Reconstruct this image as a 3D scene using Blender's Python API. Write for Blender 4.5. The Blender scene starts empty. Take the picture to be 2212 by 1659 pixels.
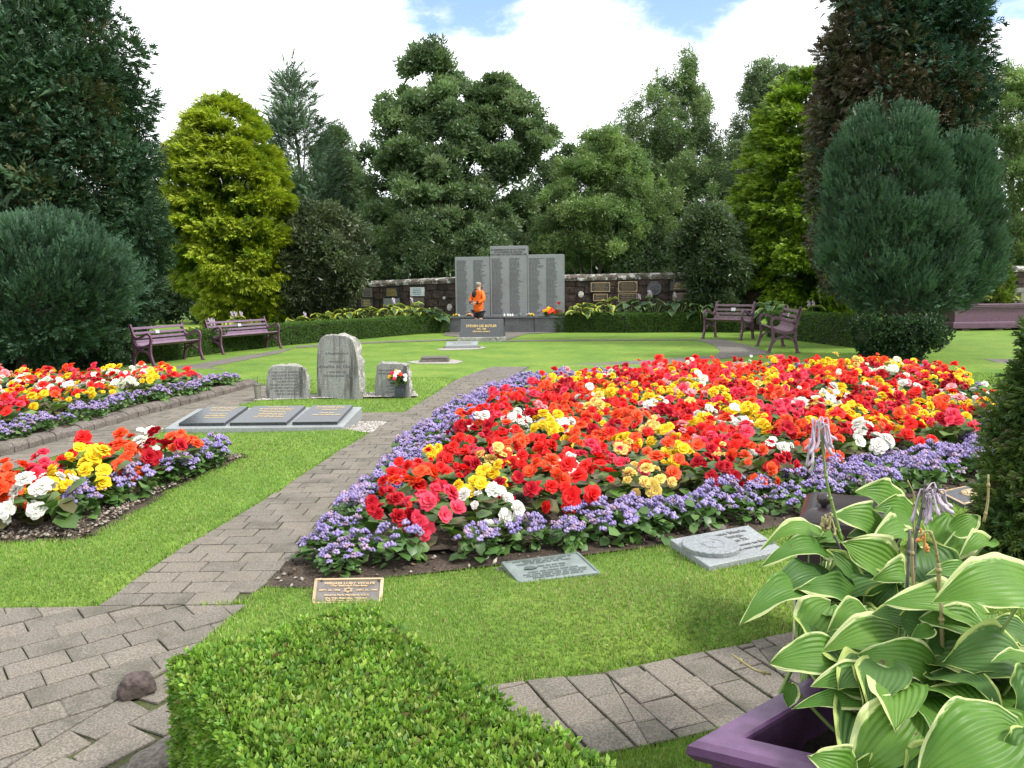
import bpy, bmesh, math, random
import numpy as np
from mathutils import Vector, Matrix

S = bpy.context.scene
rng = np.random.default_rng(11)
random.seed(11)
PI = math.pi

# ------------------------------------------------------------------ camera, sky, sun, exposure
EYE, FPX = 1.5, 1719.0
PITCH, ROLL = math.radians(6.95), math.radians(-0.6)
CAMROT = Matrix.Rotation(PI / 2 - PITCH, 3, 'X') @ Matrix.Rotation(ROLL, 3, 'Z')
cd = bpy.data.cameras.new('camera')
cd.sensor_width = 36.0
cd.lens = 36.0 * FPX / 2212.0
cd.clip_start = 0.05
cd.clip_end = 3000
cam = bpy.data.objects.new('camera', cd)
S.collection.objects.link(cam)
cam.matrix_world = Matrix.Translation((0, 0, EYE)) @ CAMROT.to_4x4()
S.camera = cam

SUN_DIR = Vector((0.66, -0.30, 0.80)).normalized()
SUN_EL = math.asin(SUN_DIR.z)
SUN_AZ = math.atan2(SUN_DIR.x, SUN_DIR.y)


def ray(x, y):
    return CAMROT @ Vector(((x - 1106.0) / FPX, -(y - 829.5) / FPX, -1.0))


def G(x, y, h=0.0):
    """Point at height h on the ground seen at picture point (x, y) of a 2212 wide print."""
    d = ray(x, y)
    t = (h - EYE) / d.z
    return Vector((0, 0, EYE)) + d * t


def Q(x, y, dist):
    d = ray(x, y)
    return Vector((0, 0, EYE)) + d * (dist / d.y)


world = bpy.data.worlds.new('World')
S.world = world
world.use_nodes = True
nt = world.node_tree
nt.nodes.clear()


def wn(t, **k):
    n = nt.nodes.new(t)
    for a, b in k.items():
        setattr(n, a, b)
    return n


def wmath(op, a, b=None, c=None, clamp=False):
    n = wn('ShaderNodeMath', operation=op, use_clamp=clamp)
    for i, v in enumerate((a, b, c)):
        if v is None:
            continue
        if isinstance(v, (int, float)):
            n.inputs[i].default_value = v
        else:
            nt.links.new(v, n.inputs[i])
    return n.outputs[0]


out = wn('ShaderNodeOutputWorld')
skyt = wn('ShaderNodeTexSky', sky_type='NISHITA')
skyt.sun_disc = False
skyt.sun_elevation = SUN_EL
skyt.sun_rotation = SUN_AZ
bg_sky = wn('ShaderNodeBackground')
bg_sky.inputs['Strength'].default_value = 0.15
nt.links.new(skyt.outputs[0], bg_sky.inputs['Color'])
tc = wn('ShaderNodeTexCoord')
sep = wn('ShaderNodeSeparateXYZ')
nt.links.new(tc.outputs['Generated'], sep.inputs[0])
zc = wmath('ADD', wmath('MAXIMUM', sep.outputs[2], 0.0), 0.25)
comb = wn('ShaderNodeCombineXYZ')
nt.links.new(wmath('DIVIDE', sep.outputs[0], zc), comb.inputs[0])
nt.links.new(wmath('DIVIDE', sep.outputs[1], zc), comb.inputs[1])
n1 = wn('ShaderNodeTexNoise')
n1.inputs['Scale'].default_value = 1.6
n1.inputs['Detail'].default_value = 8
n1.inputs['Roughness'].default_value = 0.58
nt.links.new(comb.outputs[0], n1.inputs['Vector'])
n2 = wn('ShaderNodeTexNoise')
n2.inputs['Scale'].default_value = 7.0
n2.inputs['Detail'].default_value = 7
n2.inputs['Roughness'].default_value = 0.6
nt.links.new(comb.outputs[0], n2.inputs['Vector'])
# openings in the cloud: where the broad noise is low, and three breaks seen above the trees
gap = wmath('MULTIPLY', wmath('SUBTRACT', 0.40, n1.outputs['Fac']), 7.0)
breaks = [((1015, -40), 0.10, 2.2), ((1490, -45), 0.10, 2.2), ((2150, -60), 0.07, 1.8)]
for (px, py), rad, sq in breaks:
    d0 = ray(px, py).normalized()
    sub = wn('ShaderNodeVectorMath', operation='SUBTRACT')
    nt.links.new(tc.outputs['Generated'], sub.inputs[0])
    sub.inputs[1].default_value = d0
    mul = wn('ShaderNodeVectorMath', operation='MULTIPLY')
    nt.links.new(sub.outputs[0], mul.inputs[0])
    mul.inputs[1].default_value = (1, 1, sq * 0.62)
    ln = wn('ShaderNodeVectorMath', operation='LENGTH')
    nt.links.new(mul.outputs[0], ln.inputs[0])
    b = wmath('SUBTRACT', 1.0, wmath('DIVIDE', ln.outputs['Value'], rad))
    b = wmath('ADD', wmath('MULTIPLY', b, 1.6), wmath('MULTIPLY', wmath('SUBTRACT', n2.outputs['Fac'], 0.5), 2.2))
    gap = wmath('MAXIMUM', gap, b)
ms = wn('ShaderNodeMapRange', interpolation_type='SMOOTHSTEP')
ms.inputs['From Min'].default_value = -0.15
ms.inputs['From Max'].default_value = 0.75
nt.links.new(gap, ms.inputs['Value'])
cl = wn('ShaderNodeMapRange')
nt.links.new(n2.outputs['Fac'], cl.inputs['Value'])
cl.inputs['From Min'].default_value = 0.3
cl.inputs['From Max'].default_value = 0.7
cl.inputs['To Min'].default_value = 0.98
cl.inputs['To Max'].default_value = 1.18
bg_cl = wn('ShaderNodeBackground')
bg_cl.inputs['Color'].default_value = (0.955, 0.98, 1.0, 1)
nt.links.new(cl.outputs[0], bg_cl.inputs['Strength'])
mixw = wn('ShaderNodeMixShader')
nt.links.new(ms.outputs[0], mixw.inputs[0])
nt.links.new(bg_cl.outputs[0], mixw.inputs[1])
nt.links.new(bg_sky.outputs[0], mixw.inputs[2])
nt.links.new(mixw.outputs[0], out.inputs['Surface'])

sl = bpy.data.lights.new('sun', 'SUN')
sl.energy = 2.7
sl.angle = math.radians(9)
sl.color = (1.0, 0.955, 0.88)
sun = bpy.data.objects.new('sun', sl)
S.collection.objects.link(sun)
sun.rotation_euler = (-SUN_DIR).to_track_quat('-Z', 'Y').to_euler()

S.view_settings.view_transform = 'Standard'
S.view_settings.look = 'None'
S.view_settings.gamma = 1.0
S.view_settings.use_curve_mapping = False
S.view_settings.exposure = 0.9
S.render.engine = 'CYCLES'
S.cycles.max_bounces = 8
S.cycles.diffuse_bounces = 5
S.cycles.glossy_bounces = 2
S.cycles.transmission_bounces = 3
S.cycles.transparent_max_bounces = 4
S.cycles.caustics_reflective = False
S.cycles.caustics_refractive = False

# ------------------------------------------------------------------ helpers
LINK = S.collection.objects.link


def new_obj(name, data, parent=None, mat=None):
    o = bpy.data.objects.new(name, data)
    LINK(o)
    if mat is not None and data is not None and hasattr(data, 'materials') and not data.materials:
        data.materials.append(mat)
    if parent is not None:
        o.parent = parent
    return o


def adopt(o, root):
    """Parent an object built in world coordinates."""
    o.parent = root
    o.matrix_parent_inverse = root.matrix_basis.inverted()
    return o


def tag(o, label, cat, group=None, kind=None):
    if label:
        o['label'] = label
    if cat:
        o['category'] = cat
    if group:
        o['group'] = group
    if kind:
        o['kind'] = kind
    return o


def thing(name, label, cat, loc=(0, 0, 0), rz=0.0, group=None):
    o = bpy.data.objects.new(name, None)
    LINK(o)
    o.location = loc
    o.rotation_euler = (0, 0, rz)
    o.empty_display_size = 0.1
    return tag(o, label, cat, group)


def structure(o):
    o['kind'] = 'structure'
    return o


def np_mesh(name, V, F, col=None, uv=None, smooth=False, mat=None):
    """Mesh from (n,3) vertices and (m,k) faces of one size."""
    V = np.asarray(V, dtype=np.float32)
    F = np.asarray(F, dtype=np.int32)
    me = bpy.data.meshes.new(name)
    me.vertices.add(len(V))
    me.vertices.foreach_set('co', V.ravel())
    m, k = F.shape
    me.loops.add(m * k)
    me.loops.foreach_set('vertex_index', F.ravel())
    me.polygons.add(m)
    me.polygons.foreach_set('loop_start', np.arange(0, m * k, k, dtype=np.int32))
    if smooth:
        me.polygons.foreach_set('use_smooth', np.ones(m, dtype=bool))
    me.update(calc_edges=True)
    if col is not None:
        ca = me.color_attributes.new('Col', 'FLOAT_COLOR', 'POINT')
        c = np.ones((len(V), 4), dtype=np.float32)
        c[:, :3] = col
        ca.data.foreach_set('color', c.ravel())
    if uv is not None:
        at = me.attributes.new('leafuv', 'FLOAT_VECTOR', 'POINT')
        u = np.zeros((len(V), 3), dtype=np.float32)
        u[:, :uv.shape[1]] = uv
        at.data.foreach_set('vector', u.ravel())
    if mat is not None:
        me.materials.append(mat)
    return me


def py_mesh(name, V, F, mat=None, smooth=False):
    me = bpy.data.meshes.new(name)
    me.from_pydata([tuple(v) for v in V], [], F)
    if smooth:
        for p in me.polygons:
            p.use_smooth = True
    if mat is not None:
        me.materials.append(mat)
    return me


def bm_mesh(name, bm, mat=None, smooth=False):
    me = bpy.data.meshes.new(name)
    bmesh.ops.recalc_face_normals(bm, faces=bm.faces[:])
    bm.to_mesh(me)
    bm.free()
    if smooth:
        for p in me.polygons:
            p.use_smooth = True
    if mat is not None:
        me.materials.append(mat)
    return me


def add_box(bm, c, s, rot=None, bevel=0.0):
    r = bmesh.ops.create_cube(bm, size=1.0)
    vs = r['verts']
    M = Matrix.Diagonal((s[0], s[1], s[2], 1))
    M = Matrix.Translation(c) @ ((rot.to_4x4() if rot is not None else Matrix.Identity(4)) @ M)
    bmesh.ops.transform(bm, matrix=M, verts=vs)
    if bevel > 0:
        es = list({e for v in vs for e in v.link_edges})
        bmesh.ops.bevel(bm, geom=es, offset=bevel, segments=2, affect='EDGES', profile=0.6)


def box_mesh(name, c, s, mat, bevel=0.0, rot=None):
    bm = bmesh.new()
    add_box(bm, c, s, rot, bevel)
    return bm_mesh(name, bm, mat)


def add_tube(bm, pts, radii, seg=8, cap=True):
    """Round tube along a polyline with a radius at each point."""
    rings = []
    n = len(pts)
    pts = [Vector(p) for p in pts]
    prev = None
    for i, p in enumerate(pts):
        t = (pts[min(i + 1, n - 1)] - pts[max(i - 1, 0)]).normalized()
        if prev is None:
            a = Vector((1, 0, 0)) if abs(t.x) < 0.8 else Vector((0, 1, 0))
            u = t.cross(a).normalized()
        else:
            u = (prev - t * prev.dot(t)).normalized()
        prev = u
        v = t.cross(u)
        r = radii[i] if isinstance(radii, (list, tuple)) else radii
        rings.append([bm.verts.new(p + (u * math.cos(2 * PI * k / seg) + v * math.sin(2 * PI * k / seg)) * r) for k in range(seg)])
    for a, b in zip(rings[:-1], rings[1:]):
        for k in range(seg):
            bm.faces.new((a[k], a[(k + 1) % seg], b[(k + 1) % seg], b[k]))
    if cap:
        bm.faces.new(rings[0][::-1])
        bm.faces.new(rings[-1])


def add_bar(bm, pts, w, t, axis):
    """Flat bar swept along points lying in a plane; axis is the plane normal, w width in the plane, t thickness along axis."""
    axis = Vector(axis)
    pts = [Vector(p) for p in pts]
    n = len(pts)
    rings = []
    for i, p in enumerate(pts):
        d = (pts[min(i + 1, n - 1)] - pts[max(i - 1, 0)]).normalized()
        s = axis.cross(d).normalized()
        ww = w[i] if isinstance(w, (list, tuple)) else w
        rings.append([bm.verts.new(p + s * ww / 2 * a + axis * t / 2 * b) for a, b in ((1, 1), (1, -1), (-1, -1), (-1, 1))])
    for a, b in zip(rings[:-1], rings[1:]):
        for k in range(4):
            bm.faces.new((a[k], a[(k + 1) % 4], b[(k + 1) % 4], b[k]))
    bm.faces.new(rings[0][::-1])
    bm.faces.new(rings[-1])


def add_lathe(bm, prof, seg=16, c=(0, 0, 0), sx=1.0, sy=1.0):
    c = Vector(c)
    rings = []
    for r, z in prof:
        rings.append([bm.verts.new(c + Vector((r * sx * math.cos(2 * PI * k / seg), r * sy * math.sin(2 * PI * k / seg), z))) for k in range(seg)])
    for a, b in zip(rings[:-1], rings[1:]):
        for k in range(seg):
            bm.faces.new((a[k], a[(k + 1) % seg], b[(k + 1) % seg], b[k]))
    bm.faces.new(rings[0][::-1])
    bm.faces.new(rings[-1])


def add_prism(bm, poly, z0, z1, inset=0.0):
    """Vertical prism on a polygon; the top ring may be inset as a chamfer of the same size."""
    n = len(poly)
    cx = sum(p[0] for p in poly) / n
    cy = sum(p[1] for p in poly) / n
    bot = [bm.verts.new((p[0], p[1], z0)) for p in poly]
    if inset > 0:
        mid = [bm.verts.new((p[0], p[1], z1 - inset * 0.7)) for p in poly]
        top = []
        for p in poly:
            d = Vector((cx - p[0], cy - p[1]))
            l = d.length
            d = d / l * min(inset * 1.5, l * 0.4) if l > 1e-6 else d
            top.append(bm.verts.new((p[0] + d.x, p[1] + d.y, z1)))
        rings = [bot, mid, top]
    else:
        rings = [bot, [bm.verts.new((p[0], p[1], z1)) for p in poly]]
    for a, b in zip(rings[:-1], rings[1:]):
        for k in range(n):
            bm.faces.new((a[k], a[(k + 1) % n], b[(k + 1) % n], b[k]))
    bm.faces.new(rings[-1])
    bm.faces.new(rings[0][::-1])


def evaluated_mesh(o, name):
    dg = bpy.context.evaluated_depsgraph_get()
    me = bpy.data.meshes.new_from_object(o.evaluated_get(dg))
    me.name = name
    return me


# numpy vector helpers
def nrm(a):
    return a / np.maximum(np.linalg.norm(a, axis=-1, keepdims=True), 1e-9)


def scatter(TV, TF, pos, fwd, up, scale, col, cvar=0.0):
    """Copies of a template (x side, y forward, z normal) joined into vertex, face and colour arrays."""
    n = len(pos)
    k = len(TV)
    Y = nrm(fwd)
    X = nrm(np.cross(Y, up))
    Z = np.cross(X, Y)
    sc = np.asarray(scale)
    if sc.ndim == 1:
        sc = np.repeat(sc[:, None], 3, 1)
    T = TV[None, :, :] * sc[:, None, :]
    V = pos[:, None, :] + T[:, :, 0:1] * X[:, None, :] + T[:, :, 1:2] * Y[:, None, :] + T[:, :, 2:3] * Z[:, None, :]
    F = (TF[None, :, :] + (np.arange(n) * k)[:, None, None]).reshape(-1, TF.shape[1])
    Cc = np.repeat(col[:, None, :], k, 1)
    if cvar > 0:
        Cc = Cc * (1 + cvar * rng.standard_normal((n, k, 1)))
    return V.reshape(-1, 3), F, np.clip(Cc.reshape(-1, 3), 0, 1)


def joinVFC(parts):
    Vs, Fs, Cs, o = [], [], [], 0
    for V, F, Cc in parts:
        Vs.append(V)
        Fs.append(F + o)
        Cs.append(Cc)
        o += len(V)
    return np.concatenate(Vs), np.concatenate(Fs), np.concatenate(Cs)


def inpoly(x, y, poly):
    x = np.asarray(x)
    y = np.asarray(y)
    r = np.zeros(x.shape, dtype=bool)
    n = len(poly)
    for i in range(n):
        x1, y1 = poly[i][0], poly[i][1]
        x2, y2 = poly[(i + 1) % n][0], poly[(i + 1) % n][1]
        if y1 == y2:
            continue
        c = ((y1 > y) != (y2 > y)) & (x < (x2 - x1) * (y - y1) / (y2 - y1) + x1)
        r ^= c
    return r


def polydist(x, y, poly):
    d = np.full(np.shape(x), 1e9)
    n = len(poly)
    for i in range(n):
        x1, y1 = poly[i][0], poly[i][1]
        x2, y2 = poly[(i + 1) % n][0], poly[(i + 1) % n][1]
        dx, dy = x2 - x1, y2 - y1
        L = dx * dx + dy * dy + 1e-12
        t = np.clip(((x - x1) * dx + (y - y1) * dy) / L, 0, 1)
        d = np.minimum(d, np.hypot(x - x1 - t * dx, y - y1 - t * dy))
    return d


def clip_convex(poly, region):
    """Clip polygon by a convex counter-clockwise region."""
    outp = [tuple(p[:2]) for p in poly]
    n = len(region)
    for i in range(n):
        a, b = region[i], region[(i + 1) % n]
        ex, ey = b[0] - a[0], b[1] - a[1]
        inp, outp = outp, []
        if not inp:
            return []
        for j in range(len(inp)):
            p, q = inp[j], inp[(j + 1) % len(inp)]
            sp = ex * (p[1] - a[1]) - ey * (p[0] - a[0])
            sq = ex * (q[1] - a[1]) - ey * (q[0] - a[0])
            if sp >= 0:
                outp.append(p)
            if (sp >= 0) != (sq >= 0):
                t = sp / (sp - sq)
                outp.append((p[0] + (q[0] - p[0]) * t, p[1] + (q[1] - p[1]) * t))
    return outp


def ccw(poly):
    a = sum(poly[i][0] * poly[(i + 1) % len(poly)][1] - poly[(i + 1) % len(poly)][0] * poly[i][1] for i in range(len(poly)))
    return poly if a > 0 else poly[::-1]


def gpoly(pts, h=0.0):
    return [tuple(G(x, y, h)[:2]) for x, y in pts]


def catmull(pts, n=6):
    pts = [Vector(p) for p in pts]
    P = [pts[0] * 2 - pts[1]] + pts + [pts[-1] * 2 - pts[-2]]
    o = []
    for i in range(1, len(P) - 2):
        for k in range(n):
            t = k / n
            a, b, c, d = P[i - 1], P[i], P[i + 1], P[i + 2]
            o.append(0.5 * ((2 * b) + (c - a) * t + (2 * a - 5 * b + 4 * c - d) * t * t + (3 * b - a - 3 * c + d) * t ** 3))
    o.append(pts[-1])
    return o


# ------------------------------------------------------------------ materials
def mat_new(name):
    m = bpy.data.materials.new(name)
    m.use_nodes = True
    return m, m.node_tree, m.node_tree.nodes['Principled BSDF']


def mat_solid(name, c, rough=0.6, metal=0.0, spec=0.5, vary=0.12, scale=6.0, bump=0.15, bscale=60.0, coat=0.0, c2=None):
    """Colour with broken-up noise between two tones and fine relief."""
    m, t, b = mat_new(name)
    N = t.nodes.new
    L = t.links.new
    co = N('ShaderNodeTexCoord')
    no = N('ShaderNodeTexNoise')
    no.inputs['Scale'].default_value = scale
    no.inputs['Detail'].default_value = 6
    no.inputs['Roughness'].default_value = 0.65
    L(co.outputs['Object'], no.inputs['Vector'])
    rp = N('ShaderNodeValToRGB')
    lo = tuple(max(0, x * (1 - vary)) for x in c) + (1,)
    hi = (tuple(c2) if c2 else tuple(min(1, x * (1 + vary)) for x in c)) + (1,)
    rp.color_ramp.elements[0].position = 0.35
    rp.color_ramp.elements[1].position = 0.65
    rp.color_ramp.elements[0].color = lo
    rp.color_ramp.elements[1].color = hi
    L(no.outputs['Fac'], rp.inputs[0])
    L(rp.outputs[0], b.inputs['Base Color'])
    b.inputs['Roughness'].default_value = rough
    b.inputs['Metallic'].default_value = metal
    b.inputs['Specular IOR Level'].default_value = spec
    if coat:
        b.inputs['Coat Weight'].default_value = coat
        b.inputs['Coat Roughness'].default_value = 0.08
    if bump > 0:
        n2 = N('ShaderNodeTexNoise')
        n2.inputs['Scale'].default_value = bscale
        n2.inputs['Detail'].default_value = 4
        L(co.outputs['Object'], n2.inputs['Vector'])
        bp = N('ShaderNodeBump')
        bp.inputs['Strength'].default_value = bump
        bp.inputs['Distance'].default_value = 0.01
        L(n2.outputs['Fac'], bp.inputs['Height'])
        L(bp.outputs[0], b.inputs['Normal'])
    return m


def mat_stone(name, base, specks, dark, rough=0.8, fine=180.0, stain=3.0, stain_amt=0.5, lichen=None, lichen_scale=9.0, lichen_lo=0.6, bump=0.4, streak=False, world=False, spec=0.35, darkcol=None):
    """Speckled stone: two-tone grain, broad stains (drip streaks if asked), lichen patches."""
    m, t, b = mat_new(name)
    N = t.nodes.new
    L = t.links.new
    co = N('ShaderNodeTexCoord')
    src = co.outputs['Object']
    if world:
        ge = N('ShaderNodeNewGeometry')
        src = ge.outputs['Position']
    g = N('ShaderNodeTexNoise')
    g.inputs['Scale'].default_value = fine
    g.inputs['Detail'].default_value = 3
    L(src, g.inputs['Vector'])
    r1 = N('ShaderNodeValToRGB')
    r1.color_ramp.elements[0].position = 0.38
    r1.color_ramp.elements[1].position = 0.62
    r1.color_ramp.elements[0].color = (*base, 1)
    r1.color_ramp.elements[1].color = (*specks, 1)
    L(g.outputs['Fac'], r1.inputs[0])
    s = N('ShaderNodeTexNoise')
    s.inputs['Scale'].default_value = stain
    s.inputs['Detail'].default_value = 7
    s.inputs['Roughness'].default_value = 0.68
    if streak:
        mp = N('ShaderNodeMapping')
        mp.inputs['Scale'].default_value = (1.8, 1.8, 0.22)
        L(src, mp.inputs['Vector'])
        L(mp.outputs[0], s.inputs['Vector'])
    else:
        L(src, s.inputs['Vector'])
    r2 = N('ShaderNodeValToRGB')
    r2.color_ramp.elements[0].position = 0.47
    r2.color_ramp.elements[1].position = 0.64
    r2.color_ramp.elements[0].color = (0, 0, 0, 1)
    r2.color_ramp.elements[1].color = (1, 1, 1, 1)
    L(s.outputs['Fac'], r2.inputs[0])
    mm = N('ShaderNodeMath')
    mm.operation = 'MULTIPLY'
    mm.inputs[1].default_value = stain_amt
    L(r2.outputs[0], mm.inputs[0])
    mx = N('ShaderNodeMix')
    mx.data_type = 'RGBA'
    L(mm.outputs[0], mx.inputs[0])
    L(r1.outputs[0], mx.inputs[6])
    mx.inputs[7].default_value = (*dark, 1)
    colr = mx.outputs[2]
    if lichen:
        ln = N('ShaderNodeTexNoise')
        ln.inputs['Scale'].default_value = lichen_scale
        ln.inputs['Detail'].default_value = 8
        ln.inputs['Roughness'].default_value = 0.72
        L(src, ln.inputs['Vector'])
        r3 = N('ShaderNodeValToRGB')
        r3.color_ramp.elements[0].position = lichen_lo
        r3.color_ramp.elements[1].position = lichen_lo + 0.05
        r3.color_ramp.elements[0].color = (0, 0, 0, 1)
        r3.color_ramp.elements[1].color = (1, 1, 1, 1)
        L(ln.outputs['Fac'], r3.inputs[0])
        mx2 = N('ShaderNodeMix')
        mx2.data_type = 'RGBA'
        L(r3.outputs[0], mx2.inputs[0])
        L(colr, mx2.inputs[6])
        mx2.inputs[7].default_value = (*lichen, 1)
        colr = mx2.outputs[2]
    L(colr, b.inputs['Base Color'])
    b.inputs['Roughness'].default_value = rough
    b.inputs['Specular IOR Level'].default_value = spec
    bp = N('ShaderNodeBump')
    bp.inputs['Strength'].default_value = bump
    bp.inputs['Distance'].default_value = 0.006
    L(g.outputs['Fac'], bp.inputs['Height'])
    L(bp.outputs[0], b.inputs['Normal'])
    return m


def mat_leaf(name, rough=0.5, trans=0.3, spec=0.35, hue_scale=1.5, tint=(1, 1, 1), sheen=0.0, vary=0.25):
    """Foliage coloured by the Col attribute, with slow colour drift and light passing through."""
    m, t, b = mat_new(name)
    N = t.nodes.new
    L = t.links.new
    at = N('ShaderNodeAttribute')
    at.attribute_name = 'Col'
    ge = N('ShaderNodeNewGeometry')
    no = N('ShaderNodeTexNoise')
    no.inputs['Scale'].default_value = hue_scale
    no.inputs['Detail'].default_value = 5
    L(ge.outputs['Position'], no.inputs['Vector'])
    mr = N('ShaderNodeMapRange')
    mr.inputs['From Min'].default_value = 0.3
    mr.inputs['From Max'].default_value = 0.7
    mr.inputs['To Min'].default_value = 1 - vary
    mr.inputs['To Max'].default_value = 1 + vary
    L(no.outputs['Fac'], mr.inputs['Value'])
    vm = N('ShaderNodeVectorMath')
    vm.operation = 'SCALE'
    L(at.outputs['Color'], vm.inputs[0])
    L(mr.outputs[0], vm.inputs['Scale'])
    L(vm.outputs[0], b.inputs['Base Color'])
    b.inputs['Roughness'].default_value = rough
    b.inputs['Specular IOR Level'].default_value = spec
    tr = N('ShaderNodeBsdfTranslucent')
    v2 = N('ShaderNodeVectorMath')
    v2.operation = 'MULTIPLY'
    L(vm.outputs[0], v2.inputs[0])
    v2.inputs[1].default_value = (1.15, 1.25, 0.7)
    L(v2.outputs[0], tr.inputs['Color'])
    mx = N('ShaderNodeMixShader')
    mx.inputs[0].default_value = trans
    L(b.outputs[0], mx.inputs[1])
    L(tr.outputs[0], mx.inputs[2])
    L(mx.outputs[0], t.nodes['Material Output'].inputs['Surface'])
    return m

# ------------------------------------------------------------------ layout on the ground (plan outlines)
MAIN_L = [(182, 1336), (297, 1253), (394, 1188), (534, 1106), (603, 1064), (724, 982), (797, 940), (872, 893), (930, 858), (985, 822), (1062, 795)]
MAIN_R = [(520, 1302), (570, 1270), (625, 1215), (700, 1140), (850, 985), (965, 890), (1085, 826), (1140, 795)]
P_MAIN = gpoly(MAIN_L) + gpoly(MAIN_R)[::-1]
P_NEAR = [(-3.6, 1.7), (-0.85, 1.7), (-0.85, 2.6), (-1.36, 3.1), (-1.28, 3.63), (-3.6, 3.63)]
P_LEFT = gpoly([(-70, 1002), (0, 982), (150, 940), (300, 896), (450, 857), (552, 830), (600, 833), (660, 840), (600, 858), (567, 863), (484, 887), (420, 905), (333, 937), (233, 963), (133, 983), (0, 1027), (-70, 1048)])
P_FRONT = gpoly([(960, 1500), (1015, 1487), (1138, 1476), (1305, 1453), (1471, 1423), (1622, 1390), (1760, 1360), (1900, 1330), (1960, 1420), (1740, 1530), (1475, 1600), (1355, 1626), (1248, 1643), (1150, 1655)])
P_CROSS = gpoly([(776, 893), (880, 893), (838, 913), (772, 913)])
P_GRAVEL = gpoly([(776, 913), (838, 913), (800, 937), (738, 930)])
P_BIG = gpoly([(570, 1272), (625, 1215), (700, 1140), (850, 985), (965, 890), (1105, 832), (1250, 826), (1400, 817), (1550, 810), (1850, 808), (1985, 815), (2080, 835), (2150, 870), (2190, 920), (2190, 990), (2150, 1035), (2050, 1062), (1900, 1092), (1740, 1128), (1600, 1158), (1440, 1180), (1300, 1198), (1100, 1222), (830, 1252), (680, 1275)])
P_BEG = gpoly([(762, 1206), (870, 1095), (965, 1000), (1040, 938), (1115, 884), (1175, 860), (1300, 840), (1450, 826), (1560, 818), (1850, 816), (1985, 822), (2075, 850), (2130, 905), (2115, 948), (2055, 982), (1900, 1018), (1650, 1074), (1450, 1108), (1300, 1138), (1150, 1172), (980, 1200)])
P_SMALL = gpoly([(-90, 1176), (40, 1173), (180, 1166), (245, 1130), (330, 1078), (420, 1033), (490, 1003), (532, 988), (490, 984), (440, 988), (330, 1015), (200, 1046), (0, 1100), (-90, 1122)])
P_SBEG = gpoly([(-60, 1172), (60, 1160), (160, 1134), (260, 1090), (390, 1042), (440, 1016), (370, 1012), (200, 1054), (0, 1106), (-60, 1124)])
P_SAGE = gpoly([(130, 1150), (250, 1100), (400, 1040), (500, 998), (440, 1000), (390, 1034), (250, 1080), (160, 1118)])
P_LBED = gpoly([(-260, 1058), (0, 984), (150, 942), (300, 898), (450, 860), (556, 831), (470, 842), (380, 843), (250, 843), (0, 846), (-260, 850)])
P_LBEG = gpoly([(-240, 1026), (0, 962), (150, 926), (300, 885), (410, 862), (460, 850), (380, 846), (250, 846), (0, 849), (-240, 853)])
P_SLAB = [(-3.68, 8.28), (-1.78, 8.28), (-1.70, 8.97), (-3.58, 8.97)]
NOLAWN = [P_MAIN, P_NEAR, P_LEFT, P_FRONT, P_CROSS, P_GRAVEL, P_BIG, P_SMALL, P_LBED, P_SLAB]


def nolawn(x, y):
    r = np.zeros(np.shape(x), dtype=bool)
    for p in NOLAWN:
        r |= inpoly(x, y, p)
    return r


def nolawn_dist(x, y):
    d = np.full(np.shape(x), 1e9)
    for p in NOLAWN:
        d = np.minimum(d, polydist(x, y, p))
    return d


def mat_grass_sheet():
    m, t, b = mat_new('lawn_turf')
    N = t.nodes.new
    L = t.links.new
    ge = N('ShaderNodeNewGeometry')

    def noise(sc, det, ro=0.6):
        n = N('ShaderNodeTexNoise')
        n.inputs['Scale'].default_value = sc
        n.inputs['Detail'].default_value = det
        n.inputs['Roughness'].default_value = ro
        L(ge.outputs['Position'], n.inputs['Vector'])
        return n.outputs['Fac']

    def ramp(f, stops):
        r = N('ShaderNodeValToRGB')
        e = r.color_ramp.elements
        e[0].position, e[0].color = stops[0][0], (*stops[0][1], 1)
        e[1].position, e[1].color = stops[-1][0], (*stops[-1][1], 1)
        for p, c in stops[1:-1]:
            q = e.new(p)
            q.color = (*c, 1)
        L(f, r.inputs[0])
        return r.outputs[0]
    mid = ramp(noise(4.5, 5, 0.7), [(0.3, (0.80, 0.82, 0.80)), (0.5, (1.0, 1.0, 1.0)), (0.7, (1.16, 1.10, 1.15))])
    broad = ramp(noise(0.9, 6), [(0.32, (0.100, 0.195, 0.030)), (0.5, (0.138, 0.238, 0.036)), (0.68, (0.19, 0.27, 0.048))])
    fine = ramp(noise(38, 6, 0.75), [(0.34, (0.5, 0.55, 0.5)), (0.5, (0.95, 0.95, 0.9)), (0.66, (1.35, 1.3, 1.2))])
    mx = N('ShaderNodeMix')
    mx.data_type = 'RGBA'
    mx.blend_type = 'MULTIPLY'
    mx.inputs[0].default_value = 1.0
    L(broad, mx.inputs[6])
    L(fine, mx.inputs[7])
    mx3 = N('ShaderNodeMix')
    mx3.data_type = 'RGBA'
    mx3.blend_type = 'MULTIPLY'
    mx3.inputs[0].default_value = 1.0
    L(mx.outputs[2], mx3.inputs[6])
    L(mid, mx3.inputs[7])
    L(mx3.outputs[2], b.inputs['Base Color'])
    b.inputs['Roughness'].default_value = 0.75
    b.inputs['Specular IOR Level'].default_value = 0.2
    bp = N('ShaderNodeBump')
    bp.inputs['Strength'].default_value = 0.7
    bp.inputs['Distance'].default_value = 0.03
    L(noise(60, 5, 0.7), bp.inputs['Height'])
    L(bp.outputs[0], b.inputs['Normal'])
    return m


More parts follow.
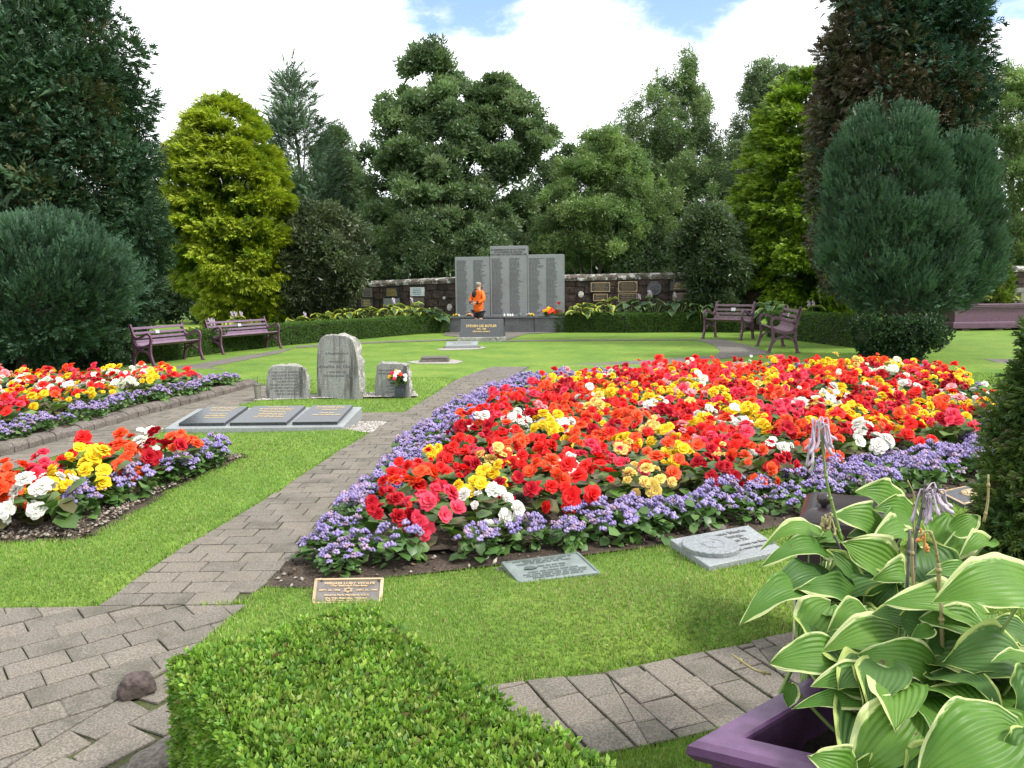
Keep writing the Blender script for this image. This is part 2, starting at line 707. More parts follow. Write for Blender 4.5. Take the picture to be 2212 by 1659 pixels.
M_TURF = mat_grass_sheet()
M_SOIL = mat_stone('garden_soil', (0.030, 0.021, 0.015), (0.085, 0.062, 0.045), (0.014, 0.010, 0.008), rough=0.95, fine=70, stain=5, stain_amt=0.7, bump=1.0, world=True, lichen=(0.2, 0.16, 0.12), lichen_scale=55, lichen_lo=0.63)
M_PAVER = mat_stone('concrete_paver', (0.112, 0.098, 0.080), (0.215, 0.190, 0.160), (0.076, 0.069, 0.053), rough=0.9, fine=130, stain=2.5, stain_amt=0.45, bump=0.5, world=True)
M_PAVER_B = mat_stone('concrete_paver_weathered', (0.098, 0.087, 0.072), (0.188, 0.168, 0.143), (0.060, 0.059, 0.042), rough=0.9, fine=130, stain=3.5, stain_amt=0.6, bump=0.5, world=True)
M_JOINT = mat_stone('mossy_joint', (0.035, 0.042, 0.016), (0.075, 0.068, 0.040), (0.058, 0.095, 0.012), rough=0.95, fine=60, stain=4, stain_amt=0.8, bump=0.8, world=True)
M_FARPATH = mat_stone('far_paving', (0.105, 0.092, 0.082), (0.175, 0.157, 0.142), (0.072, 0.07, 0.052), rough=0.9, fine=25, stain=1.6, stain_amt=0.5, bump=0.4, world=True)
M_KERB = mat_stone('kerb_concrete', (0.098, 0.082, 0.073), (0.18, 0.156, 0.138), (0.055, 0.05, 0.042), rough=0.9, fine=60, stain=4, stain_amt=0.7, bump=0.6, world=True)
M_GRAVEL = mat_stone('gravel', (0.24, 0.22, 0.2), (0.42, 0.4, 0.37), (0.12, 0.1, 0.09), rough=0.9, fine=60, stain=20, stain_amt=0.6, bump=1.0, world=True)


# the ground: one sheet to the horizon
def sheet(name, poly, z, mat, kind='structure'):
    bm = bmesh.new()
    bm.faces.new([bm.verts.new((p[0], p[1], z)) for p in ccw(list(poly))])
    bmesh.ops.triangulate(bm, faces=bm.faces[:])
    me = bm_mesh(name, bm, mat)
    for p in me.polygons:
        if p.normal.z < 0:
            me.flip_normals()
            break
    o = new_obj(name, me)
    o['kind'] = kind
    return o


sheet('ground', [(-900, -300), (900, -300), (900, 1500), (-900, 1500)], 0.0, M_TURF)

# near turf stands a little proud of the paving and bulges at its edge
gx = np.arange(-9.0, 9.0, 0.06)
gy = np.arange(1.0, 15.0, 0.06)
X, Y = np.meshgrid(gx, gy)
dist = nolawn_dist(X, Y)
inside = nolawn(X, Y)
sm = np.clip(dist / 0.16, 0, 1)
sm = sm * sm * (3 - 2 * sm)


def lawn_height(x, y, d):
    s = np.clip(d / 0.16, 0, 1)
    s = s * s * (3 - 2 * s)
    front = np.exp(-((x - 0.35) / 0.9) ** 2 - ((y - 3.45) / 0.4) ** 2)
    return s * (0.028 + 0.014 * np.sin(x * 1.7 + 1.1) * np.sin(y * 1.3) + 0.085 * front) + 0.002


Zl = np.where(inside, -0.05, lawn_height(X, Y, dist))
ny, nx = X.shape
idx = np.arange(nx * ny).reshape(ny, nx)
keep = ~(inside[:-1, :-1] & inside[1:, :-1] & inside[:-1, 1:] & inside[1:, 1:])
Fq = np.stack([idx[:-1, :-1], idx[:-1, 1:], idx[1:, 1:], idx[1:, :-1]], -1)[keep]
lawn = new_obj('lawn', np_mesh('lawn', np.stack([X, Y, Zl], -1).reshape(-1, 3), Fq, smooth=True, mat=M_TURF))
structure(lawn)

# ------------------------------------------------------------------ paving: every paver its own piece
PV = [M_PAVER, M_PAVER_B]


def paver_mesh(poly, h=0.010):
    bm = bmesh.new()
    add_prism(bm, poly, 0.0, h, 0.004)
    return bm_mesh('paver', bm, random.choice(PV))


def lay(root, poly, z, cache={}):
    poly = ccw(poly)
    cx = sum(p[0] for p in poly) / len(poly)
    cy = sum(p[1] for p in poly) / len(poly)
    me = paver_mesh([(p[0] - cx, p[1] - cy) for p in poly])
    o = new_obj('paver', me, root)
    o.location = (cx, cy, z + random.uniform(-0.002, 0.003))
    o.rotation_euler = (random.gauss(0, 0.007), random.gauss(0, 0.007), random.gauss(0, 0.006))
    return o


def area(poly):
    return abs(sum(poly[i][0] * poly[(i + 1) % len(poly)][1] - poly[(i + 1) % len(poly)][0] * poly[i][1] for i in range(len(poly)))) / 2


def lay_field(root, region, origin, ang, la, wa, z, gap=0.005, jitter=0.003, limit=400):
    """Running bond over a convex region; la along the row, wa across."""
    region = ccw(list(region))
    u = Vector((math.cos(ang), math.sin(ang)))
    v = Vector((-u.y, u.x))
    o0 = Vector(origin)
    pr = [((Vector(p) - o0).dot(u), (Vector(p) - o0).dot(v)) for p in region]
    u0, u1 = min(p[0] for p in pr), max(p[0] for p in pr)
    v0, v1 = min(p[1] for p in pr), max(p[1] for p in pr)
    n = 0
    for r in range(int(math.floor(v0 / wa)), int(math.ceil(v1 / wa)) + 1):
        off = (r % 2) * la * 0.5 + random.uniform(-0.03, 0.03)
        for c in range(int(math.floor(u0 / la)) - 1, int(math.ceil(u1 / la)) + 1):
            a0, a1 = c * la + off, (c + 1) * la + off
            q = [(a0 + gap / 2, r * wa + gap), (a1 - gap / 2, r * wa + gap), (a1 - gap / 2, (r + 1) * wa - gap), (a0 + gap / 2, (r + 1) * wa - gap)]
            q = [tuple(o0 + u * (a + random.uniform(-jitter, jitter)) + v * (b + random.uniform(-jitter, jitter))) for a, b in q]
            q = clip_convex(q, region)
            if len(q) < 3 or area(q) < 0.0012:
                continue
            lay(root, q, z)
            n += 1
            if n >= limit:
                return n
    return n


path_main = sheet('main_path', P_MAIN, 0.004, M_JOINT)
gl, gr = gpoly(MAIN_L), gpoly(MAIN_R)


def edge_x(e, y):
    e = sorted(e, key=lambda p: p[1])
    for a, b in zip(e[:-1], e[1:]):
        if a[1] <= y <= b[1]:
            return a[0] + (b[0] - a[0]) * (y - a[1]) / (b[1] - a[1] + 1e-9)
    return e[0][0] if y < e[0][1] else e[-1][0]


yrow, ir, cnt = 3.642, 0, 0
while yrow < 13.2 and cnt < 299:
    y0, y1 = yrow + 0.004, yrow + 0.144
    xa, xb = edge_x(gl, yrow + 0.074), edge_x(gr, yrow + 0.074)
    x = xa - (0.11 if ir % 2 else 0.0) - random.uniform(0, 0.05)
    while x < xb and cnt < 299:
        x0, x1 = max(x, xa + random.uniform(-0.004, 0.004)), min(x + 0.209, xb + random.uniform(-0.01, 0.006))
        if x1 - x0 > 0.045:
            j = lambda: random.uniform(-0.004, 0.004)
            sl0 = (edge_x(gl, y1) - edge_x(gl, y0)) / 2 if x0 > x else 0.0
            sl1 = (edge_x(gr, y1) - edge_x(gr, y0)) / 2 if x1 < x + 0.209 else 0.0
            lay(path_main, [(x0 - sl0 + j(), y0 + j()), (x1 - sl1 + j(), y0 + j()), (x1 + sl1 + j(), y1 + j()), (x0 + sl0 + j(), y1 + j())], 0.005)
            cnt += 1
        x += 0.217
    yrow += 0.1485
    ir += 1

path_near = sheet('near_paving', P_NEAR, 0.003, M_JOINT)
lay_field(path_near, [(-2.9, 1.9), (-1.78, 1.9), (-1.37, 3.02), (-1.28, 3.63), (-2.9, 3.63)], (-1.796, 3.25), math.radians(40), 0.222, 0.150, 0.004)
lay_field(path_near, [(-1.77, 1.9), (-0.9, 1.9), (-0.9, 2.7), (-1.362, 3.01)], (-1.3, 2.7), math.radians(62), 0.235, 0.19, 0.004, jitter=0.024, gap=0.012)

path_front = sheet('front_path', P_FRONT, 0.004, M_JOINT)
for piece in ([(960, 1500), (1015, 1488), (1138, 1477), (1305, 1454), (1400, 1616), (1248, 1645), (1100, 1655)], [(1306, 1454), (1471, 1424), (1622, 1391), (1742, 1531), (1475, 1602), (1401, 1616)], [(1623, 1391), (1760, 1361), (1900, 1331), (1960, 1420), (1743, 1531)]):
    lay_field(path_front, gpoly(piece), tuple(G(1221, 1469)[:2]), math.radians(23 - 90), 0.195, 0.153, 0.006, gap=0.005, jitter=0.004)

path_left = sheet('left_path', P_LEFT, 0.004, M_JOINT)
for piece in ([(-70, 1010), (150, 948), (133, 983), (-70, 1046)], [(150, 948), (300, 903), (333, 937), (133, 983)], [(300, 903), (450, 864), (484, 887), (333, 937)], [(450, 864), (552, 836), (567, 863), (484, 887)], [(552, 836), (640, 833), (640, 842), (567, 863)]):
    lay_field(path_left, gpoly(piece), (-4.0, 8.0), math.radians(3), 0.217, 0.150, 0.005, gap=0.006)
path_cross = sheet('cross_path', P_CROSS, 0.0045, M_JOINT)
lay_field(path_cross, P_CROSS, (-1.2, 9.0), 0.0, 0.217, 0.150, 0.0055)

sheet('main_path_end', gpoly([(1000, 816), (1062, 794), (1142, 794), (1092, 824)]), 0.0175, M_FARPATH)
# far walks, too far to tell their pavers apart
far = sheet('ring_walk', gpoly([(1095, 806), (1300, 794), (1540, 778), (1665, 764), (1660, 758), (1540, 769), (1300, 784), (1060, 797)]), 0.006, M_FARPATH)
sheet('bench_apron', gpoly([(1500, 734), (1560, 733), (1610, 745), (1648, 757), (1668, 763), (1540, 777), (1556, 758), (1540, 745)]), 0.008, M_FARPATH)
sheet('left_walk', gpoly([(340, 797), (420, 787), (520, 770), (640, 751), (605, 763), (500, 784), (430, 797)]), 0.006, M_FARPATH)
sheet('left_walk', gpoly([(340, 796), (430, 791), (500, 799), (640, 812), (640, 819), (575, 817), (420, 802)]), 0.009, M_FARPATH)
sheet('thin_walk', gpoly([(640, 752), (800, 742), (1000, 734.5), (1085, 738), (1300, 736.5), (1510, 735), (1510, 733.3), (1300, 734.3), (1085, 735.5), (1000, 732.2), (800, 739), (640, 748)]), 0.010, M_FARPATH)
sheet('monument_apron', gpoly([(960, 725), (1085, 738), (1135, 722), (1220, 718), (960, 717)]), 0.012, M_FARPATH)
sheet('rear_walk', gpoly([(600, 833), (700, 829), (860, 829), (960, 828), (1000, 825), (990, 831), (860, 834), (700, 836), (640, 842)]), 0.0045, M_FARPATH)
sheet('right_walk', gpoly([(2125, 776), (2400, 776), (2400, 792), (2180, 790)]), 0.006, M_FARPATH)
sheet('bare_earth', gpoly([(230, 798), (330, 790), (400, 793), (330, 803), (200, 808)]), 0.003, mat_stone('bare_earth', (0.10, 0.085, 0.055), (0.17, 0.15, 0.09), (0.09, 0.12, 0.03), rough=0.95, fine=20, stain=3, stain_amt=0.6, world=True))


# ------------------------------------------------------------------ flower beds: soil
def soil(name, poly, z, dome):
    poly = ccw(list(poly))
    bx = [p[0] for p in poly]
    by = [p[1] for p in poly]
    st = 0.09
    gx, gy = np.arange(min(bx) - st, max(bx) + 2 * st, st), np.arange(min(by) - st, max(by) + 2 * st, st)
    Xs, Ys = np.meshgrid(gx, gy)
    ins = inpoly(Xs, Ys, poly)
    d = polydist(Xs, Ys, poly)
    d = np.where(ins, d, -d)
    Zs = z + dome * np.clip(d / 0.3, -0.6, 1) + rng.normal(0, 0.010, Xs.shape)
    k = d > -st
    ny, nx = Xs.shape
    idx = np.arange(nx * ny).reshape(ny, nx)
    keep = k[:-1, :-1] & k[1:, :-1] & k[:-1, 1:] & k[1:, 1:]
    Fq = np.stack([idx[:-1, :-1], idx[:-1, 1:], idx[1:, 1:], idx[1:, :-1]], -1)[keep]
    o = new_obj(name, np_mesh(name, np.stack([Xs, Ys, Zs], -1).reshape(-1, 3), Fq, smooth=True, mat=M_SOIL))
    return structure(o)


def soil_strict(name, poly, z):
    return sheet(name, poly, z, M_SOIL)


soil_strict('flower_bed_earth', P_BIG, 0.012)
soil('flower_bed', P_BEG, 0.03, 0.03)
soil('small_bed', P_SMALL, 0.014, 0.02)
sheet('raised_bed', P_LBED, 0.10, M_SOIL)
sheet('gravel_patch', P_GRAVEL, 0.006, M_GRAVEL)

# crumbs of bark and stones on the soil, and the gravel
bm = bmesh.new()
bmesh.ops.create_icosphere(bm, subdivisions=1, radius=1.0)
ICO_V = np.array([v.co[:] for v in bm.verts])
ICO_F = np.array([[v.index for v in f.verts] for f in bm.faces])
bm.free()
OCT_V = np.array([(1, 0, 0), (0, 1, 0), (-1, 0, 0), (0, -1, 0), (0, 0, 1), (0, 0, -1)], float)
OCT_F = np.array([(0, 1, 4), (1, 2, 4), (2, 3, 4), (3, 0, 4), (1, 0, 5), (2, 1, 5), (3, 2, 5), (0, 3, 5)])


def sample_poly(poly, n):
    bx = [p[0] for p in poly]
    by = [p[1] for p in poly]
    o = np.zeros((0, 2))
    while len(o) < n:
        c = np.stack([rng.uniform(min(bx), max(bx), n * 3), rng.uniform(min(by), max(by), n * 3)], -1)
        o = np.concatenate([o, c[inpoly(c[:, 0], c[:, 1], poly)]])
    return o[:n]


M_CRUMB = mat_leaf('bark_and_stone_bits', rough=0.9, trans=0.0, vary=0.2)


def crumbs(name, poly, n, z, s0, s1, cols, flat=0.6):
    p = sample_poly(poly, n)
    pos = np.column_stack([p, np.full(n, z)])
    a = rng.uniform(0, 2 * PI, n)
    fwd = np.column_stack([np.cos(a), np.sin(a), rng.normal(0, 0.25, n)])
    sc = rng.uniform(s0, s1, n)[:, None] * np.column_stack([rng.uniform(0.5, 1, n), rng.uniform(0.8, 1.8, n), np.full(n, flat)])
    cols = np.array(cols)
    col = cols[rng.integers(0, len(cols), n)] * rng.uniform(0.7, 1.25, (n, 1))
    V, F, Cc = scatter(OCT_V, OCT_F, pos, fwd, np.tile([0, 0, 1.0], (n, 1)), sc, col)
    o = new_obj(name, np_mesh(name, V, F, Cc, mat=M_CRUMB))
    o['kind'] = 'stuff'
    return o


EARTHY = [(0.12, 0.085, 0.06), (0.05, 0.035, 0.025), (0.2, 0.165, 0.13), (0.03, 0.022, 0.016), (0.33, 0.3, 0.26)]
crumbs('soil_bits', P_BIG, 9000, 0.02, 0.006, 0.02, EARTHY)
crumbs('soil_bits', P_SMALL, 5500, 0.03, 0.005, 0.017, EARTHY)
crumbs('gravel', P_GRAVEL, 1800, 0.010, 0.008, 0.018, [(0.4, 0.38, 0.35), (0.28, 0.26, 0.24), (0.5, 0.48, 0.45), (0.18, 0.15, 0.13)])

# ------------------------------------------------------------------ kerb of the raised bed
kerb_root = thing('kerb', 'row of tilted grey concrete kerb stones along the front of the left raised flower bed', 'kerb', tuple(G(250, 922)))
kp = [Vector((*p, 0)) for p in gpoly([(-240, 1062), (0, 988), (150, 946), (300, 901), (450, 863), (556, 834)])]
seglen = 0.21
tot = 0
pts = []
for a, b in zip(kp[:-1], kp[1:]):
    L_ = (b - a).length
    k = max(1, int(round(L_ / seglen)))
    for i in range(k):
        pts.append((a + (b - a) * (i / k), (b - a).normalized(), L_ / k))
kmeshes = []
for s in range(4):
    bm = bmesh.new()
    prof = [(0.0, -0.03), (0.0, 0.062), (0.025, 0.088), (0.075, 0.108), (0.15, 0.11), (0.15, -0.03)]
    ra = []
    for xx in (-0.097, 0.097):
        ra.append([bm.verts.new((xx + random.uniform(-.004, .004), y, z + random.uniform(-.005, .005))) for y, z in prof])
    for k in range(6):
        bm.faces.new((ra[0][k], ra[0][(k + 1) % 6], ra[1][(k + 1) % 6], ra[1][k]))
    bm.faces.new(ra[0][::-1])
    bm.faces.new(ra[1])
    bmesh.ops.bevel(bm, geom=bm.edges[:], offset=0.006, segments=1, affect='EDGES')
    kmeshes.append(bm_mesh('kerb_stone', bm, M_KERB))
for p, d, l in pts:
    o = new_obj('kerb_stone', random.choice(kmeshes), kerb_root)
    o.location = p + d * l / 2 - kerb_root.location + Vector((0, 0, random.uniform(-0.006, 0.006)))
    o.rotation_euler = (random.gauss(0, 0.03), random.gauss(0, 0.012), math.atan2(d.y, d.x) + random.gauss(0, 0.015))
    o.scale = (l / 0.206, 1, 1)


# ------------------------------------------------------------------ lettering
def text_mesh(name, body, size, mat, depth=0.001, bold=0.0, align='CENTER', spacing=1.0, wide=1.0):
    cu = bpy.data.curves.new(name, 'FONT')
    cu.body = body
    cu.size = size
    cu.extrude = depth
    cu.offset = bold
    cu.align_x = align
    cu.align_y = 'CENTER'
    cu.space_character = spacing
    cu.resolution_u = 2
    o = bpy.data.objects.new(name, cu)
    LINK(o)
    me = evaluated_mesh(o, name)
    bpy.data.objects.remove(o)
    me.materials.clear()
    me.materials.append(mat)
    if wide != 1.0:
        me.transform(Matrix.Diagonal((wide, 1, 1, 1)))
    return me


def letter(root, body, size, mat, M, **k):
    """Lettering lying in the plane of matrix M (x right, y up, z out), relative to root."""
    o = new_obj('lettering', text_mesh('lettering', body, size, mat, **k), root)
    o.matrix_local = M
    return o


def worn_lines(root, rows, mat, M, name='inscription', h=0.02, align='left', t=0.0012, seed=1):
    """Rows of cut strokes too small to read: rows = (x, y, length)."""
    r = random.Random(seed)
    V, F = [], []
    for x, y, ln in rows:
        x0 = x if align == 'left' else x - ln / 2
        end = x0 + ln
        while x0 < end - h * 0.4:
            w = min(r.uniform(2.2, 6.5) * h * 0.62, end - x0)
            xe = x0 + w
            while x0 < xe:
                lw = h * r.uniform(0.34, 0.5)
                b = len(V)
                hh = h * r.uniform(0.8, 1.0)
                V += [(x0, y - hh / 2, t), (x0 + lw, y - hh / 2, t), (x0 + lw, y + hh / 2, t), (x0, y + hh / 2, t)]
                F.append((b, b + 1, b + 2, b + 3))
                x0 += lw + h * 0.16
            x0 += h * 0.5
    o = new_obj(name, py_mesh(name, V, F, mat), root)
    o.matrix_local = M
    o['kind'] = 'stuff'
    return o


def face_matrix(origin, right, up):
    r = Vector(right).normalized()
    u = Vector(up)
    n = r.cross(u).normalized()
    u = n.cross(r)
    M = Matrix((r, u, n)).transposed().to_4x4()
    M.translation = origin
    return M


M_GOLD = mat_solid('gilt_lettering', (0.62, 0.44, 0.16), rough=0.45, metal=0.3, bump=0)
M_DULLGOLD = mat_solid('dull_gilt_lettering', (0.20, 0.145, 0.06), rough=0.5, metal=0.2, bump=0)
M_CUT = mat_solid('cut_lettering', (0.055, 0.055, 0.056), rough=0.8, bump=0)
M_CUTSOFT = mat_solid('worn_lettering', (0.10, 0.10, 0.10), rough=0.8, bump=0)
M_MONU = mat_stone('grey_polished_granite', (0.148, 0.162, 0.172), (0.262, 0.278, 0.288), (0.12, 0.13, 0.138), rough=0.32, fine=70, stain=1.2, stain_amt=0.35, bump=0.05, spec=0.45)
M_PLINTH = mat_stone('dark_grey_granite', (0.066, 0.070, 0.075), (0.125, 0.13, 0.136), (0.046, 0.05, 0.047), rough=0.45, fine=60, stain=2.5, stain_amt=0.5, bump=0.1)
M_BLACK = mat_stone('black_polished_granite', (0.022, 0.026, 0.034), (0.055, 0.062, 0.074), (0.018, 0.021, 0.027), rough=0.16, fine=90, stain=2, stain_amt=0.3, bump=0.02, spec=0.6)
M_BLACK2 = mat_stone('dark_honed_granite', (0.05, 0.052, 0.06), (0.105, 0.108, 0.118), (0.045, 0.047, 0.055), rough=0.5, fine=90, stain=2, stain_amt=0.3, bump=0.05)
M_GRANITE = mat_stone('pale_grey_granite', (0.185, 0.20, 0.207), (0.30, 0.318, 0.325), (0.15, 0.162, 0.165), rough=0.5, fine=110, stain=2, stain_amt=0.4, bump=0.1)
M_HEAD = mat_stone('weathered_granite', (0.175, 0.18, 0.176), (0.29, 0.296, 0.288), (0.045, 0.04, 0.036), rough=0.85, fine=75, stain=5.0, stain_amt=0.9, bump=0.35, streak=True)
M_HEADROUGH = mat_stone('rough_hewn_granite', (0.18, 0.18, 0.165), (0.34, 0.335, 0.31), (0.07, 0.068, 0.055), rough=0.95, fine=45, stain=6, stain_amt=0.7, lichen=(0.42, 0.43, 0.36), lichen_scale=14, lichen_lo=0.56, bump=0.9)
M_BRONZE = mat_solid('bronze_plate', (0.15, 0.132, 0.125), rough=0.45, metal=0.25, vary=0.2, scale=14, bump=0.1)
M_BRONZERIM = mat_solid('bright_bronze_rim', (0.50, 0.37, 0.22), rough=0.45, metal=0.35, bump=0.05)
M_VERDI = mat_solid('verdigris_bronze', (0.17, 0.205, 0.195), rough=0.45, metal=0.2, vary=0.2, scale=14, bump=0.1)
M_WHITEP = mat_solid('white_plaque', (0.62, 0.66, 0.68), rough=0.5, bump=0.05)
M_DARKBR = mat_solid('dark_bronze', (0.05, 0.04, 0.034), rough=0.5, metal=0.25, bump=0.1)

# ------------------------------------------------------------------ main memorial
mon_c = Q(1099, 700, 26.85)
RZ = math.radians(-9)
mon = thing('memorial_monument', 'tall grey granite memorial of three name panels on a dark plinth against the rear wall', 'monument', (mon_c.x, mon_c.y, 0), RZ)
panels = [(-1.22, 1.20, 2.52), (0.01, 1.24, 2.86), (1.245, 1.21, 2.56)]
for i, (cx, w, top) in enumerate(panels):
    yo = -0.012 if i == 1 else 0.0
    o = new_obj('name_panel', box_mesh('name_panel', (0, 0, 0), (w, 0.46, top - 0.50), M_MONU, 0.012), mon)
    o.location = (cx, 0.23 + yo, 0.50 + (top - 0.50) / 2)
    if i == 1:
        o['label'] = 'taller middle panel with the dedication at its head'
    M = face_matrix((0, -0.2335, 0), (1, 0, 0), (0, 0, 1))
    rr = random.Random(50 + i)
    hh = (top - 0.50) / 2
    y_top = hh - (0.13 if i != 1 else 0.42)
    rows = []
    for colx in (-w / 2 + 0.06, 0.035):
        y = y_top
        while y > -hh + 0.10:
            rows.append((colx, y, rr.uniform(0.27, 0.37) + (0.15 if rr.random() < 0.07 else 0)))
            y -= 0.0405
    worn_lines(o, rows, M_CUT, M, h=0.027, seed=i)
    if i == 1:
        for k, line in enumerate(('IN REMEMBRANCE OF ALL VICTIMS', 'OF LOCKERBIE AIR DISASTER', 'WHO DIED ON 21ST DECEMBER 1988')):
            letter(o, line, 0.074, M_CUT, Matrix.Translation((0, 0, hh - 0.13 - k * 0.078)) @ M, bold=0.0025)
for i, (a, b) in enumerate(((-2.05, -1.05), (-1.04, -0.10), (-0.09, 0.90), (0.91, 1.95))):
    o = new_obj('plinth_block', box_mesh('plinth_block', (0, 0, 0), (b - a - 0.006, 0.95, 0.47), M_PLINTH, 0.01), mon)
    o.location = ((a + b) / 2, 0.12, 0.235)
    o = new_obj('ledge_slab', box_mesh('ledge_slab', (0, 0, 0), (b - a - 0.003, 0.98, 0.066), M_PLINTH, 0.012), mon)
    o.location = ((a + b) / 2, 0.105, 0.504)


def on_ledge(xD, off=0.0):
    """World point on the ledge in front of the panels, below picture column xD."""
    p0 = Vector((mon_c.x, mon_c.y, 0)) + Matrix.Rotation(RZ, 3, 'Z') @ Vector((0, -0.20 + off, 0))
    ax = Matrix.Rotation(RZ, 3, 'Z') @ Vector((1, 0, 0))
    d = ray(xD, 690)
    # solve p0 + ax*s on the vertical plane of the ray
    k = d.x / d.y
    s = (k * p0.y - p0.x) / (ax.x - k * ax.y)
    p = p0 + ax * s
    return Vector((p.x, p.y, 0.537))


M_WAX = mat_solid('white_wax', (0.8, 0.8, 0.78), rough=0.4, bump=0)
M_FOIL = mat_solid('foil_cup', (0.55, 0.56, 0.58), rough=0.3, metal=0.6, bump=0)
tl = []
for k, xD in enumerate((1089.5, 1097, 1102, 1107)):
    t = thing('tea_light', ['white tea light on the monument ledge, set a little left of three others', 'white tea light, left of the trio close together on the monument ledge', 'white tea light, middle one of the close trio on the monument ledge', 'white tea light, right of the trio close together on the monument ledge'][k], 'candle', on_ledge(xD), 0, 'tea lights on the monument ledge')
    bm = bmesh.new()
    add_lathe(bm, [(0.032, 0), (0.036, 0.045), (0.034, 0.047)], 12)
    new_obj('cup', bm_mesh('cup', bm, M_WAX), t)
    bm = bmesh.new()
    add_lathe(bm, [(0.03, 0.046), (0.024, 0.065), (0.008, 0.07), (0.004, 0.095)], 10)
    new_obj('wax', bm_mesh('wax', bm, M_WAX), t)

# ------------------------------------------------------------------ stone wall behind
M_WALL = mat_stone('red_sandstone', (0.042, 0.029, 0.025), (0.088, 0.062, 0.053), (0.016, 0.015, 0.014), rough=0.95, fine=14, stain=1.7, stain_amt=0.85, lichen=(0.22, 0.22, 0.19), lichen_scale=4.2, lichen_lo=0.70, bump=0.8, world=True)
M_COPE = mat_stone('lichened_coping', (0.075, 0.060, 0.045), (0.14, 0.12, 0.10), (0.025, 0.024, 0.018), rough=0.95, fine=18, stain=2.2, stain_amt=0.8, lichen=(0.36, 0.37, 0.35), lichen_scale=3.6, lichen_lo=0.515, bump=0.8, world=True)
wall_meshes = []
for s in range(6):
    bm = bmesh.new()
    add_box(bm, (0, 0, 0), (0.52 - 0.02, 0.30, 0.235), bevel=0.03)
    for v in bm.verts:
        v.co += Vector((random.uniform(-.012, .012), random.uniform(-.02, .02), random.uniform(-.01, .01)))
    wall_meshes.append(bm_mesh('stone', bm, M_WALL))
cope_meshes = []
for s in range(3):
    bm = bmesh.new()
    n = 9
    ra = []
    for xx in (-0.5, -0.2, 0.2, 0.5):
        ring = [(-0.24, -0.02)] + [(-0.24 * math.cos(PI * k / (n - 1)), 0.06 + 0.13 * math.sin(PI * k / (n - 1))) for k in range(n)] + [(0.24, -0.02)]
        ra.append([bm.verts.new((xx * 0.985, y + random.uniform(-.01, .01), z + random.uniform(-.008, .008))) for y, z in ring])
    m_ = len(ra[0])
    for a, b in zip(ra[:-1], ra[1:]):
        for k in range(m_):
            bm.faces.new((a[k], a[(k + 1) % m_], b[(k + 1) % m_], b[k]))
    bm.faces.new(ra[0][::-1])
    bm.faces.new(ra[-1])
    cope_meshes.append(bm_mesh('coping_stone', bm, M_COPE))


def stone_wall(label, A, B, zA, zB):
    """Wall from plan point A to B with coping height zA to zB."""
    A = Vector((A.x, A.y, 0))
    B = Vector((B.x, B.y, 0))
    d = (B - A)
    L_ = d.length
    d.normalize()
    nrmv = Vector((-d.y, d.x, 0))
    t = thing('stone_wall', label, 'wall', A, math.atan2(d.y, d.x))
    zf = lambda x: zA + (zB - zA) * x / L_
    core = bmesh.new()
    V = []
    for x in (0, L_):
        for y in (0.05, 0.36):
            for z in (-0.1, zf(x) - 0.2):
                V.append(core.verts.new((x, y, z)))
    for f in ((0, 1, 3, 2), (4, 6, 7, 5), (0, 4, 5, 1), (2, 3, 7, 6), (1, 5, 7, 3), (0, 2, 6, 4)):
        core.faces.new([V[i] for i in f])
    new_obj('wall_core', bm_mesh('wall_core', core, M_WALL), t)
    zrow, r = 0.12, 0
    zmax = min(zA, zB) - 0.18
    nrow = int(round((zmax - 0.0) / 0.235))
    for r in range(nrow):
        x = -0.26 * (r % 2)
        while x < L_:
            o = new_obj('stone', random.choice(wall_meshes), t)
            xc = min(max(x + 0.26, 0.2), L_ - 0.2)
            hs = (zf(xc) - 0.18) / nrow
            o.location = (xc, 0.15 + random.uniform(-0.015, 0.015), (r + 0.5) * hs)
            o.scale = (random.uniform(0.93, 1.0), 1, hs / 0.245)
            x += 0.52
    nc = max(1, int(round(L_ / 1.0)))
    for k in range(nc):
        o = new_obj('coping_stone', random.choice(cope_meshes), t)
        xc = (k + 0.5) * L_ / nc
        o.location = (xc, 0.2, zf(xc) - 0.19)
        o.scale = (L_ / nc, 1, 1)
        o.rotation_euler = (0, -math.atan2(zB - zA, L_), 0)
    return t


wl_a, wl_b = Q(630, 690, 31.5), Q(985, 690, 27.7)
wr_a, wr_b = Q(1212, 690, 27.3), Q(1640, 690, 26.6)
stone_wall('dark red stone wall with pale lichened coping, left of the tall memorial', wl_a, wl_b, 1.68, 1.87)
stone_wall('dark red stone wall with pale lichened coping, right of the tall memorial', wr_a, wr_b, 1.90, 1.95)
stone_wall('dark stone wall glimpsed beyond the purple planter at the far right', Q(2090, 690, 29), Q(2500, 690, 28), 2.06, 2.1)


def wall_point(xD, yD, left):
    a, b = (wl_a, wl_b) if left else (wr_a, wr_b)
    d = ray(xD, yD)
    k = d.x / d.y
    e = b - a
    s = (k * a.y - a.x) / (e.x - k * e.y)
    p = a + e * s
    q = Q(xD, yD, p.y)
    dirv = Vector((e.x, e.y, 0)).normalized()
    n = Vector((dirv.y, -dirv.x, 0))
    if n.y > 0:
        n = -n
    return Vector((q.x, q.y, q.z)) + n * 0.022, dirv


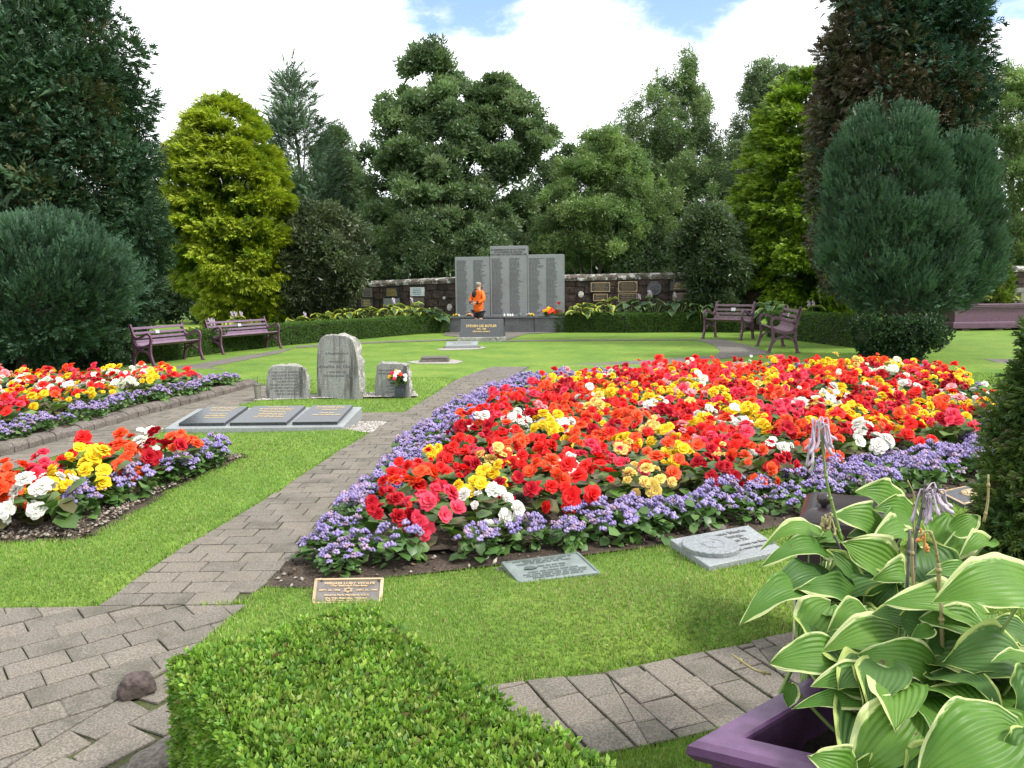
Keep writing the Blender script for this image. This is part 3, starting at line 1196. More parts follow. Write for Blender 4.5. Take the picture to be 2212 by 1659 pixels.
def wall_plaque(x0, y0, x1, y1, left, label, plate, rim=None, ink=None, rows=4, clipc=False, name='wall_plaque', seed=3, gap=0.0):
    c, d = wall_point((x0 + x1) / 2, (y0 + y1) / 2, left)
    sc = FPX / c.y
    w, h = (x1 - x0) / sc * 1.02, (y1 - y0) / sc
    t = thing(name, label, 'plaque', c, math.atan2(d.y, d.x))
    bm = bmesh.new()
    add_box(bm, (0, 0, 0), (w, 0.03, h), bevel=0.006)
    new_obj('plate', bm_mesh('plate', bm, plate), t)
    if rim is not None:
        bm = bmesh.new()
        k = 0.017
        for cx, cz, sx, sz in ((0, h / 2 - k / 2, w, k), (0, -h / 2 + k / 2, w, k), (-w / 2 + k / 2, 0, k, h - 2 * k), (w / 2 - k / 2, 0, k, h - 2 * k)):
            add_box(bm, (cx, -0.02, cz), (sx, 0.012, sz))
        if clipc:
            for sx in (-1, 1):
                for sz in (-1, 1):
                    add_box(bm, (sx * (w / 2 - 0.045), -0.019, sz * (h / 2 - 0.045)), (0.09, 0.012, k), Matrix.Rotation(sx * sz * PI / 4, 3, 'Y'))
        new_obj('rim', bm_mesh('rim', bm, rim), t)
    if ink is not None:
        rr = random.Random(seed)
        M = face_matrix((0, -0.0185, 0), (1, 0, 0), (0, 0, 1))
        rw = []
        hh = h * 0.8 / rows
        for k in range(rows):
            rw.append((0, h * 0.40 - hh * (k + 0.5), w * rr.uniform(0.45, 0.78)))
        worn_lines(t, rw, ink, M, h=min(hh * 0.6, 0.045), align='c', seed=seed)
    return t


wall_plaque(715.5, 626.5, 747, 664, True, 'blue-black wall plaque with two columns of gilt lines, beside the dark shrub', M_BLACK, None, M_DULLGOLD, 9, seed=1)
wall_plaque(751, 629, 774, 652, True, 'small dark wall plaque second from the left on the left wall', M_DARKBR, None, M_CUTSOFT, 4, seed=2)
wall_plaque(781, 622.5, 807.5, 642, True, 'brown bronze wall plaque directly above a black gilt one, left wall', M_BRONZE, None, M_CUT, 4, seed=3)
wall_plaque(778, 645, 810, 664, True, 'black wall plaque with gilt lines just below the brown bronze one', M_BLACK, None, M_GOLD, 4, seed=4)
wall_plaque(829, 621, 866, 642, True, 'black wall plaque with six gilt lines above a pale grey tablet', M_BLACK, None, M_GOLD, 6, seed=5)
wall_plaque(825.5, 644.5, 868, 664, True, 'pale grey granite wall tablet below a black gilt plaque, left wall', M_MONU, None, None, seed=6)
wall_plaque(884, 620.6, 920.5, 639.5, True, 'bright white wall plaque with faint blue lines, left of the memorial', M_WHITEP, None, mat_solid('blue_ink', (0.12, 0.2, 0.3), bump=0), 4, seed=7)
wall_plaque(884.5, 643, 920, 664, True, 'dull brown-grey wall tablet below the white plaque', M_BRONZE, None, None, seed=8)
wall_plaque(1277, 610.4, 1317, 630, False, 'rectangular bronze wall plaque with bright rim, nearest right of the memorial', M_DARKBR, M_BRONZERIM, M_DULLGOLD, 6, seed=9)
wall_plaque(1282, 634.8, 1312, 650, False, 'small rimmed bronze plaque low on the wall, half hidden by yellow-edged hosta', M_DARKBR, M_BRONZERIM, M_DULLGOLD, 3, seed=10)
wall_plaque(1336, 608, 1375.6, 631, False, 'bronze wall plaque with bright rim and clipped corners beside the round medallion', M_DARKBR, M_BRONZERIM, M_DULLGOLD, 6, True, seed=11)
wall_plaque(1336, 634, 1375.6, 652, False, 'rimmed bronze plaque directly below the clipped-corner one', M_DARKBR, M_BRONZERIM, M_DULLGOLD, 3, seed=12)
wall_plaque(1449, 608, 1497, 627.4, False, 'grey stone wall tablet with gilt lines right of the round medallion', M_BLACK2, None, M_GOLD, 4, seed=13)
wall_plaque(1454, 633, 1494, 650, False, 'rimmed plaque low on the wall below the grey stone tablet', M_BRONZE, M_BRONZERIM, M_DULLGOLD, 2, seed=14)
c, d = wall_point(1414, 623, False)
med = thing('wall_medallion', 'round dark relief medallion on the right wall between two plaques', 'medallion', c, math.atan2(d.y, d.x))
bm = bmesh.new()
rm = 15.2 / FPX * c.y
add_lathe(bm, [(rm, -0.02), (rm, 0.02), (rm * 0.93, 0.03), (rm * 0.86, 0.03), (rm * 0.82, 0.016)], 32)
o = new_obj('disc', bm_mesh('disc', bm, M_PLINTH), med)
o.rotation_euler = (PI / 2, 0, 0)
bm = bmesh.new()
for k in range(3):
    pts = [Vector((rm * (0.62 - 0.2 * k) * math.cos(a) + 0.02 * k, 0.02 - 0.004 * k - 0.04, rm * (0.55 - 0.16 * k) * math.sin(a) - 0.02)) for a in [0.4 + k + j * 0.45 for j in range(9)]]
    add_tube(bm, pts, 0.02, 6)
new_obj('relief', bm_mesh('relief', bm, M_PLINTH), med)
for (x, y, r, lb) in ((960, 644, 3.2, 'small round white disc fixed to the wall left of the memorial'), (972, 664, 6.5, 'pale worn shield on the wall beside the memorial foot'), (1283, 633, 0, ''), (1255, 636, 6.0, 'pale worn round badge on the wall right of the memorial')):
    if not r:
        continue
    c, d = wall_point(x, y, x < 1100)
    t = thing('wall_badge', lb, 'badge', c, math.atan2(d.y, d.x))
    bm = bmesh.new()
    rr = r / FPX * c.y
    add_lathe(bm, [(rr, -0.02), (rr, 0.012), (rr * 0.8, 0.02)], 14, sy=1.15)
    o = new_obj('badge_face', bm_mesh('badge_face', bm, mat_stone('chalky_badge', (0.4, 0.38, 0.34), (0.6, 0.6, 0.56), (0.16, 0.12, 0.1), stain=9, fine=30, stain_amt=0.8)), t)
    o.rotation_euler = (PI / 2, 0, 0)


# ------------------------------------------------------------------ rough-hewn headstones
def headstone(label, x0, x1, ybot, h, prof, thick, rz, lines, lsize, lx=0.0, seed=0):
    c = G((x0 + x1) / 2, ybot)
    w = (x1 - x0) / FPX * c.y
    t = thing('headstone', label, 'headstone', c, rz, 'rough granite memorial stones on the lawn')
    pr = [(px * w, pz * h) for px, pz in prof]
    # resample outline
    r = random.Random(seed)
    front, back = [], []
    bm = bmesh.new()
    fine = []
    n = len(pr)
    for i in range(n):
        a, b = Vector(pr[i]), Vector(pr[(i + 1) % n])
        k = 1 if (a.y < 0.01 and b.y < 0.01) else max(1, int((b - a).length / 0.05))
        for j in range(k):
            fine.append(a + (b - a) * j / k)
    layers = [(0.0, 0.0, 0.0), (0.03, 0.012, 0.006), (thick * 0.35, 0.02, 0.02), (thick * 0.7, 0.0, 0.025), (thick, -0.04, 0.02)]
    rings = []
    cz = h * 0.45
    for yy, grow, jit in layers:
        ring = []
        for p in fine:
            v = Vector((p.x, p.y - cz))
            d = v.normalized()
            g = grow + (r.uniform(-jit, jit) if p.y > 0.02 else 0)
            ring.append(bm.verts.new((p.x + d.x * g, yy + (r.uniform(-jit, jit) * 0.6 if yy > 0 else 0), max(-0.03, p.y + d.y * g))))
        rings.append(ring)
    m = len(fine)
    for a, b in zip(rings[:-1], rings[1:]):
        for k in range(m):
            bm.faces.new((a[k], a[(k + 1) % m], b[(k + 1) % m], b[k]))
    bm.faces.new(rings[-1])
    rough = bm_mesh('rough_sides', bm, M_HEADROUGH)
    new_obj('rough_sides', rough, t)
    bm = bmesh.new()
    vf = [bm.verts.new((p.x, -0.003, max(-0.03, p.y))) for p in fine]
    vb = [bm.verts.new((p.x, 0.012, max(-0.03, p.y))) for p in fine]
    for k in range(m):
        bm.faces.new((vf[k], vf[(k + 1) % m], vb[(k + 1) % m], vb[k]))
    bm.faces.new(vf)
    bm.faces.new(vb[::-1])
    new_obj('dressed_face', bm_mesh('dressed_face', bm, M_HEAD), t)
    for txt, zz, sz in lines:
        if txt:
            letter(t, txt, sz * lsize, M_CUTSOFT, face_matrix((lx * w, -0.0036, zz * h), (1, 0, 0), (0, 0, 1)), bold=0.0012, depth=0.0006)
    return t, w


headstone('tallest of three rough granite stones, dark rain streaks, lettered in the middle', 684, 781, 866, 0.885,
          [(-0.5, 0), (0.5, 0), (0.485, 0.3), (0.46, 0.62), (0.40, 0.84), (0.35, 0.93), (0.20, 0.985), (-0.06, 1.0), (-0.26, 0.995), (-0.38, 0.94), (-0.44, 0.86), (-0.475, 0.66), (-0.5, 0.35)], 0.33, math.radians(-8),
          [('In Remembrance of', 0.725, 0.85), ('the victims of', 0.60, 0.85), ('Lockerbie Air Disaster', 0.525, 1.32), ('who died on', 0.445, 0.95), ('21st December 1988', 0.385, 1.0)], 0.047, lx=-0.01, seed=2)
headstone('low rough granite stone at the left of the tall one, eight lines of names', 578, 668, 868, 0.49,
          [(-0.5, 0), (0.5, 0), (0.495, 0.35), (0.47, 0.62), (0.43, 0.86), (0.36, 0.95), (0.1, 0.985), (-0.2, 1.0), (-0.35, 0.97), (-0.44, 0.88), (-0.49, 0.6), (-0.5, 0.3)], 0.15, math.radians(2),
          [(s, 0.815 - 0.0855 * k, 1) for k, s in enumerate(('JOHN DAVID AKERSTROM', 'NICOLE ELISE BOULANGER', 'MICHAEL WARREN BUSER', 'VALERIE CANADY', 'THOMAS BROWN FLANNIGAN', 'KATHLEEN MARY FLANNIGAN', 'AMY BETH GALLAGHER', 'NICOLA JANE HALL'))], 0.034, seed=5)
headstone('low rough granite stone at the right of the tall one, flower pot before it', 809, 888, 862, 0.49,
          [(-0.5, 0), (0.5, 0), (0.49, 0.3), (0.46, 0.7), (0.41, 0.93), (0.3, 0.975), (-0.1, 0.985), (-0.3, 1.0), (-0.38, 0.95), (-0.43, 0.85), (-0.485, 0.55), (-0.5, 0.25)], 0.17, math.radians(-10),
          [(s, 0.80 - 0.087 * k, 1) for k, s in enumerate(('DORA HENRIETTA HENRY', 'MAURICE PETER HENRY', 'WILL', 'JEAN', 'DA', 'JOANNE', 'DAVID', 'LYNSEY ANN'))], 0.034, lx=-0.02, seed=9)

# gravel at the feet of the stones
P_FOOT = gpoly([(548, 872), (690, 867), (905, 862), (895, 852), (700, 858), (560, 863)])
sheet('gravel_patch', P_FOOT, 0.0445, M_GRAVEL)
crumbs('gravel', P_FOOT, 900, 0.047, 0.007, 0.016, [(0.4, 0.38, 0.35), (0.28, 0.26, 0.24), (0.5, 0.48, 0.45)])

# ------------------------------------------------------------------ sloping slab with three dark plaques
slab = thing('memorial_slab', 'long low grey granite wedge on the lawn holding three polished dark tablets', 'memorial slab', (-2.68, 8.62, 0))
bm = bmesh.new()
fr, bk = 8.29 - 8.62, 8.96 - 8.62
zs = (0.055, 0.165)
a = [bm.verts.new(v) for v in ((-1.0, fr, -0.02), (0.89, fr, -0.02), (0.97, bk, -0.02), (-0.90, bk, -0.02))]
b = [bm.verts.new(v) for v in ((-1.0, fr, zs[0]), (0.89, fr, zs[0]), (0.97, bk, zs[1]), (-0.90, bk, zs[1]))]
for k in range(4):
    bm.faces.new((a[k], a[(k + 1) % 4], b[(k + 1) % 4], b[k]))
bm.faces.new(b)
bm.faces.new(a[::-1])
bmesh.ops.bevel(bm, geom=bm.edges[:], offset=0.005, segments=1, affect='EDGES')
new_obj('granite_base', bm_mesh('granite_base', bm, M_GRANITE), slab)
sl_ang = math.atan2(zs[1] - zs[0], bk - fr)


def slab_pt(u, v, lift):
    """u 0..1 along, v 0 front .. 1 back."""
    x0, x1 = -1.0 + 0.10 * v, 0.89 + 0.08 * v
    return Vector((x0 + (x1 - x0) * u, fr + (bk - fr) * v, zs[0] + (zs[1] - zs[0]) * v)) + Vector((0, -math.sin(sl_ang), math.cos(sl_ang))) * lift


for k, (u0, u1, lb) in enumerate(((0.065, 0.325, 'left dark tablet'), (0.352, 0.672, 'middle dark tablet'), (0.705, 0.958, 'right dark tablet'))):
    bm = bmesh.new()
    q = [(u0, 0.09), (u1, 0.09), (u1 - 0.006, 0.94), (u0 + 0.004, 0.94)]
    lo = [bm.verts.new(slab_pt(u, v, 0.001)) for u, v in q]
    hi = [bm.verts.new(slab_pt(u, v, 0.036)) for u, v in q]
    for i in range(4):
        bm.faces.new((lo[i], lo[(i + 1) % 4], hi[(i + 1) % 4], hi[i]))
    bm.faces.new(hi)
    bm.faces.new(lo[::-1])
    bmesh.ops.bevel(bm, geom=bm.edges[:], offset=0.003, segments=1, affect='EDGES')
    o = new_obj('dark_tablet', bm_mesh('dark_tablet', bm, M_BLACK), slab)
    cpt = slab_pt((u0 + u1) / 2, 0.55, 0.0375)
    M = face_matrix(cpt, (1, 0, 0), (0, math.cos(sl_ang), math.sin(sl_ang)))
    rr = random.Random(k)
    wl = (u1 - u0) * 1.9
    rows = [(0.03, 0.21 - 0.058 * i, wl * rr.uniform(0.3, 0.68)) for i in range(7 if k != 2 else 6) if not (i == 3 and k != 1)]
    worn_lines(o, rows, M_GOLD, M, h=0.022, align='c', seed=30 + k)


# ------------------------------------------------------------------ upright dark stone, pale wedge marker, flat marker
c = G(1040, 737.5)
st = thing('memorial_stone', 'dark grey leaning memorial stone with gilt name on a rough base before the monument', 'memorial stone', c, math.radians(-3))
bm = bmesh.new()
add_box(bm, (0, 0.18, 0.045), (1.34, 0.62, 0.15), bevel=0.02)
for v in bm.verts:
    v.co += Vector((random.uniform(-.012, .012), random.uniform(-.015, .015), random.uniform(-.006, .006)))
new_obj('rough_base', bm_mesh('rough_base', bm, M_HEADROUGH), st)
bm = bmesh.new()
pts = [(-0.61, -0.04), (0.61, -0.04), (0.66, 0.36), (-0.63, 0.36)]
lo = [bm.verts.new((x, y, 0.117)) for x, y in pts]
top = [(-0.585, 0.10), (0.585, 0.10), (0.60, 0.30), (-0.60, 0.30)]
hi = [bm.verts.new((x, y, 0.61)) for x, y in top]
for i in range(4):
    bm.faces.new((lo[i], lo[(i + 1) % 4], hi[(i + 1) % 4], hi[i]))
bm.faces.new(hi)
bm.faces.new(lo[::-1])
bmesh.ops.bevel(bm, geom=bm.edges[:], offset=0.008, segments=1, affect='EDGES')
new_obj('leaning_tablet', bm_mesh('leaning_tablet', bm, M_BLACK2), st)
ang = math.atan2(0.14, 0.493)
for txt, f, sz in (('STEVEN LEE BUTLER', 0.63, 0.096), ('1952 - 1988', 0.47, 0.054), ('Life in love - Know it', 0.33, 0.056)):
    letter(st, txt, sz, M_GOLD, face_matrix((0, -0.04 + 0.14 * f - 0.004, 0.117 + 0.493 * f), (1, 0, 0), (0, math.sin(ang), math.cos(ang))), bold=0.002)

c = G(997, 752)
st = thing('memorial_marker', 'pale silver granite wedge marker with rough front edge, before the dark leaning stone', 'memorial marker', c, math.radians(3))
bm = bmesh.new()
lo = [bm.verts.new(v) for v in ((-0.40, 0, 0), (0.40, 0, 0), (0.42, 0.36, 0), (-0.39, 0.36, 0))]
hi = [bm.verts.new(v) for v in ((-0.39, 0, 0.065), (0.39, 0, 0.065), (0.42, 0.36, 0.145), (-0.38, 0.36, 0.145))]
for i in range(4):
    bm.faces.new((lo[i], lo[(i + 1) % 4], hi[(i + 1) % 4], hi[i]))
bm.faces.new(hi)
bm.faces.new(lo[::-1])
new_obj('granite_wedge', bm_mesh('granite_wedge', bm, M_GRANITE), st)
a2 = math.atan2(0.08, 0.36)
worn_lines(st, [(0, 0.10, 0.62), (0, 0.04, 0.44), (0, -0.02, 0.42), (0, -0.08, 0.52)], M_CUTSOFT, face_matrix((0.005, 0.18, 0.1065), (1, 0, 0), (0, math.cos(a2), math.sin(a2))), h=0.028, align='c', seed=44)
new_obj('foot_slab', box_mesh('foot_slab', (0, 0.16, -0.004), (0.95, 0.5, 0.03), M_KERB, 0.005), st)

c = G(938, 783)
st = thing('memorial_marker', 'low flat brown-grey marker slab set in a gravel patch on the far lawn', 'memorial marker', c, math.radians(1))
new_obj('foot_slab', box_mesh('foot_slab', (0, 0.22, 0.02), (0.58, 0.44, 0.075), M_KERB, 0.006), st)
o = new_obj('plate', box_mesh('plate', (0, 0.24, 0.085), (0.54, 0.40, 0.03), M_BRONZE, 0.006), st)
for nm, pl in (('gravel_patch', [(878, 782), (905, 779), (980, 777), (1002, 781), (985, 786), (900, 786)]), ('gravel_patch', [(940, 755), (970, 750), (1040, 749), (1052, 751), (1030, 755), (960, 757)])):
    sheet(nm, gpoly(pl), 0.006, M_GRAVEL)


# ------------------------------------------------------------------ plaques set in the near grass
def ground_plaque(name, label, P, thick, tilt_front, tilt_back, plate, base=None, rim=None):
    """P: plan corners front-left, front-right, back-right, back-left."""
    cen = sum((Vector((p[0], p[1], 0)) for p in P), Vector()) / 4
    t = thing(name, label, 'plaque', cen)
    zf, zb = tilt_front, tilt_back
    z4 = (zf, zf, zb, zb)

    def solid(inset, z_lo, z_hi, mat, nm, grow=0.0):
        bm = bmesh.new()
        lo, hi = [], []
        for p, z in zip(P, z4):
            q = Vector((p[0], p[1], 0)) - cen
            q *= 1 + grow
            lo.append(bm.verts.new((q.x, q.y, z + z_lo)))
            hi.append(bm.verts.new((q.x, q.y, z + z_hi)))
        for i in range(4):
            bm.faces.new((lo[i], lo[(i + 1) % 4], hi[(i + 1) % 4], hi[i]))
        bm.faces.new(hi)
        bm.faces.new(lo[::-1])
        bmesh.ops.bevel(bm, geom=bm.edges[:], offset=0.003, segments=1, affect='EDGES')
        return new_obj(nm, bm_mesh(nm, bm, mat), t)
    if base is not None:
        solid(0, -0.06, 0.0, base, 'foot_slab', 0.14)
    solid(0, 0.001 if base else -0.05, thick, plate, 'plate')
    fl, fr_, br, bl = [Vector((p[0], p[1], z + thick)) - cen for p, z in zip(P, z4)]
    if rim is not None:
        bm = bmesh.new()
        cc = (fl + fr_ + br + bl) / 4
        ptsr = [cc + (q - cc) * 0.985 for q in (fl, fr_, br, bl)]
        upn = (fr_ - fl).cross(bl - fl).normalized()
        for i in range(4):
            a_, b_ = ptsr[i], ptsr[(i + 1) % 4]
            ins = (cc - (a_ + b_) / 2).normalized() * 0.010
            v = [bm.verts.new(q) for q in (a_ - ins * 0.4 + upn * 0.0015, b_ - ins * 0.4 + upn * 0.0015, b_ + ins + upn * 0.0065, a_ + ins + upn * 0.0065)]
            bm.faces.new(v)
            w_ = [bm.verts.new(q) for q in (a_ + ins + upn * 0.0065, b_ + ins + upn * 0.0065, b_ + ins * 1.15 + upn * 0.0008, a_ + ins * 1.15 + upn * 0.0008)]
            bm.faces.new(w_)
        new_obj('rim', bm_mesh('rim', bm, rim), t)
    org = (fl + fr_ + br + bl) / 4
    right = ((fr_ - fl) + (br - bl)) / 2
    upv = ((bl - fl) + (br - fr_)) / 2
    M = face_matrix(org + Vector((0, 0, 0.0022)), right, upv)
    return t, M, right.length, upv.length


a = G(674, 1311, 0.03)
b = G(824, 1311, 0.03)
c_ = G(829, 1254, 0.10)
d_ = G(681, 1256, 0.10)
t, M, w, h = ground_plaque('bronze_plaque', 'bronze plaque with six-pointed star and bright rim in grass behind the clipped hedge', [a[:2], b[:2], c_[:2], d_[:2]], 0.012, 0.03, 0.10, M_BRONZE, None, M_BRONZERIM)
for txt, f, sz in (('MIRIAM LUBY WOLFE', 0.29, 0.125), ('Our Beloved Daughter', 0.20, 0.095), ('Severna Park, Maryland, U.S.A.', -0.16, 0.085), ('She Was Beautiful, Talented,', -0.28, 0.085), ('Full Of Love, Light And Joy.', -0.36, 0.085)):
    letter(t, txt, sz * h, M_BRONZERIM, M @ Matrix.Translation((0, f * h, 0)), bold=0.0006, wide=1.25)
letter(t, 'SEPT. 26, 1968', 0.085 * h, M_BRONZERIM, M @ Matrix.Translation((-0.27 * w, 0.03 * h, 0)), bold=0.0006, wide=1.2)
letter(t, 'DEC. 21, 1988', 0.085 * h, M_BRONZERIM, M @ Matrix.Translation((0.27 * w, 0.03 * h, 0)), bold=0.0006, wide=1.2)
bm = bmesh.new()
for s in (1, -1):
    pts = [Vector((0.024 * math.cos(PI / 2 * s + k * 2 * PI / 3), 0.017 * math.sin(PI / 2 * s + k * 2 * PI / 3), 0.001)) for k in range(4)]
    for p, q in zip(pts[:-1], pts[1:]):
        add_bar(bm, [p, q], 0.0035, 0.0015, (0, 0, 1))
o = new_obj('star', bm_mesh('star', bm, M_BRONZERIM), t)
o.matrix_local = M @ Matrix.Translation((0, 0.03 * h, 0))
bm = bmesh.new()
for sx in (-0.42, 0.42):
    add_lathe(bm, [(0.006, 0), (0.006, 0.004), (0.003, 0.006)], 10, (sx * w, 0.40 * h, 0))
o = new_obj('screw', bm_mesh('screw', bm, M_DARKBR), t)
o.matrix_local = M

a, b, c_, d_ = G(1122.5, 1262, 0.05), G(1296.5, 1239, 0.05), G(1249, 1197, 0.05), G(1083.5, 1219, 0.05)
t, M, w, h = ground_plaque('green_plaque', 'weathered green-grey bronze plaque on its own slab in the near grass', [a[:2], b[:2], c_[:2], d_[:2]], 0.03, 0.025, 0.03, M_VERDI, M_KERB, M_VERDI)
M_VINK = mat_solid('dark_verdigris', (0.055, 0.075, 0.068), rough=0.6, bump=0)
worn_lines(t, [(0, 0.40 * h, 0.75 * w), (0, 0.33 * h, 0.5 * w), (0, 0.26 * h, 0.72 * w), (0.02, 0.10 * h, 0.36 * w), (0.02, 0.0 * h, 0.26 * w), (0, -0.12 * h, 0.62 * w), (0, -0.21 * h, 0.78 * w), (0, -0.29 * h, 0.74 * w), (0, -0.37 * h, 0.62 * w)], M_VINK, M, h=0.0155, align='c', seed=61)
bm = bmesh.new()
add_lathe(bm, [(0.02, 0), (0.024, 0.003), (0.012, 0.006)], 10, (-0.24 * w, 0.06 * h, 0), sx=1.3)
add_bar(bm, [(-0.32 * w, 0.02 * h, 0.003), (-0.16 * w, 0.02 * h, 0.003)], 0.008, 0.004, (0, 0, 1))
o = new_obj('emblem', bm_mesh('emblem', bm, M_VINK), t)
o.matrix_local = M

a, b, c_, d_ = G(1530.5, 1233, 0.04), G(1694.5, 1198, 0.04), G(1616, 1145, 0.04), G(1447, 1176, 0.04)
t, M, w, h = ground_plaque('granite_plaque', 'pale granite plaque with a raised round disc, lettered, beside the potted hosta', [a[:2], b[:2], c_[:2], d_[:2]], 0.02, 0.045, 0.05, M_GRANITE, None, None)
bm = bmesh.new()
add_lathe(bm, [(0.155, 0), (0.155, 0.022), (0.15, 0.026)], 36, (-0.24 * w, -0.02 * h, 0))
o = new_obj('raised_disc', bm_mesh('raised_disc', bm, M_MONU), t)
o.matrix_local = M
bm = bmesh.new()
for k in range(5):
    pts = [Vector((-0.24 * w + (0.03 + 0.012 * k) * math.cos(a_), -0.02 * h + (0.03 + 0.012 * k) * math.sin(a_), 0.027)) for a_ in [k * 1.3 + j * 0.4 for j in range(6)]]
    add_tube(bm, pts, 0.0025, 5)
o = new_obj('carving', bm_mesh('carving', bm, M_GRANITE), t)
o.matrix_local = M
for txt, x, y, sz in (('Suzanne Marie', 0.17, 0.33, 0.125), ('Miazga', 0.19, 0.20, 0.125), ('age 22', 0.19, 0.06, 0.105), ('"I want to live', 0.22, -0.10, 0.095), ('life, not just exist."', 0.21, -0.22, 0.095)):
    letter(t, txt, sz * h, M_CUTSOFT, M @ Matrix.Translation((x * w, y * h, 0)), bold=0.0008)

a, b, c_, d_ = G(2083, 1092, 0.05), G(2150, 1071, 0.05), G(2091, 1052, 0.05), G(2026, 1065, 0.05)
t, M, w, h = ground_plaque('bronze_plaque', 'dark plaque with pale rim and gold oval, half hidden by the evergreen', [a[:2], b[:2], c_[:2], d_[:2]], 0.03, 0.025, 0.03, M_BLACK2, M_KERB, M_BRONZERIM)
bm = bmesh.new()
add_lathe(bm, [(0.075, 0), (0.07, 0.012), (0.04, 0.022)], 20, (0.05, -0.01, 0), sx=1.25, sy=0.8)
o = new_obj('gold_oval', bm_mesh('gold_oval', bm, M_BRONZERIM), t)
o.matrix_local = M
worn_lines(t, [(-0.05, 0.11, 0.13)], M_BRONZERIM, M, h=0.026, align='c', seed=5)

# ------------------------------------------------------------------ benches
M_BENCH = mat_solid('plum_paint', (0.115, 0.052, 0.088), rough=0.42, vary=0.15, scale=10, bump=0.08)
M_BENCHB = mat_solid('dusky_plum_paint', (0.10, 0.050, 0.072), rough=0.55, vary=0.25, scale=14, bump=0.12)
M_SLAT = mat_solid('plum_slat_paint', (0.17, 0.105, 0.165), rough=0.38, vary=0.15, scale=12, bump=0.08)
M_SLATB = mat_solid('faded_plum_slats', (0.15, 0.09, 0.115), rough=0.6, vary=0.35, scale=16, bump=0.15)
M_PLATE = mat_solid('steel_name_plate', (0.55, 0.56, 0.57), rough=0.35, metal=0.3, bump=0)


def bench(label, A, B, scale, mf, ms, plate_x=0.5, bright=True):
    """A and B: plan positions of the front feet of the left and right end seen from the front."""
    A = Vector((A[0], A[1], 0))
    B = Vector((B[0], B[1], 0))
    d = B - A
    L_ = d.length / scale
    t = thing('park_bench', label, 'bench', A, math.atan2(d.y, d.x), 'plum cast iron park benches')
    t.scale = (scale,) * 3
    seat = catmull([(0.045, 0.415), (0.13, 0.385), (0.26, 0.36), (0.36, 0.375), (0.415, 0.44), (0.455, 0.60), (0.50, 0.80)], 5)
    arm = catmull([(0.03, 0.42), (0.005, 0.50), (0.012, 0.585), (0.07, 0.635), (0.16, 0.62), (0.26, 0.565), (0.35, 0.55), (0.42, 0.60), (0.46, 0.70), (0.505, 0.83)], 5)
    fleg = catmull([(-0.03, 0.0), (0.0, 0.10), (0.035, 0.22), (0.035, 0.33), (0.03, 0.42)], 4)
    bleg = catmull([(0.47, 0.0), (0.445, 0.12), (0.42, 0.24), (0.42, 0.36), (0.415, 0.44)], 4)
    arch = catmull([(0.035, 0.17), (0.09, 0.245), (0.16, 0.285), (0.235, 0.295), (0.31, 0.285), (0.375, 0.245), (0.43, 0.17)], 4)
    post = [(0.235, 0.29), (0.24, 0.365)]
    for x in (0.0, L_):
        bm = bmesh.new()
        for pts, w in ((seat, 0.045), (arm, 0.042), (fleg, 0.05), (bleg, 0.05), (arch, 0.032), (post, 0.035)):
            add_bar(bm, [Vector((x, p[0], p[1])) for p in pts], w, 0.042, (1, 0, 0))
        add_box(bm, (x, -0.035, 0.012), (0.055, 0.085, 0.024), bevel=0.006)
        add_box(bm, (x, 0.475, 0.012), (0.055, 0.085, 0.024), bevel=0.006)
        new_obj('end_frame', bm_mesh('end_frame', bm, mf), t)
    sl_ = box_mesh('slat', (0, 0, 0), (L_, 0.05, 0.022), ms, 0.006)
    ks = len(seat) - 1
    for f in (0.015, 0.10, 0.19, 0.28, 0.37, 0.46, 0.545, 0.63, 0.71, 0.79, 0.87, 0.95):
        i = min(int(f * ks), ks - 1)
        p = seat[i].lerp(seat[i + 1], f * ks - i)
        dd = (seat[i + 1] - seat[i]).normalized()
        nv = Vector((-dd.y, dd.x))
        o = new_obj('slat', sl_, t)
        o.location = (L_ / 2, p.x + nv.x * 0.026, p.y + nv.y * 0.026)
        o.rotation_euler = (math.atan2(dd.y, dd.x), 0, 0)
    p = seat[ks - 4]
    o = new_obj('name_plate', box_mesh('name_plate', (0, 0, 0), (0.11, 0.07, 0.006), M_PLATE), t)
    o.location = (L_ * plate_x, p.x - 0.042, p.y + 0.02)
    o.rotation_euler = (math.radians(78), 0, 0)
    return t


def foot(xD, yD):
    return G(xD, yD)


bench('nearest of the two plum benches by the left hedge, in front of the dark conifer', G(330, 791), G(436, 777), 1.0, M_BENCH, M_SLAT, 0.45)
bench('longer plum bench by the left hedge, bright white plate on its back', G(480.6, 766), G(605, 752.5), 0.98, M_BENCH, M_SLAT, 0.52)
bench('plum bench facing the lawn before the right hedge, hostas behind it', G(1520, 731), G(1601, 735), 1.24, M_BENCHB, M_SLATB, 0.5)
bench('plum bench seen end-on at the right of the grey paved corner', G(1639, 748), G(1664, 762.5), 1.22, M_BENCHB, M_SLATB, 0.5)

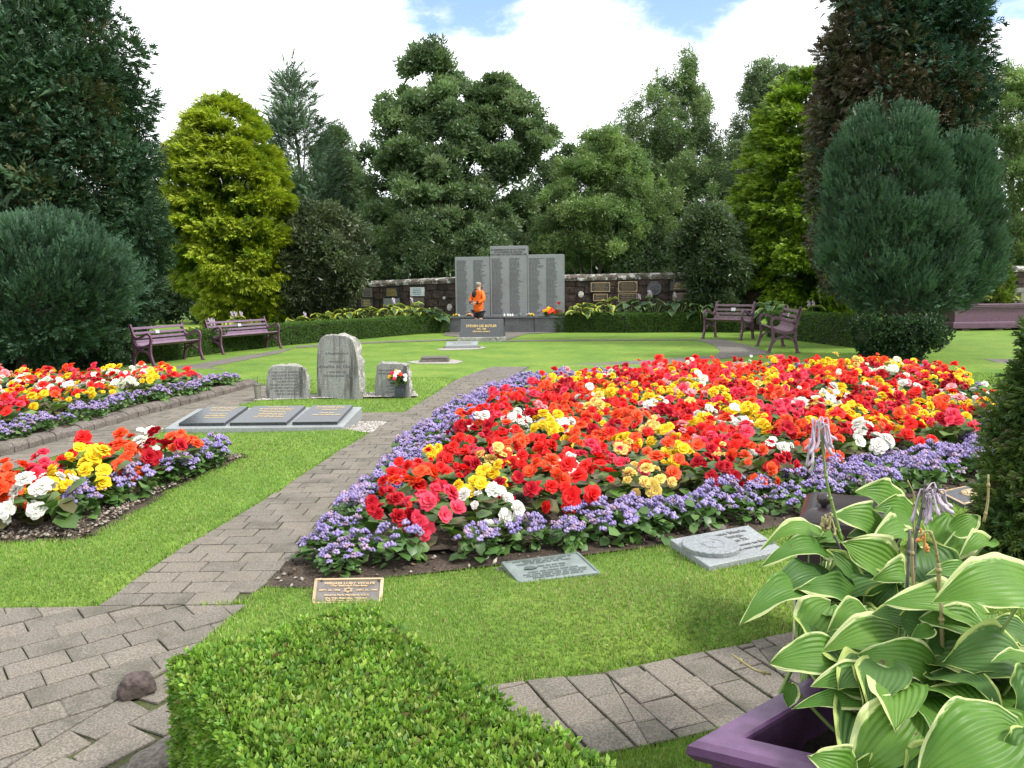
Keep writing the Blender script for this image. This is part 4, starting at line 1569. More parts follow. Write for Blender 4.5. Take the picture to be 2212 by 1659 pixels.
# ------------------------------------------------------------------ foliage templates
def fan(n, spread, w, l, droop=0.15, side=0.6, seed=0, tri=True):
    """Flat spray: a stem of narrow blades leaning forward on both sides."""
    r = random.Random(seed)
    V, F = [], []

    def blade(x, y, a, ln, z):
        dx, dy = math.sin(a), math.cos(a)
        px, py = dy, -dx
        b = len(V)
        if tri:
            ww = w * 1.25
            V.extend([(x - px * ww * 0.5, y - py * ww * 0.5, z), (x + dx * ln * 0.55 + px * ww, y + dy * ln * 0.55 + py * ww, z + 0.03), (x + dx * ln - px * ww * 0.4, y + dy * ln - py * ww * 0.4, z - droop * ln)])
            F.append((b, b + 1, b + 2))
            return
        V.extend([(x, y, z), (x + dx * ln * 0.45 + px * w, y + dy * ln * 0.45 + py * w, z + 0.03), (x + dx * ln, y + dy * ln, z - droop * ln), (x + dx * ln * 0.45 - px * w, y + dy * ln * 0.45 - py * w, z + 0.03)])
        F.append((b, b + 1, b + 2, b + 3))
    blade(0, 0, 0, l, 0)
    for k in range(n):
        y = 0.12 + 0.6 * k / max(1, n - 1)
        for s in (-1, 1):
            blade(0, y * l, s * (spread + r.uniform(-0.15, 0.15)), side * l * (1 - 0.45 * k / max(1, n - 1)) * r.uniform(0.8, 1.15), r.uniform(-0.06, 0.06))
    return np.array(V), np.array(F)


def tuft(n, ll, ww, cone, seed=0, tri=True):
    """Loose cluster of pointed leaves around the forward axis."""
    r = random.Random(seed)
    V, F = [], []
    for k in range(n):
        a = 2 * PI * k / n + r.uniform(-0.5, 0.5)
        e = r.uniform(0.25, 1.0) * cone
        d = Vector((math.sin(e) * math.cos(a), math.cos(e), math.sin(e) * math.sin(a)))
        s = d.cross(Vector((r.uniform(-1, 1), r.uniform(-1, 1), r.uniform(-1, 1)))).normalized()
        nn = s.cross(d)
        l = ll * r.uniform(0.7, 1.2)
        base = d * l * 0.25 * r.uniform(0, 1.6)
        b = len(V)
        if tri:
            for q in (base - s * ww * 0.35, base + d * l * 0.5 + s * ww * 1.15 + nn * 0.04, base + d * l - s * ww * 0.45):
                V.append(tuple(q))
            F.append((b, b + 1, b + 2))
            continue
        for q in (base, base + d * l * 0.45 + s * ww + nn * 0.04, base + d * l, base + d * l * 0.45 - s * ww + nn * 0.04):
            V.append(tuple(q))
        F.append((b, b + 1, b + 2, b + 3))
    return np.array(V), np.array(F)


T_FAN = fan(3, 0.85, 0.062, 1.0, 0.18, 0.6, 1)
T_FANFINE = fan(3, 0.7, 0.052, 1.0, 0.25, 0.55, 2)
T_FANNEAR = fan(4, 0.7, 0.04, 1.0, 0.25, 0.5, 2)
T_PLUME = fan(2, 0.38, 0.055, 1.0, 0.0, 0.65, 3)
T_NEEDLE = fan(5, 0.9, 0.024, 1.0, 0.1, 0.35, 4)
T_TUFT = tuft(6, 0.75, 0.20, 1.35, 5)
T_TUFTW = tuft(6, 0.8, 0.15, 1.3, 6)
T_BOX = tuft(4, 0.8, 0.25, 1.0, 7)
T_LEAF1 = (np.array([(0, 0, 0), (0.27, 0.42, 0.07), (0, 1, -0.05), (-0.27, 0.42, 0.07)]), np.array([(0, 1, 2, 3)]))

M_FOL = mat_leaf('evergreen_foliage', rough=0.55, trans=0.12, spec=0.3, hue_scale=1.2, vary=0.28)
M_GOLDFOL = mat_leaf('golden_foliage', rough=0.5, trans=0.25, spec=0.3, hue_scale=1.2, vary=0.2)
M_BROAD = mat_leaf('broad_leaves', rough=0.40, trans=0.36, spec=0.5, hue_scale=0.6, vary=0.25)
M_BOXL = mat_leaf('box_leaves', rough=0.45, trans=0.28, spec=0.4, hue_scale=5, vary=0.2)
M_BARK = mat_stone('bark', (0.045, 0.034, 0.026), (0.10, 0.082, 0.065), (0.03, 0.032, 0.02), rough=0.95, fine=30, stain=5, bump=1.0)
M_PALEBARK = mat_stone('pale_birch_bark', (0.16, 0.14, 0.11), (0.30, 0.28, 0.24), (0.07, 0.06, 0.045), rough=0.9, fine=20, stain=5, bump=0.6)


class Lobe:
    """Volume of revolution along z from an outline read as rows (y, x_left, x_right) at one distance."""

    def __init__(self, rows, depth, sq=1.0, grow=1.0):
        self.z, self.cx, self.r = [], [], []
        for y, xl, xr in rows:
            p = Q((xl + xr) / 2, y, depth)
            self.z.append(p.z)
            self.cx.append(p.x)
            self.r.append((xr - xl) / 2 / FPX * depth * grow)
        o = np.argsort(self.z)
        self.z = np.array(self.z)[o]
        self.cx = np.array(self.cx)[o]
        self.r = np.array(self.r)[o]
        self.cy = depth
        self.sq = sq
        self.area = float(np.trapezoid(self.r + 0.15, self.z)) if hasattr(np, 'trapezoid') else float(np.trapz(self.r + 0.15, self.z))

    def sample(self, n, shell, lump, seed, shr=0.0):
        zz = np.linspace(self.z[0], max(self.z[-1] - shr, self.z[0] + 0.3), 200)
        w = np.maximum(np.interp(zz, self.z, self.r) - shr, 0.02) + 0.12
        w /= w.sum()
        z = rng.choice(zz, n, p=w) + rng.uniform(-0.5, 0.5, n) * (zz[1] - zz[0])
        r = np.maximum(np.interp(z, self.z, self.r) - shr, 0.06)
        cx = np.interp(z, self.z, self.cx)
        dr = (np.interp(z + 0.15, self.z, self.r) - np.interp(z - 0.15, self.z, self.r)) / 0.3
        th = rng.uniform(0, 2 * PI, n)
        lumpv = 1 + lump * (np.sin(3 * th + 1.7 * z + seed) * 0.5 + np.sin(5 * th - 2.3 * z + 2 * seed) * 0.3 + np.sin(2 * th + 4.1 * z + seed) * 0.4)
        f = (1 - shell * rng.random(n) ** 1.6) * lumpv
        if shell > 0.72:
            f = f * np.where(rng.random(n) < 0.16, rng.uniform(1.0, 1.32, n), 1.0)
        pos = np.column_stack([cx + np.cos(th) * r * f, self.cy + np.sin(th) * r * f * self.sq, z])
        nn = nrm(np.column_stack([np.cos(th), np.sin(th), -np.clip(dr, -3, 3)]))
        k = (np.sin(th) < 0.5) | (rng.random(n) < 0.15)
        return pos[k], nn[k]


def crown_vfc(lobes, ncl, nsp, crad, size, tmpl, outw, upw, rnd, cols, wts, shell=0.35, lump=0.07, seed=1.0, flat=1.0, cvar=0.12, aspect=(1, 1, 1), clcol=None, tip=None, shr=0.0, puff=0.7):
    areas = np.array([l.area for l in lobes])
    cnts = np.maximum(1, (areas / areas.sum() * ncl).astype(int))
    P, Nn = [], []
    for l, c in zip(lobes, cnts):
        p, n = l.sample(c, shell, lump, seed, shr)
        P.append(p)
        Nn.append(n)
    P = np.concatenate(P)
    Nn = np.concatenate(Nn)
    m = len(P)
    cr = crad * rng.uniform(0.6, 1.25, m)
    cols = np.array(cols, float)
    wts = np.array(wts, float) / sum(wts)
    cc = cols[rng.choice(len(cols), m, p=wts)] if clcol is None else clcol(P, cols)
    cc = cc * rng.uniform(0.8, 1.2, (m, 1))
    PP = np.repeat(P, nsp, 0)
    NN = np.repeat(Nn, nsp, 0)
    CC = np.repeat(cc, nsp, 0)
    off = nrm(rng.standard_normal((m * nsp, 3))) * (rng.random((m * nsp, 1)) ** (0.45 if puff < 1 else 0.25)) * np.repeat(cr, nsp)[:, None]
    off[:, 2] *= flat
    pos = PP + off
    offn = off / np.repeat(cr, nsp)[:, None]
    fwd = nrm(NN * outw + offn * puff + np.array([0, 0, upw]) + rnd * rng.standard_normal((m * nsp, 3)))
    up = nrm(NN * 0.5 + np.array([0, 0, 0.8]) + 0.45 * rng.standard_normal((m * nsp, 3)))
    sc = (size * rng.uniform(0.65, 1.3, m * nsp))[:, None] * np.array(aspect)[None, :]
    if tip is not None:
        # young growth at the ends of the sprays has its own, brighter colour
        outer = 0.8 * np.clip((offn * NN).sum(1) * 0.8 + 0.35 + 0.25 * rng.standard_normal(m * nsp), 0, 1)[:, None]
        CC = CC * (1 - outer) + np.array(tip)[None, :] * outer
    return scatter(tmpl[0], tmpl[1], pos, fwd, up, sc, CC, cvar), P


def trunk_mesh(base, top, r0, r1, limbs=(), mat=None, name='trunk', seg=8, wob=0.06):
    bm = bmesh.new()
    b, t = Vector(base), Vector(top)
    n = 7
    pts = [b.lerp(t, i / n) + Vector((random.uniform(-wob, wob), random.uniform(-wob, wob), 0)) * (i > 0) for i in range(n + 1)]
    add_tube(bm, pts, [r0 + (r1 - r0) * (i / n) ** 0.8 for i in range(n + 1)], seg)
    for p in limbs:
        p = Vector(p)
        f = min(0.95, max(0.2, (p.z - b.z) / max(0.1, (t.z - b.z)) * 0.62))
        s = b.lerp(t, f)
        m_ = s.lerp(p, 0.5) + Vector((random.uniform(-.15, .15), random.uniform(-.15, .15), random.uniform(0.0, .3)))
        rr = (r0 + (r1 - r0) * f) * 0.5
        add_tube(bm, catmull([s, m_, p], 3), [rr * (1 - k / 7.5) for k in range(7)], 5, cap=False)
    return bm_mesh(name, bm, mat or M_BARK, smooth=True)


def make_tree(name, label, cat, lobes, base, spec, group=None, mat=None, nlimb=8, tr=0.16, bark=None, topz=None, inner=None):
    """spec: list of keyword dicts for crown_vfc, joined into one crown."""
    t = thing(name, label, cat, base, 0, group)
    parts, allP = [], []
    for s in spec:
        vfc, P = crown_vfc(lobes if 'lobes' not in s else s.pop('lobes'), **s)
        parts.append(vfc)
        allP.append(P)
    V, F, Cc = joinVFC(parts)
    o = new_obj('crown', np_mesh('crown', V, F, Cc, mat=mat or M_FOL))
    adopt(o, t)
    P = np.concatenate(allP)
    lim = [tuple(P[i]) for i in rng.choice(len(P), min(nlimb, len(P)), replace=False)]
    zt = topz if topz is not None else float(P[:, 2].max())
    cx = float(np.mean(P[P[:, 2] > zt - 1.5][:, 0])) if (P[:, 2] > zt - 1.5).any() else base[0]
    o = new_obj('trunk', trunk_mesh((base[0], base[1], base[2] - 0.05), (cx, base[1], max(base[2] + 0.3, zt - 0.3)), tr, min(0.03, tr * 0.5), lim, bark, wob=min(0.06, tr * 0.5)))
    adopt(o, t)
    return t


BLUEGREEN = (0.030, 0.066, 0.048)
DARKG = (0.020, 0.047, 0.026)
BRONZE_G = (0.047, 0.050, 0.022)

# big dark conifer, left
lobL = [Lobe([(-230, 60, 170), (-120, 10, 215), (0, -40, 232), (100, -70, 300), (200, -90, 325), (300, -100, 340), (450, -110, 352), (560, -110, 358), (640, -90, 362), (700, -40, 335), (745, 40, 260)], 18.0, 1.0, 0.93)]
make_tree('conifer_tree', 'huge dark green conifer filling the left edge behind the rounded blue-green bush', 'tree', lobL, (lobL[0].cx[0], 18.0, 0), [
    dict(ncl=110, nsp=34, shell=0.9, crad=0.6, size=0.5, shr=0.8, tmpl=T_FAN, outw=0.6, upw=0.3, rnd=0.8, cols=[(0.033, 0.070, 0.030)], wts=[1]),
    dict(ncl=640, nsp=96, puff=1.5, shell=0.32, crad=0.42, size=0.205, tmpl=T_FAN, outw=0.5, upw=0.25, rnd=0.4, cols=[(0.040, 0.088, 0.046), (0.033, 0.070, 0.030), (0.056, 0.112, 0.064), (0.056, 0.066, 0.024)], wts=[4, 3, 2.2, 0.8], lump=0.085, seed=2.0, shr=0.36)], tr=0.3)
# rounded blue-green conifer in front of it
lobLF = [Lobe([(478, 70, 140), (500, 15, 200), (530, -50, 240), (575, -95, 272), (620, -110, 282), (660, -105, 270), (700, -80, 235), (740, -50, 190), (775, -20, 130)], 14.6, 1.0, 0.93)]
make_tree('conifer_bush', 'rounded blue-green conifer bush at the left edge in front of the huge dark conifer', 'tree', lobLF, (lobLF[0].cx[0], 14.6, 0), [
    dict(ncl=480, nsp=98, crad=0.23, size=0.14, tip=(0.072, 0.145, 0.085), tmpl=T_PLUME, outw=0.75, upw=0.85, rnd=0.22, cols=[(0.030, 0.070, 0.036), (0.024, 0.055, 0.028), (0.042, 0.088, 0.050)], wts=[4, 3, 2], lump=0.06, seed=4.0)], tr=0.2)
lobLB = [Lobe([(722, -60, 268), (745, -80, 272), (775, -70, 268), (795, -50, 262)], 15.2, 0.5)]
# golden conifer, left
GOLDS = [(0.180, 0.258, 0.014), (0.112, 0.195, 0.014), (0.25, 0.315, 0.02), (0.068, 0.138, 0.014)]
lobG = [Lobe([(212, 464, 490), (235, 443, 515), (270, 416, 552), (315, 392, 582), (370, 370, 602), (440, 358, 622), (510, 360, 630), (560, 372, 628), (600, 400, 618), (640, 440, 606), (680, 455, 590), (710, 470, 570)], 26.5, 1.0, 0.93)]
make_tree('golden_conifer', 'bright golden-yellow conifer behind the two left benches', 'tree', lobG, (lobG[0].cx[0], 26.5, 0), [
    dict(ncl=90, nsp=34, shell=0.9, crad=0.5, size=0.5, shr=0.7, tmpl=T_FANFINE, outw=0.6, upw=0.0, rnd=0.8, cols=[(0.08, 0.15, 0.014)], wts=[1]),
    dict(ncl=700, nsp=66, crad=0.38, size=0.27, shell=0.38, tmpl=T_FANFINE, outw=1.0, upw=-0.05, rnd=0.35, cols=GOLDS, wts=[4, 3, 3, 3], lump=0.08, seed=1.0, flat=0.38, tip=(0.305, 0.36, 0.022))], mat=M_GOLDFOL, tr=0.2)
# golden conifer, right
lobGR = [Lobe([(160, 1725, 1760), (200, 1685, 1800), (250, 1650, 1830), (330, 1622, 1860), (420, 1598, 1880), (520, 1580, 1895), (600, 1572, 1900), (640, 1578, 1890), (670, 1605, 1860)], 27.5, 1.0, 0.95)]
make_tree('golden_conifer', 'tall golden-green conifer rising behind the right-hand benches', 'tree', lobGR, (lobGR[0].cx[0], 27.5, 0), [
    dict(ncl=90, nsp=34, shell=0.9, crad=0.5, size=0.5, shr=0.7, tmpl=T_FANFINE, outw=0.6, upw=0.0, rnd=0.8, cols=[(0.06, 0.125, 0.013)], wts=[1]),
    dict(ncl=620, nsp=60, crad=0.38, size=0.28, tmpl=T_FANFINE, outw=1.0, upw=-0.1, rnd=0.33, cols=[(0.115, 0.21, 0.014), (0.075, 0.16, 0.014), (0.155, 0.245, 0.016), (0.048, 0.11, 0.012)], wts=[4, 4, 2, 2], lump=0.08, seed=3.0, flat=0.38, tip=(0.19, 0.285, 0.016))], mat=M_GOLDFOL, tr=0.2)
# big dark browning conifer, right
lobR = [Lobe([(-190, 1880, 2010), (-90, 1820, 2070), (0, 1795, 2100), (60, 1785, 2118), (150, 1770, 2125), (230, 1755, 2112), (320, 1750, 2105), (420, 1752, 2105), (520, 1765, 2100), (620, 1790, 2090)], 19.5, 1.0, 0.93)]


def brown_left(P, cols):
    # dead brown growth on the western side, green-blue on the other
    k = (P[:, 0] - lobR[0].cx.mean()) / 2.0 + 0.35 * np.sin(P[:, 2] * 1.9) + 0.35 * rng.standard_normal(len(P))
    i = np.where(k < -0.15, np.where(rng.random(len(P)) < 0.55, 3, 2), np.where(rng.random(len(P)) < 0.65, 0, np.where(rng.random(len(P)) < 0.7, 1, 2)))
    return cols[i]


make_tree('conifer_tree', 'great dark conifer with browning left side towering over the blue-green one', 'tree', lobR, (lobR[0].cx[0], 19.5, 0), [
    dict(ncl=110, nsp=34, shell=0.9, crad=0.6, size=0.5, shr=0.8, tmpl=T_FAN, outw=0.6, upw=0.3, rnd=0.8, cols=[(0.033, 0.062, 0.030)], wts=[1]),
    dict(ncl=600, nsp=88, puff=1.5, shell=0.32, crad=0.42, size=0.205, tmpl=T_FAN, outw=0.5, upw=0.35, rnd=0.45, cols=[(0.036, 0.084, 0.056), (0.026, 0.060, 0.032), (0.052, 0.056, 0.026), (0.070, 0.054, 0.032)], wts=[1, 1, 1, 1], clcol=brown_left, lump=0.09, seed=5.0, shr=0.25)], tr=0.3)
# blue-green conifer with two heads, right
lobB = [Lobe([(238, 1905, 1950), (258, 1858, 1980), (290, 1822, 2000), (335, 1806, 2016), (390, 1794, 2034), (460, 1784, 2050), (530, 1780, 2070), (590, 1788, 2080), (630, 1815, 2070), (662, 1860, 2020)], 15.6, 0.9, 0.94),
        Lobe([(308, 2065, 2110), (328, 2045, 2128), (370, 2030, 2138), (440, 2000, 2146), (520, 1985, 2152), (580, 1985, 2150), (625, 1990, 2126), (655, 1990, 2085)], 15.9, 0.9, 0.94)]
make_tree('conifer_tree', 'blue-green two-headed conifer with upright plumes on a dark trunk, right of the benches', 'tree', lobB, (G(1935, 775).x, 15.6, 0), [
    dict(ncl=600, nsp=104, crad=0.21, size=0.135, tip=(0.060, 0.125, 0.068), tmpl=T_PLUME, outw=0.45, upw=1.15, rnd=0.2, cols=[(0.036, 0.084, 0.040), (0.028, 0.064, 0.032), (0.048, 0.102, 0.054)], wts=[4, 3, 2], lump=0.09, seed=6.0, flat=1.3)], tr=0.25, nlimb=14)

# larch and broadleaved trees beyond the wall
lobLa = [Lobe([(140, 616, 630), (180, 596, 660), (230, 585, 690), (300, 575, 715), (380, 570, 740), (460, 570, 760), (560, 590, 780), (660, 600, 770)], 35.0, 1.0, 0.97)]
make_tree('larch_tree', 'grey-green larch with a spiky top rising behind the golden left conifer', 'tree', lobLa, (lobLa[0].cx[0], 35, 0), [
    dict(ncl=300, nsp=30, crad=0.62, size=0.55, tmpl=T_NEEDLE, outw=1.0, upw=0.5, rnd=0.35, cols=[(0.085, 0.142, 0.078), (0.066, 0.115, 0.066), (0.11, 0.165, 0.098)], wts=[3, 3, 1], lump=0.2, seed=1.5, shell=0.8, shr=0.35)], tr=0.16)
GREENS = [(0.125, 0.190, 0.085), (0.095, 0.155, 0.068), (0.155, 0.22, 0.105), (0.07, 0.118, 0.05)]
lobO = [Lobe([(84, 922, 944), (108, 876, 982), (140, 866, 992), (175, 850, 1005), (210, 826, 1030), (260, 812, 1050)], 34.0, 0.9, 0.95),
        Lobe([(146, 1060, 1082), (170, 1022, 1110), (210, 985, 1150), (260, 960, 1195), (310, 960, 1215), (345, 1000, 1215), (380, 1040, 1180)], 34.5, 0.9, 0.95),
        Lobe([(205, 850, 960), (250, 815, 1000), (310, 795, 1040), (380, 790, 1080), (440, 785, 1110), (500, 790, 1130), (560, 800, 1120), (620, 815, 1100)], 33.5, 0.9, 0.97),
        Lobe([(380, 1000, 1130), (440, 980, 1180), (520, 980, 1200), (600, 990, 1190)], 35.0, 0.9, 0.97)]
make_tree('oak_tree', 'tall dark green oak with an uneven crown directly behind the memorial', 'tree', lobO, (Q(1000, 700, 34).x, 34, 0), [
    dict(ncl=620, nsp=84, crad=0.50, size=0.23, tmpl=T_TUFT, outw=0.6, upw=0.3, rnd=0.8, cols=GREENS, wts=[4, 4, 2, 2], lump=0.20, seed=2.2, shell=0.8, flat=0.7, shr=0.45)], mat=M_BROAD, tr=0.3, nlimb=26)
BIRCH = [(0.138, 0.215, 0.066), (0.105, 0.178, 0.056), (0.175, 0.250, 0.084)]
lobBi = [Lobe([(268, 1275, 1320), (300, 1245, 1370), (350, 1215, 1410), (410, 1170, 1450), (470, 1145, 1475), (530, 1150, 1470), (570, 1170, 1450)], 31.5, 0.9, 0.95)]
make_tree('birch_tree', 'light green bushy tree over the wall just right of the memorial', 'tree', lobBi, (Q(1290, 700, 31.5).x, 31.5, 0), [
    dict(ncl=460, nsp=60, crad=0.42, size=0.175, tmpl=T_TUFTW, outw=0.5, upw=0.2, rnd=0.9, cols=BIRCH, wts=[4, 3, 2], lump=0.2, seed=7.0, shell=0.85, flat=0.8, shr=0.3)], mat=M_BROAD, tr=0.10, nlimb=20, bark=M_PALEBARK)
lobBt = [Lobe([(98, 1472, 1490), (140, 1440, 1515), (190, 1395, 1530), (240, 1335, 1550), (300, 1305, 1565), (370, 1290, 1575), (450, 1290, 1585), (540, 1310, 1590), (620, 1330, 1590)], 38.0, 0.9, 0.96)]
make_tree('birch_tree', 'tallest birch right of the memorial, thin leafy top against the white sky', 'tree', lobBt, (Q(1450, 700, 38).x, 38, 0), [
    dict(ncl=520, nsp=54, crad=0.48, size=0.19, tmpl=T_TUFTW, outw=0.5, upw=0.35, rnd=0.9, cols=[(0.115, 0.182, 0.066), (0.09, 0.152, 0.055), (0.15, 0.215, 0.085)], wts=[4, 3, 2], lump=0.24, seed=8.0, shell=0.9, flat=1.1, shr=0.4)], mat=M_BROAD, tr=0.12, nlimb=24, bark=M_PALEBARK)
lobBr = [Lobe([(116, 1640, 1695), (150, 1600, 1715), (200, 1580, 1740), (260, 1570, 1760), (330, 1560, 1770), (420, 1530, 1780), (520, 1510, 1760), (600, 1500, 1740)], 36.0, 0.9, 0.96)]
make_tree('birch_tree', 'grey-green birch between the tallest birch and the golden right conifer', 'tree', lobBr, (Q(1640, 700, 36).x, 36, 0), [
    dict(ncl=470, nsp=52, crad=0.46, size=0.19, tmpl=T_TUFTW, outw=0.5, upw=0.35, rnd=0.9, cols=[(0.118, 0.178, 0.082), (0.092, 0.15, 0.068), (0.15, 0.205, 0.105)], wts=[4, 3, 2], lump=0.24, seed=9.0, shell=0.9, shr=0.4)], mat=M_BROAD, tr=0.11, nlimb=20, bark=M_PALEBARK)
lobFar = [Lobe([(150, 2140, 2170), (190, 2110, 2230), (260, 2090, 2290), (340, 2090, 2330), (420, 2100, 2350), (520, 2110, 2350), (600, 2120, 2340)], 33.0, 0.9, 0.96)]
make_tree('birch_tree', 'pale leafy tree at the far right edge behind the blue-green conifer', 'tree', lobFar, (Q(2200, 700, 33).x, 33, 0), [
    dict(ncl=370, nsp=52, crad=0.48, size=0.195, tmpl=T_TUFTW, outw=0.5, upw=0.3, rnd=0.9, cols=BIRCH, wts=[3, 4, 2], lump=0.16, seed=10.0, shell=0.85)], mat=M_BROAD, tr=0.12, nlimb=16, bark=M_PALEBARK)
lobSl = [Lobe([(285, 715, 745), (320, 690, 765), (380, 680, 790), (450, 670, 800), (520, 670, 805), (600, 680, 800)], 38.0, 0.9, 0.98)]
make_tree('birch_tree', 'slender mid green tree between the larch and the oak', 'tree', lobSl, (Q(735, 700, 38).x, 38, 0), [
    dict(ncl=280, nsp=60, crad=0.45, size=0.185, tmpl=T_TUFTW, outw=0.5, upw=0.35, rnd=0.9, cols=[(0.095, 0.155, 0.062), (0.075, 0.13, 0.052)], wts=[1, 1], lump=0.15, seed=12.0, shell=0.85)], mat=M_BROAD, tr=0.10, nlimb=12, bark=M_PALEBARK)
# shrubs at the wall
lobSh = [Lobe([(458, 660, 720), (490, 630, 765), (540, 612, 795), (590, 606, 800), (630, 612, 765), (670, 625, 720), (700, 635, 690)], 26.8, 0.8, 0.95)]
make_tree('shrub', 'dark olive shrub at the left end of the wall beside the golden conifer', 'shrub', lobSh, (lobSh[0].cx[0], 26.8, 0), [
    dict(ncl=220, nsp=46, crad=0.36, size=0.21, tmpl=T_TUFTW, outw=0.5, upw=0.1, rnd=0.8, cols=[(0.075, 0.102, 0.046), (0.052, 0.076, 0.034), (0.10, 0.128, 0.066)], wts=[4, 4, 1], lump=0.1, seed=13.0, shell=0.5)], mat=M_BROAD, tr=0.08, nlimb=10)
lobS2 = [Lobe([(452, 1500, 1540), (490, 1470, 1580), (540, 1460, 1600), (590, 1480, 1605), (640, 1505, 1600), (680, 1520, 1590)], 26.0, 0.8, 0.95)]
make_tree('shrub', 'grey-green shrub overhanging the right end of the wall behind the bench', 'shrub', lobS2, (lobS2[0].cx[0], 26.0, 0), [
    dict(ncl=170, nsp=46, crad=0.36, size=0.21, tmpl=T_TUFTW, outw=0.5, upw=0.1, rnd=0.8, cols=[(0.07, 0.108, 0.048), (0.05, 0.082, 0.036), (0.095, 0.138, 0.07)], wts=[4, 4, 1], lump=0.12, seed=14.0, shell=0.6)], mat=M_BROAD, tr=0.07, nlimb=10)
for k, (x0, x1, yt, dpt, lb) in enumerate(((820, 990, 470, 31.0, 'dark leafy shrub behind the wall left of the memorial, under the oak'), (960, 1110, 500, 30.5, 'leafy shrub with paler shoots rising just behind the memorial top'), (1330, 1480, 505, 30.0, 'grey-leaved willow shrub behind the right wall, thin bare stems'))):
    lb_ = [Lobe([(yt, (x0 + x1) / 2 - 20, (x0 + x1) / 2 + 20), (yt + 35, x0 + 25, x1 - 25), (yt + 90, x0, x1), (yt + 150, x0 + 10, x1 - 10), (yt + 190, x0 + 40, x1 - 40)], dpt, 0.8)]
    make_tree('shrub', lb, 'shrub', lb_, (lb_[0].cx[0], dpt, 0), [
        dict(ncl=120, nsp=44, crad=0.42, size=0.22, tmpl=T_TUFTW, outw=0.5, upw=0.3, rnd=0.85, cols=[(0.075, 0.122, 0.045), (0.050, 0.092, 0.034), (0.10, 0.155, 0.07)], wts=[4, 4, 2 + k], lump=0.15, seed=20.0 + k, shell=0.8)], mat=M_BROAD, tr=0.05, nlimb=14, bark=M_PALEBARK)
# wood beyond, one mass
lobW = []
for x0, x1, yt in ((-200, 420, 420), (380, 700, 380), (560, 800, 330), (690, 960, 320), (850, 1200, 360), (1120, 1400, 325), (1300, 1640, 300), (1500, 1800, 290), (1650, 2050, 330), (2000, 2500, 300)):
    w = x1 - x0
    lobW.append(Lobe([(yt, x0 + w * 0.4, x1 - w * 0.4), (yt + 50, x0 + w * 0.15, x1 - w * 0.15), (yt + 120, x0, x1), (672, x0, x1)], 43.0, 0.35))
vfc, _ = crown_vfc(lobW, ncl=900, nsp=56, crad=0.8, size=0.36, tmpl=T_TUFT, outw=0.5, upw=0.2, rnd=0.9, cols=[(0.075, 0.125, 0.050), (0.058, 0.100, 0.042), (0.10, 0.155, 0.065)], wts=[3, 3, 2], lump=0.1, seed=3.3, shell=0.6)
o = new_obj('woodland', np_mesh('woodland', *vfc, mat=M_BROAD))
o['kind'] = 'stuff'
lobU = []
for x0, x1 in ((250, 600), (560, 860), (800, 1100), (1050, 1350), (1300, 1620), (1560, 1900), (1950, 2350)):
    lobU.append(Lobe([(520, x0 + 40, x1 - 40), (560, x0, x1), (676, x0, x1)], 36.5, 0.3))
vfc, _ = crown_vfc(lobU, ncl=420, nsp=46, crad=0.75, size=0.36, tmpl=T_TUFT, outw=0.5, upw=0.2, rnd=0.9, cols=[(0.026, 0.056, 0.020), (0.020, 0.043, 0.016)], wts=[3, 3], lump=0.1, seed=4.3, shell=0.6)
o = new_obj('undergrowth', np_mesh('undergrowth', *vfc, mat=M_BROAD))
o['kind'] = 'stuff'
# bare stems showing in the gap above the right wall
for k, (p0, p1) in enumerate((((1268, 590), (1210, 480)), ((1275, 590), (1275, 440)), ((1300, 590), (1330, 505)), ((1262, 590), (1240, 470)))):
    a, b = Q(*p0, 30.4), Q(*p1, 30.6)
    a.z = 0
    t = thing('sapling', ['leaning bare sapling stem behind the right wall, tilted furthest left', 'straight slim sapling stem behind the right wall', 'sapling stem behind the right wall, leaning right', 'slightly leaning thin sapling stem behind the right wall, left of the straight one'][k], 'sapling', a, 0, 'bare sapling stems behind the right wall')
    bm = bmesh.new()
    m_ = a.lerp(b, 0.5) + Vector((0.06, 0, 0))
    add_tube(bm, [v - a for v in catmull([a, m_, b], 4)], [0.035 - 0.0025 * i for i in range(9)], 6)
    new_obj('stem', bm_mesh('stem', bm, M_PALEBARK), t)
    vfc, _ = crown_vfc([Lobe([(p1[1] - 25, p1[0] - 10, p1[0] + 10), (p1[1], p1[0] - 28, p1[0] + 28), (p1[1] + 25, p1[0] - 18, p1[0] + 18)], 30.6)], ncl=12, nsp=26, crad=0.24, size=0.16, tmpl=T_TUFTW, outw=0.5, upw=0.3, rnd=0.9, cols=[(0.07, 0.12, 0.045)], wts=[1], shell=0.8)
    adopt(new_obj('crown', np_mesh('crown', *vfc, mat=M_BROAD)), t)


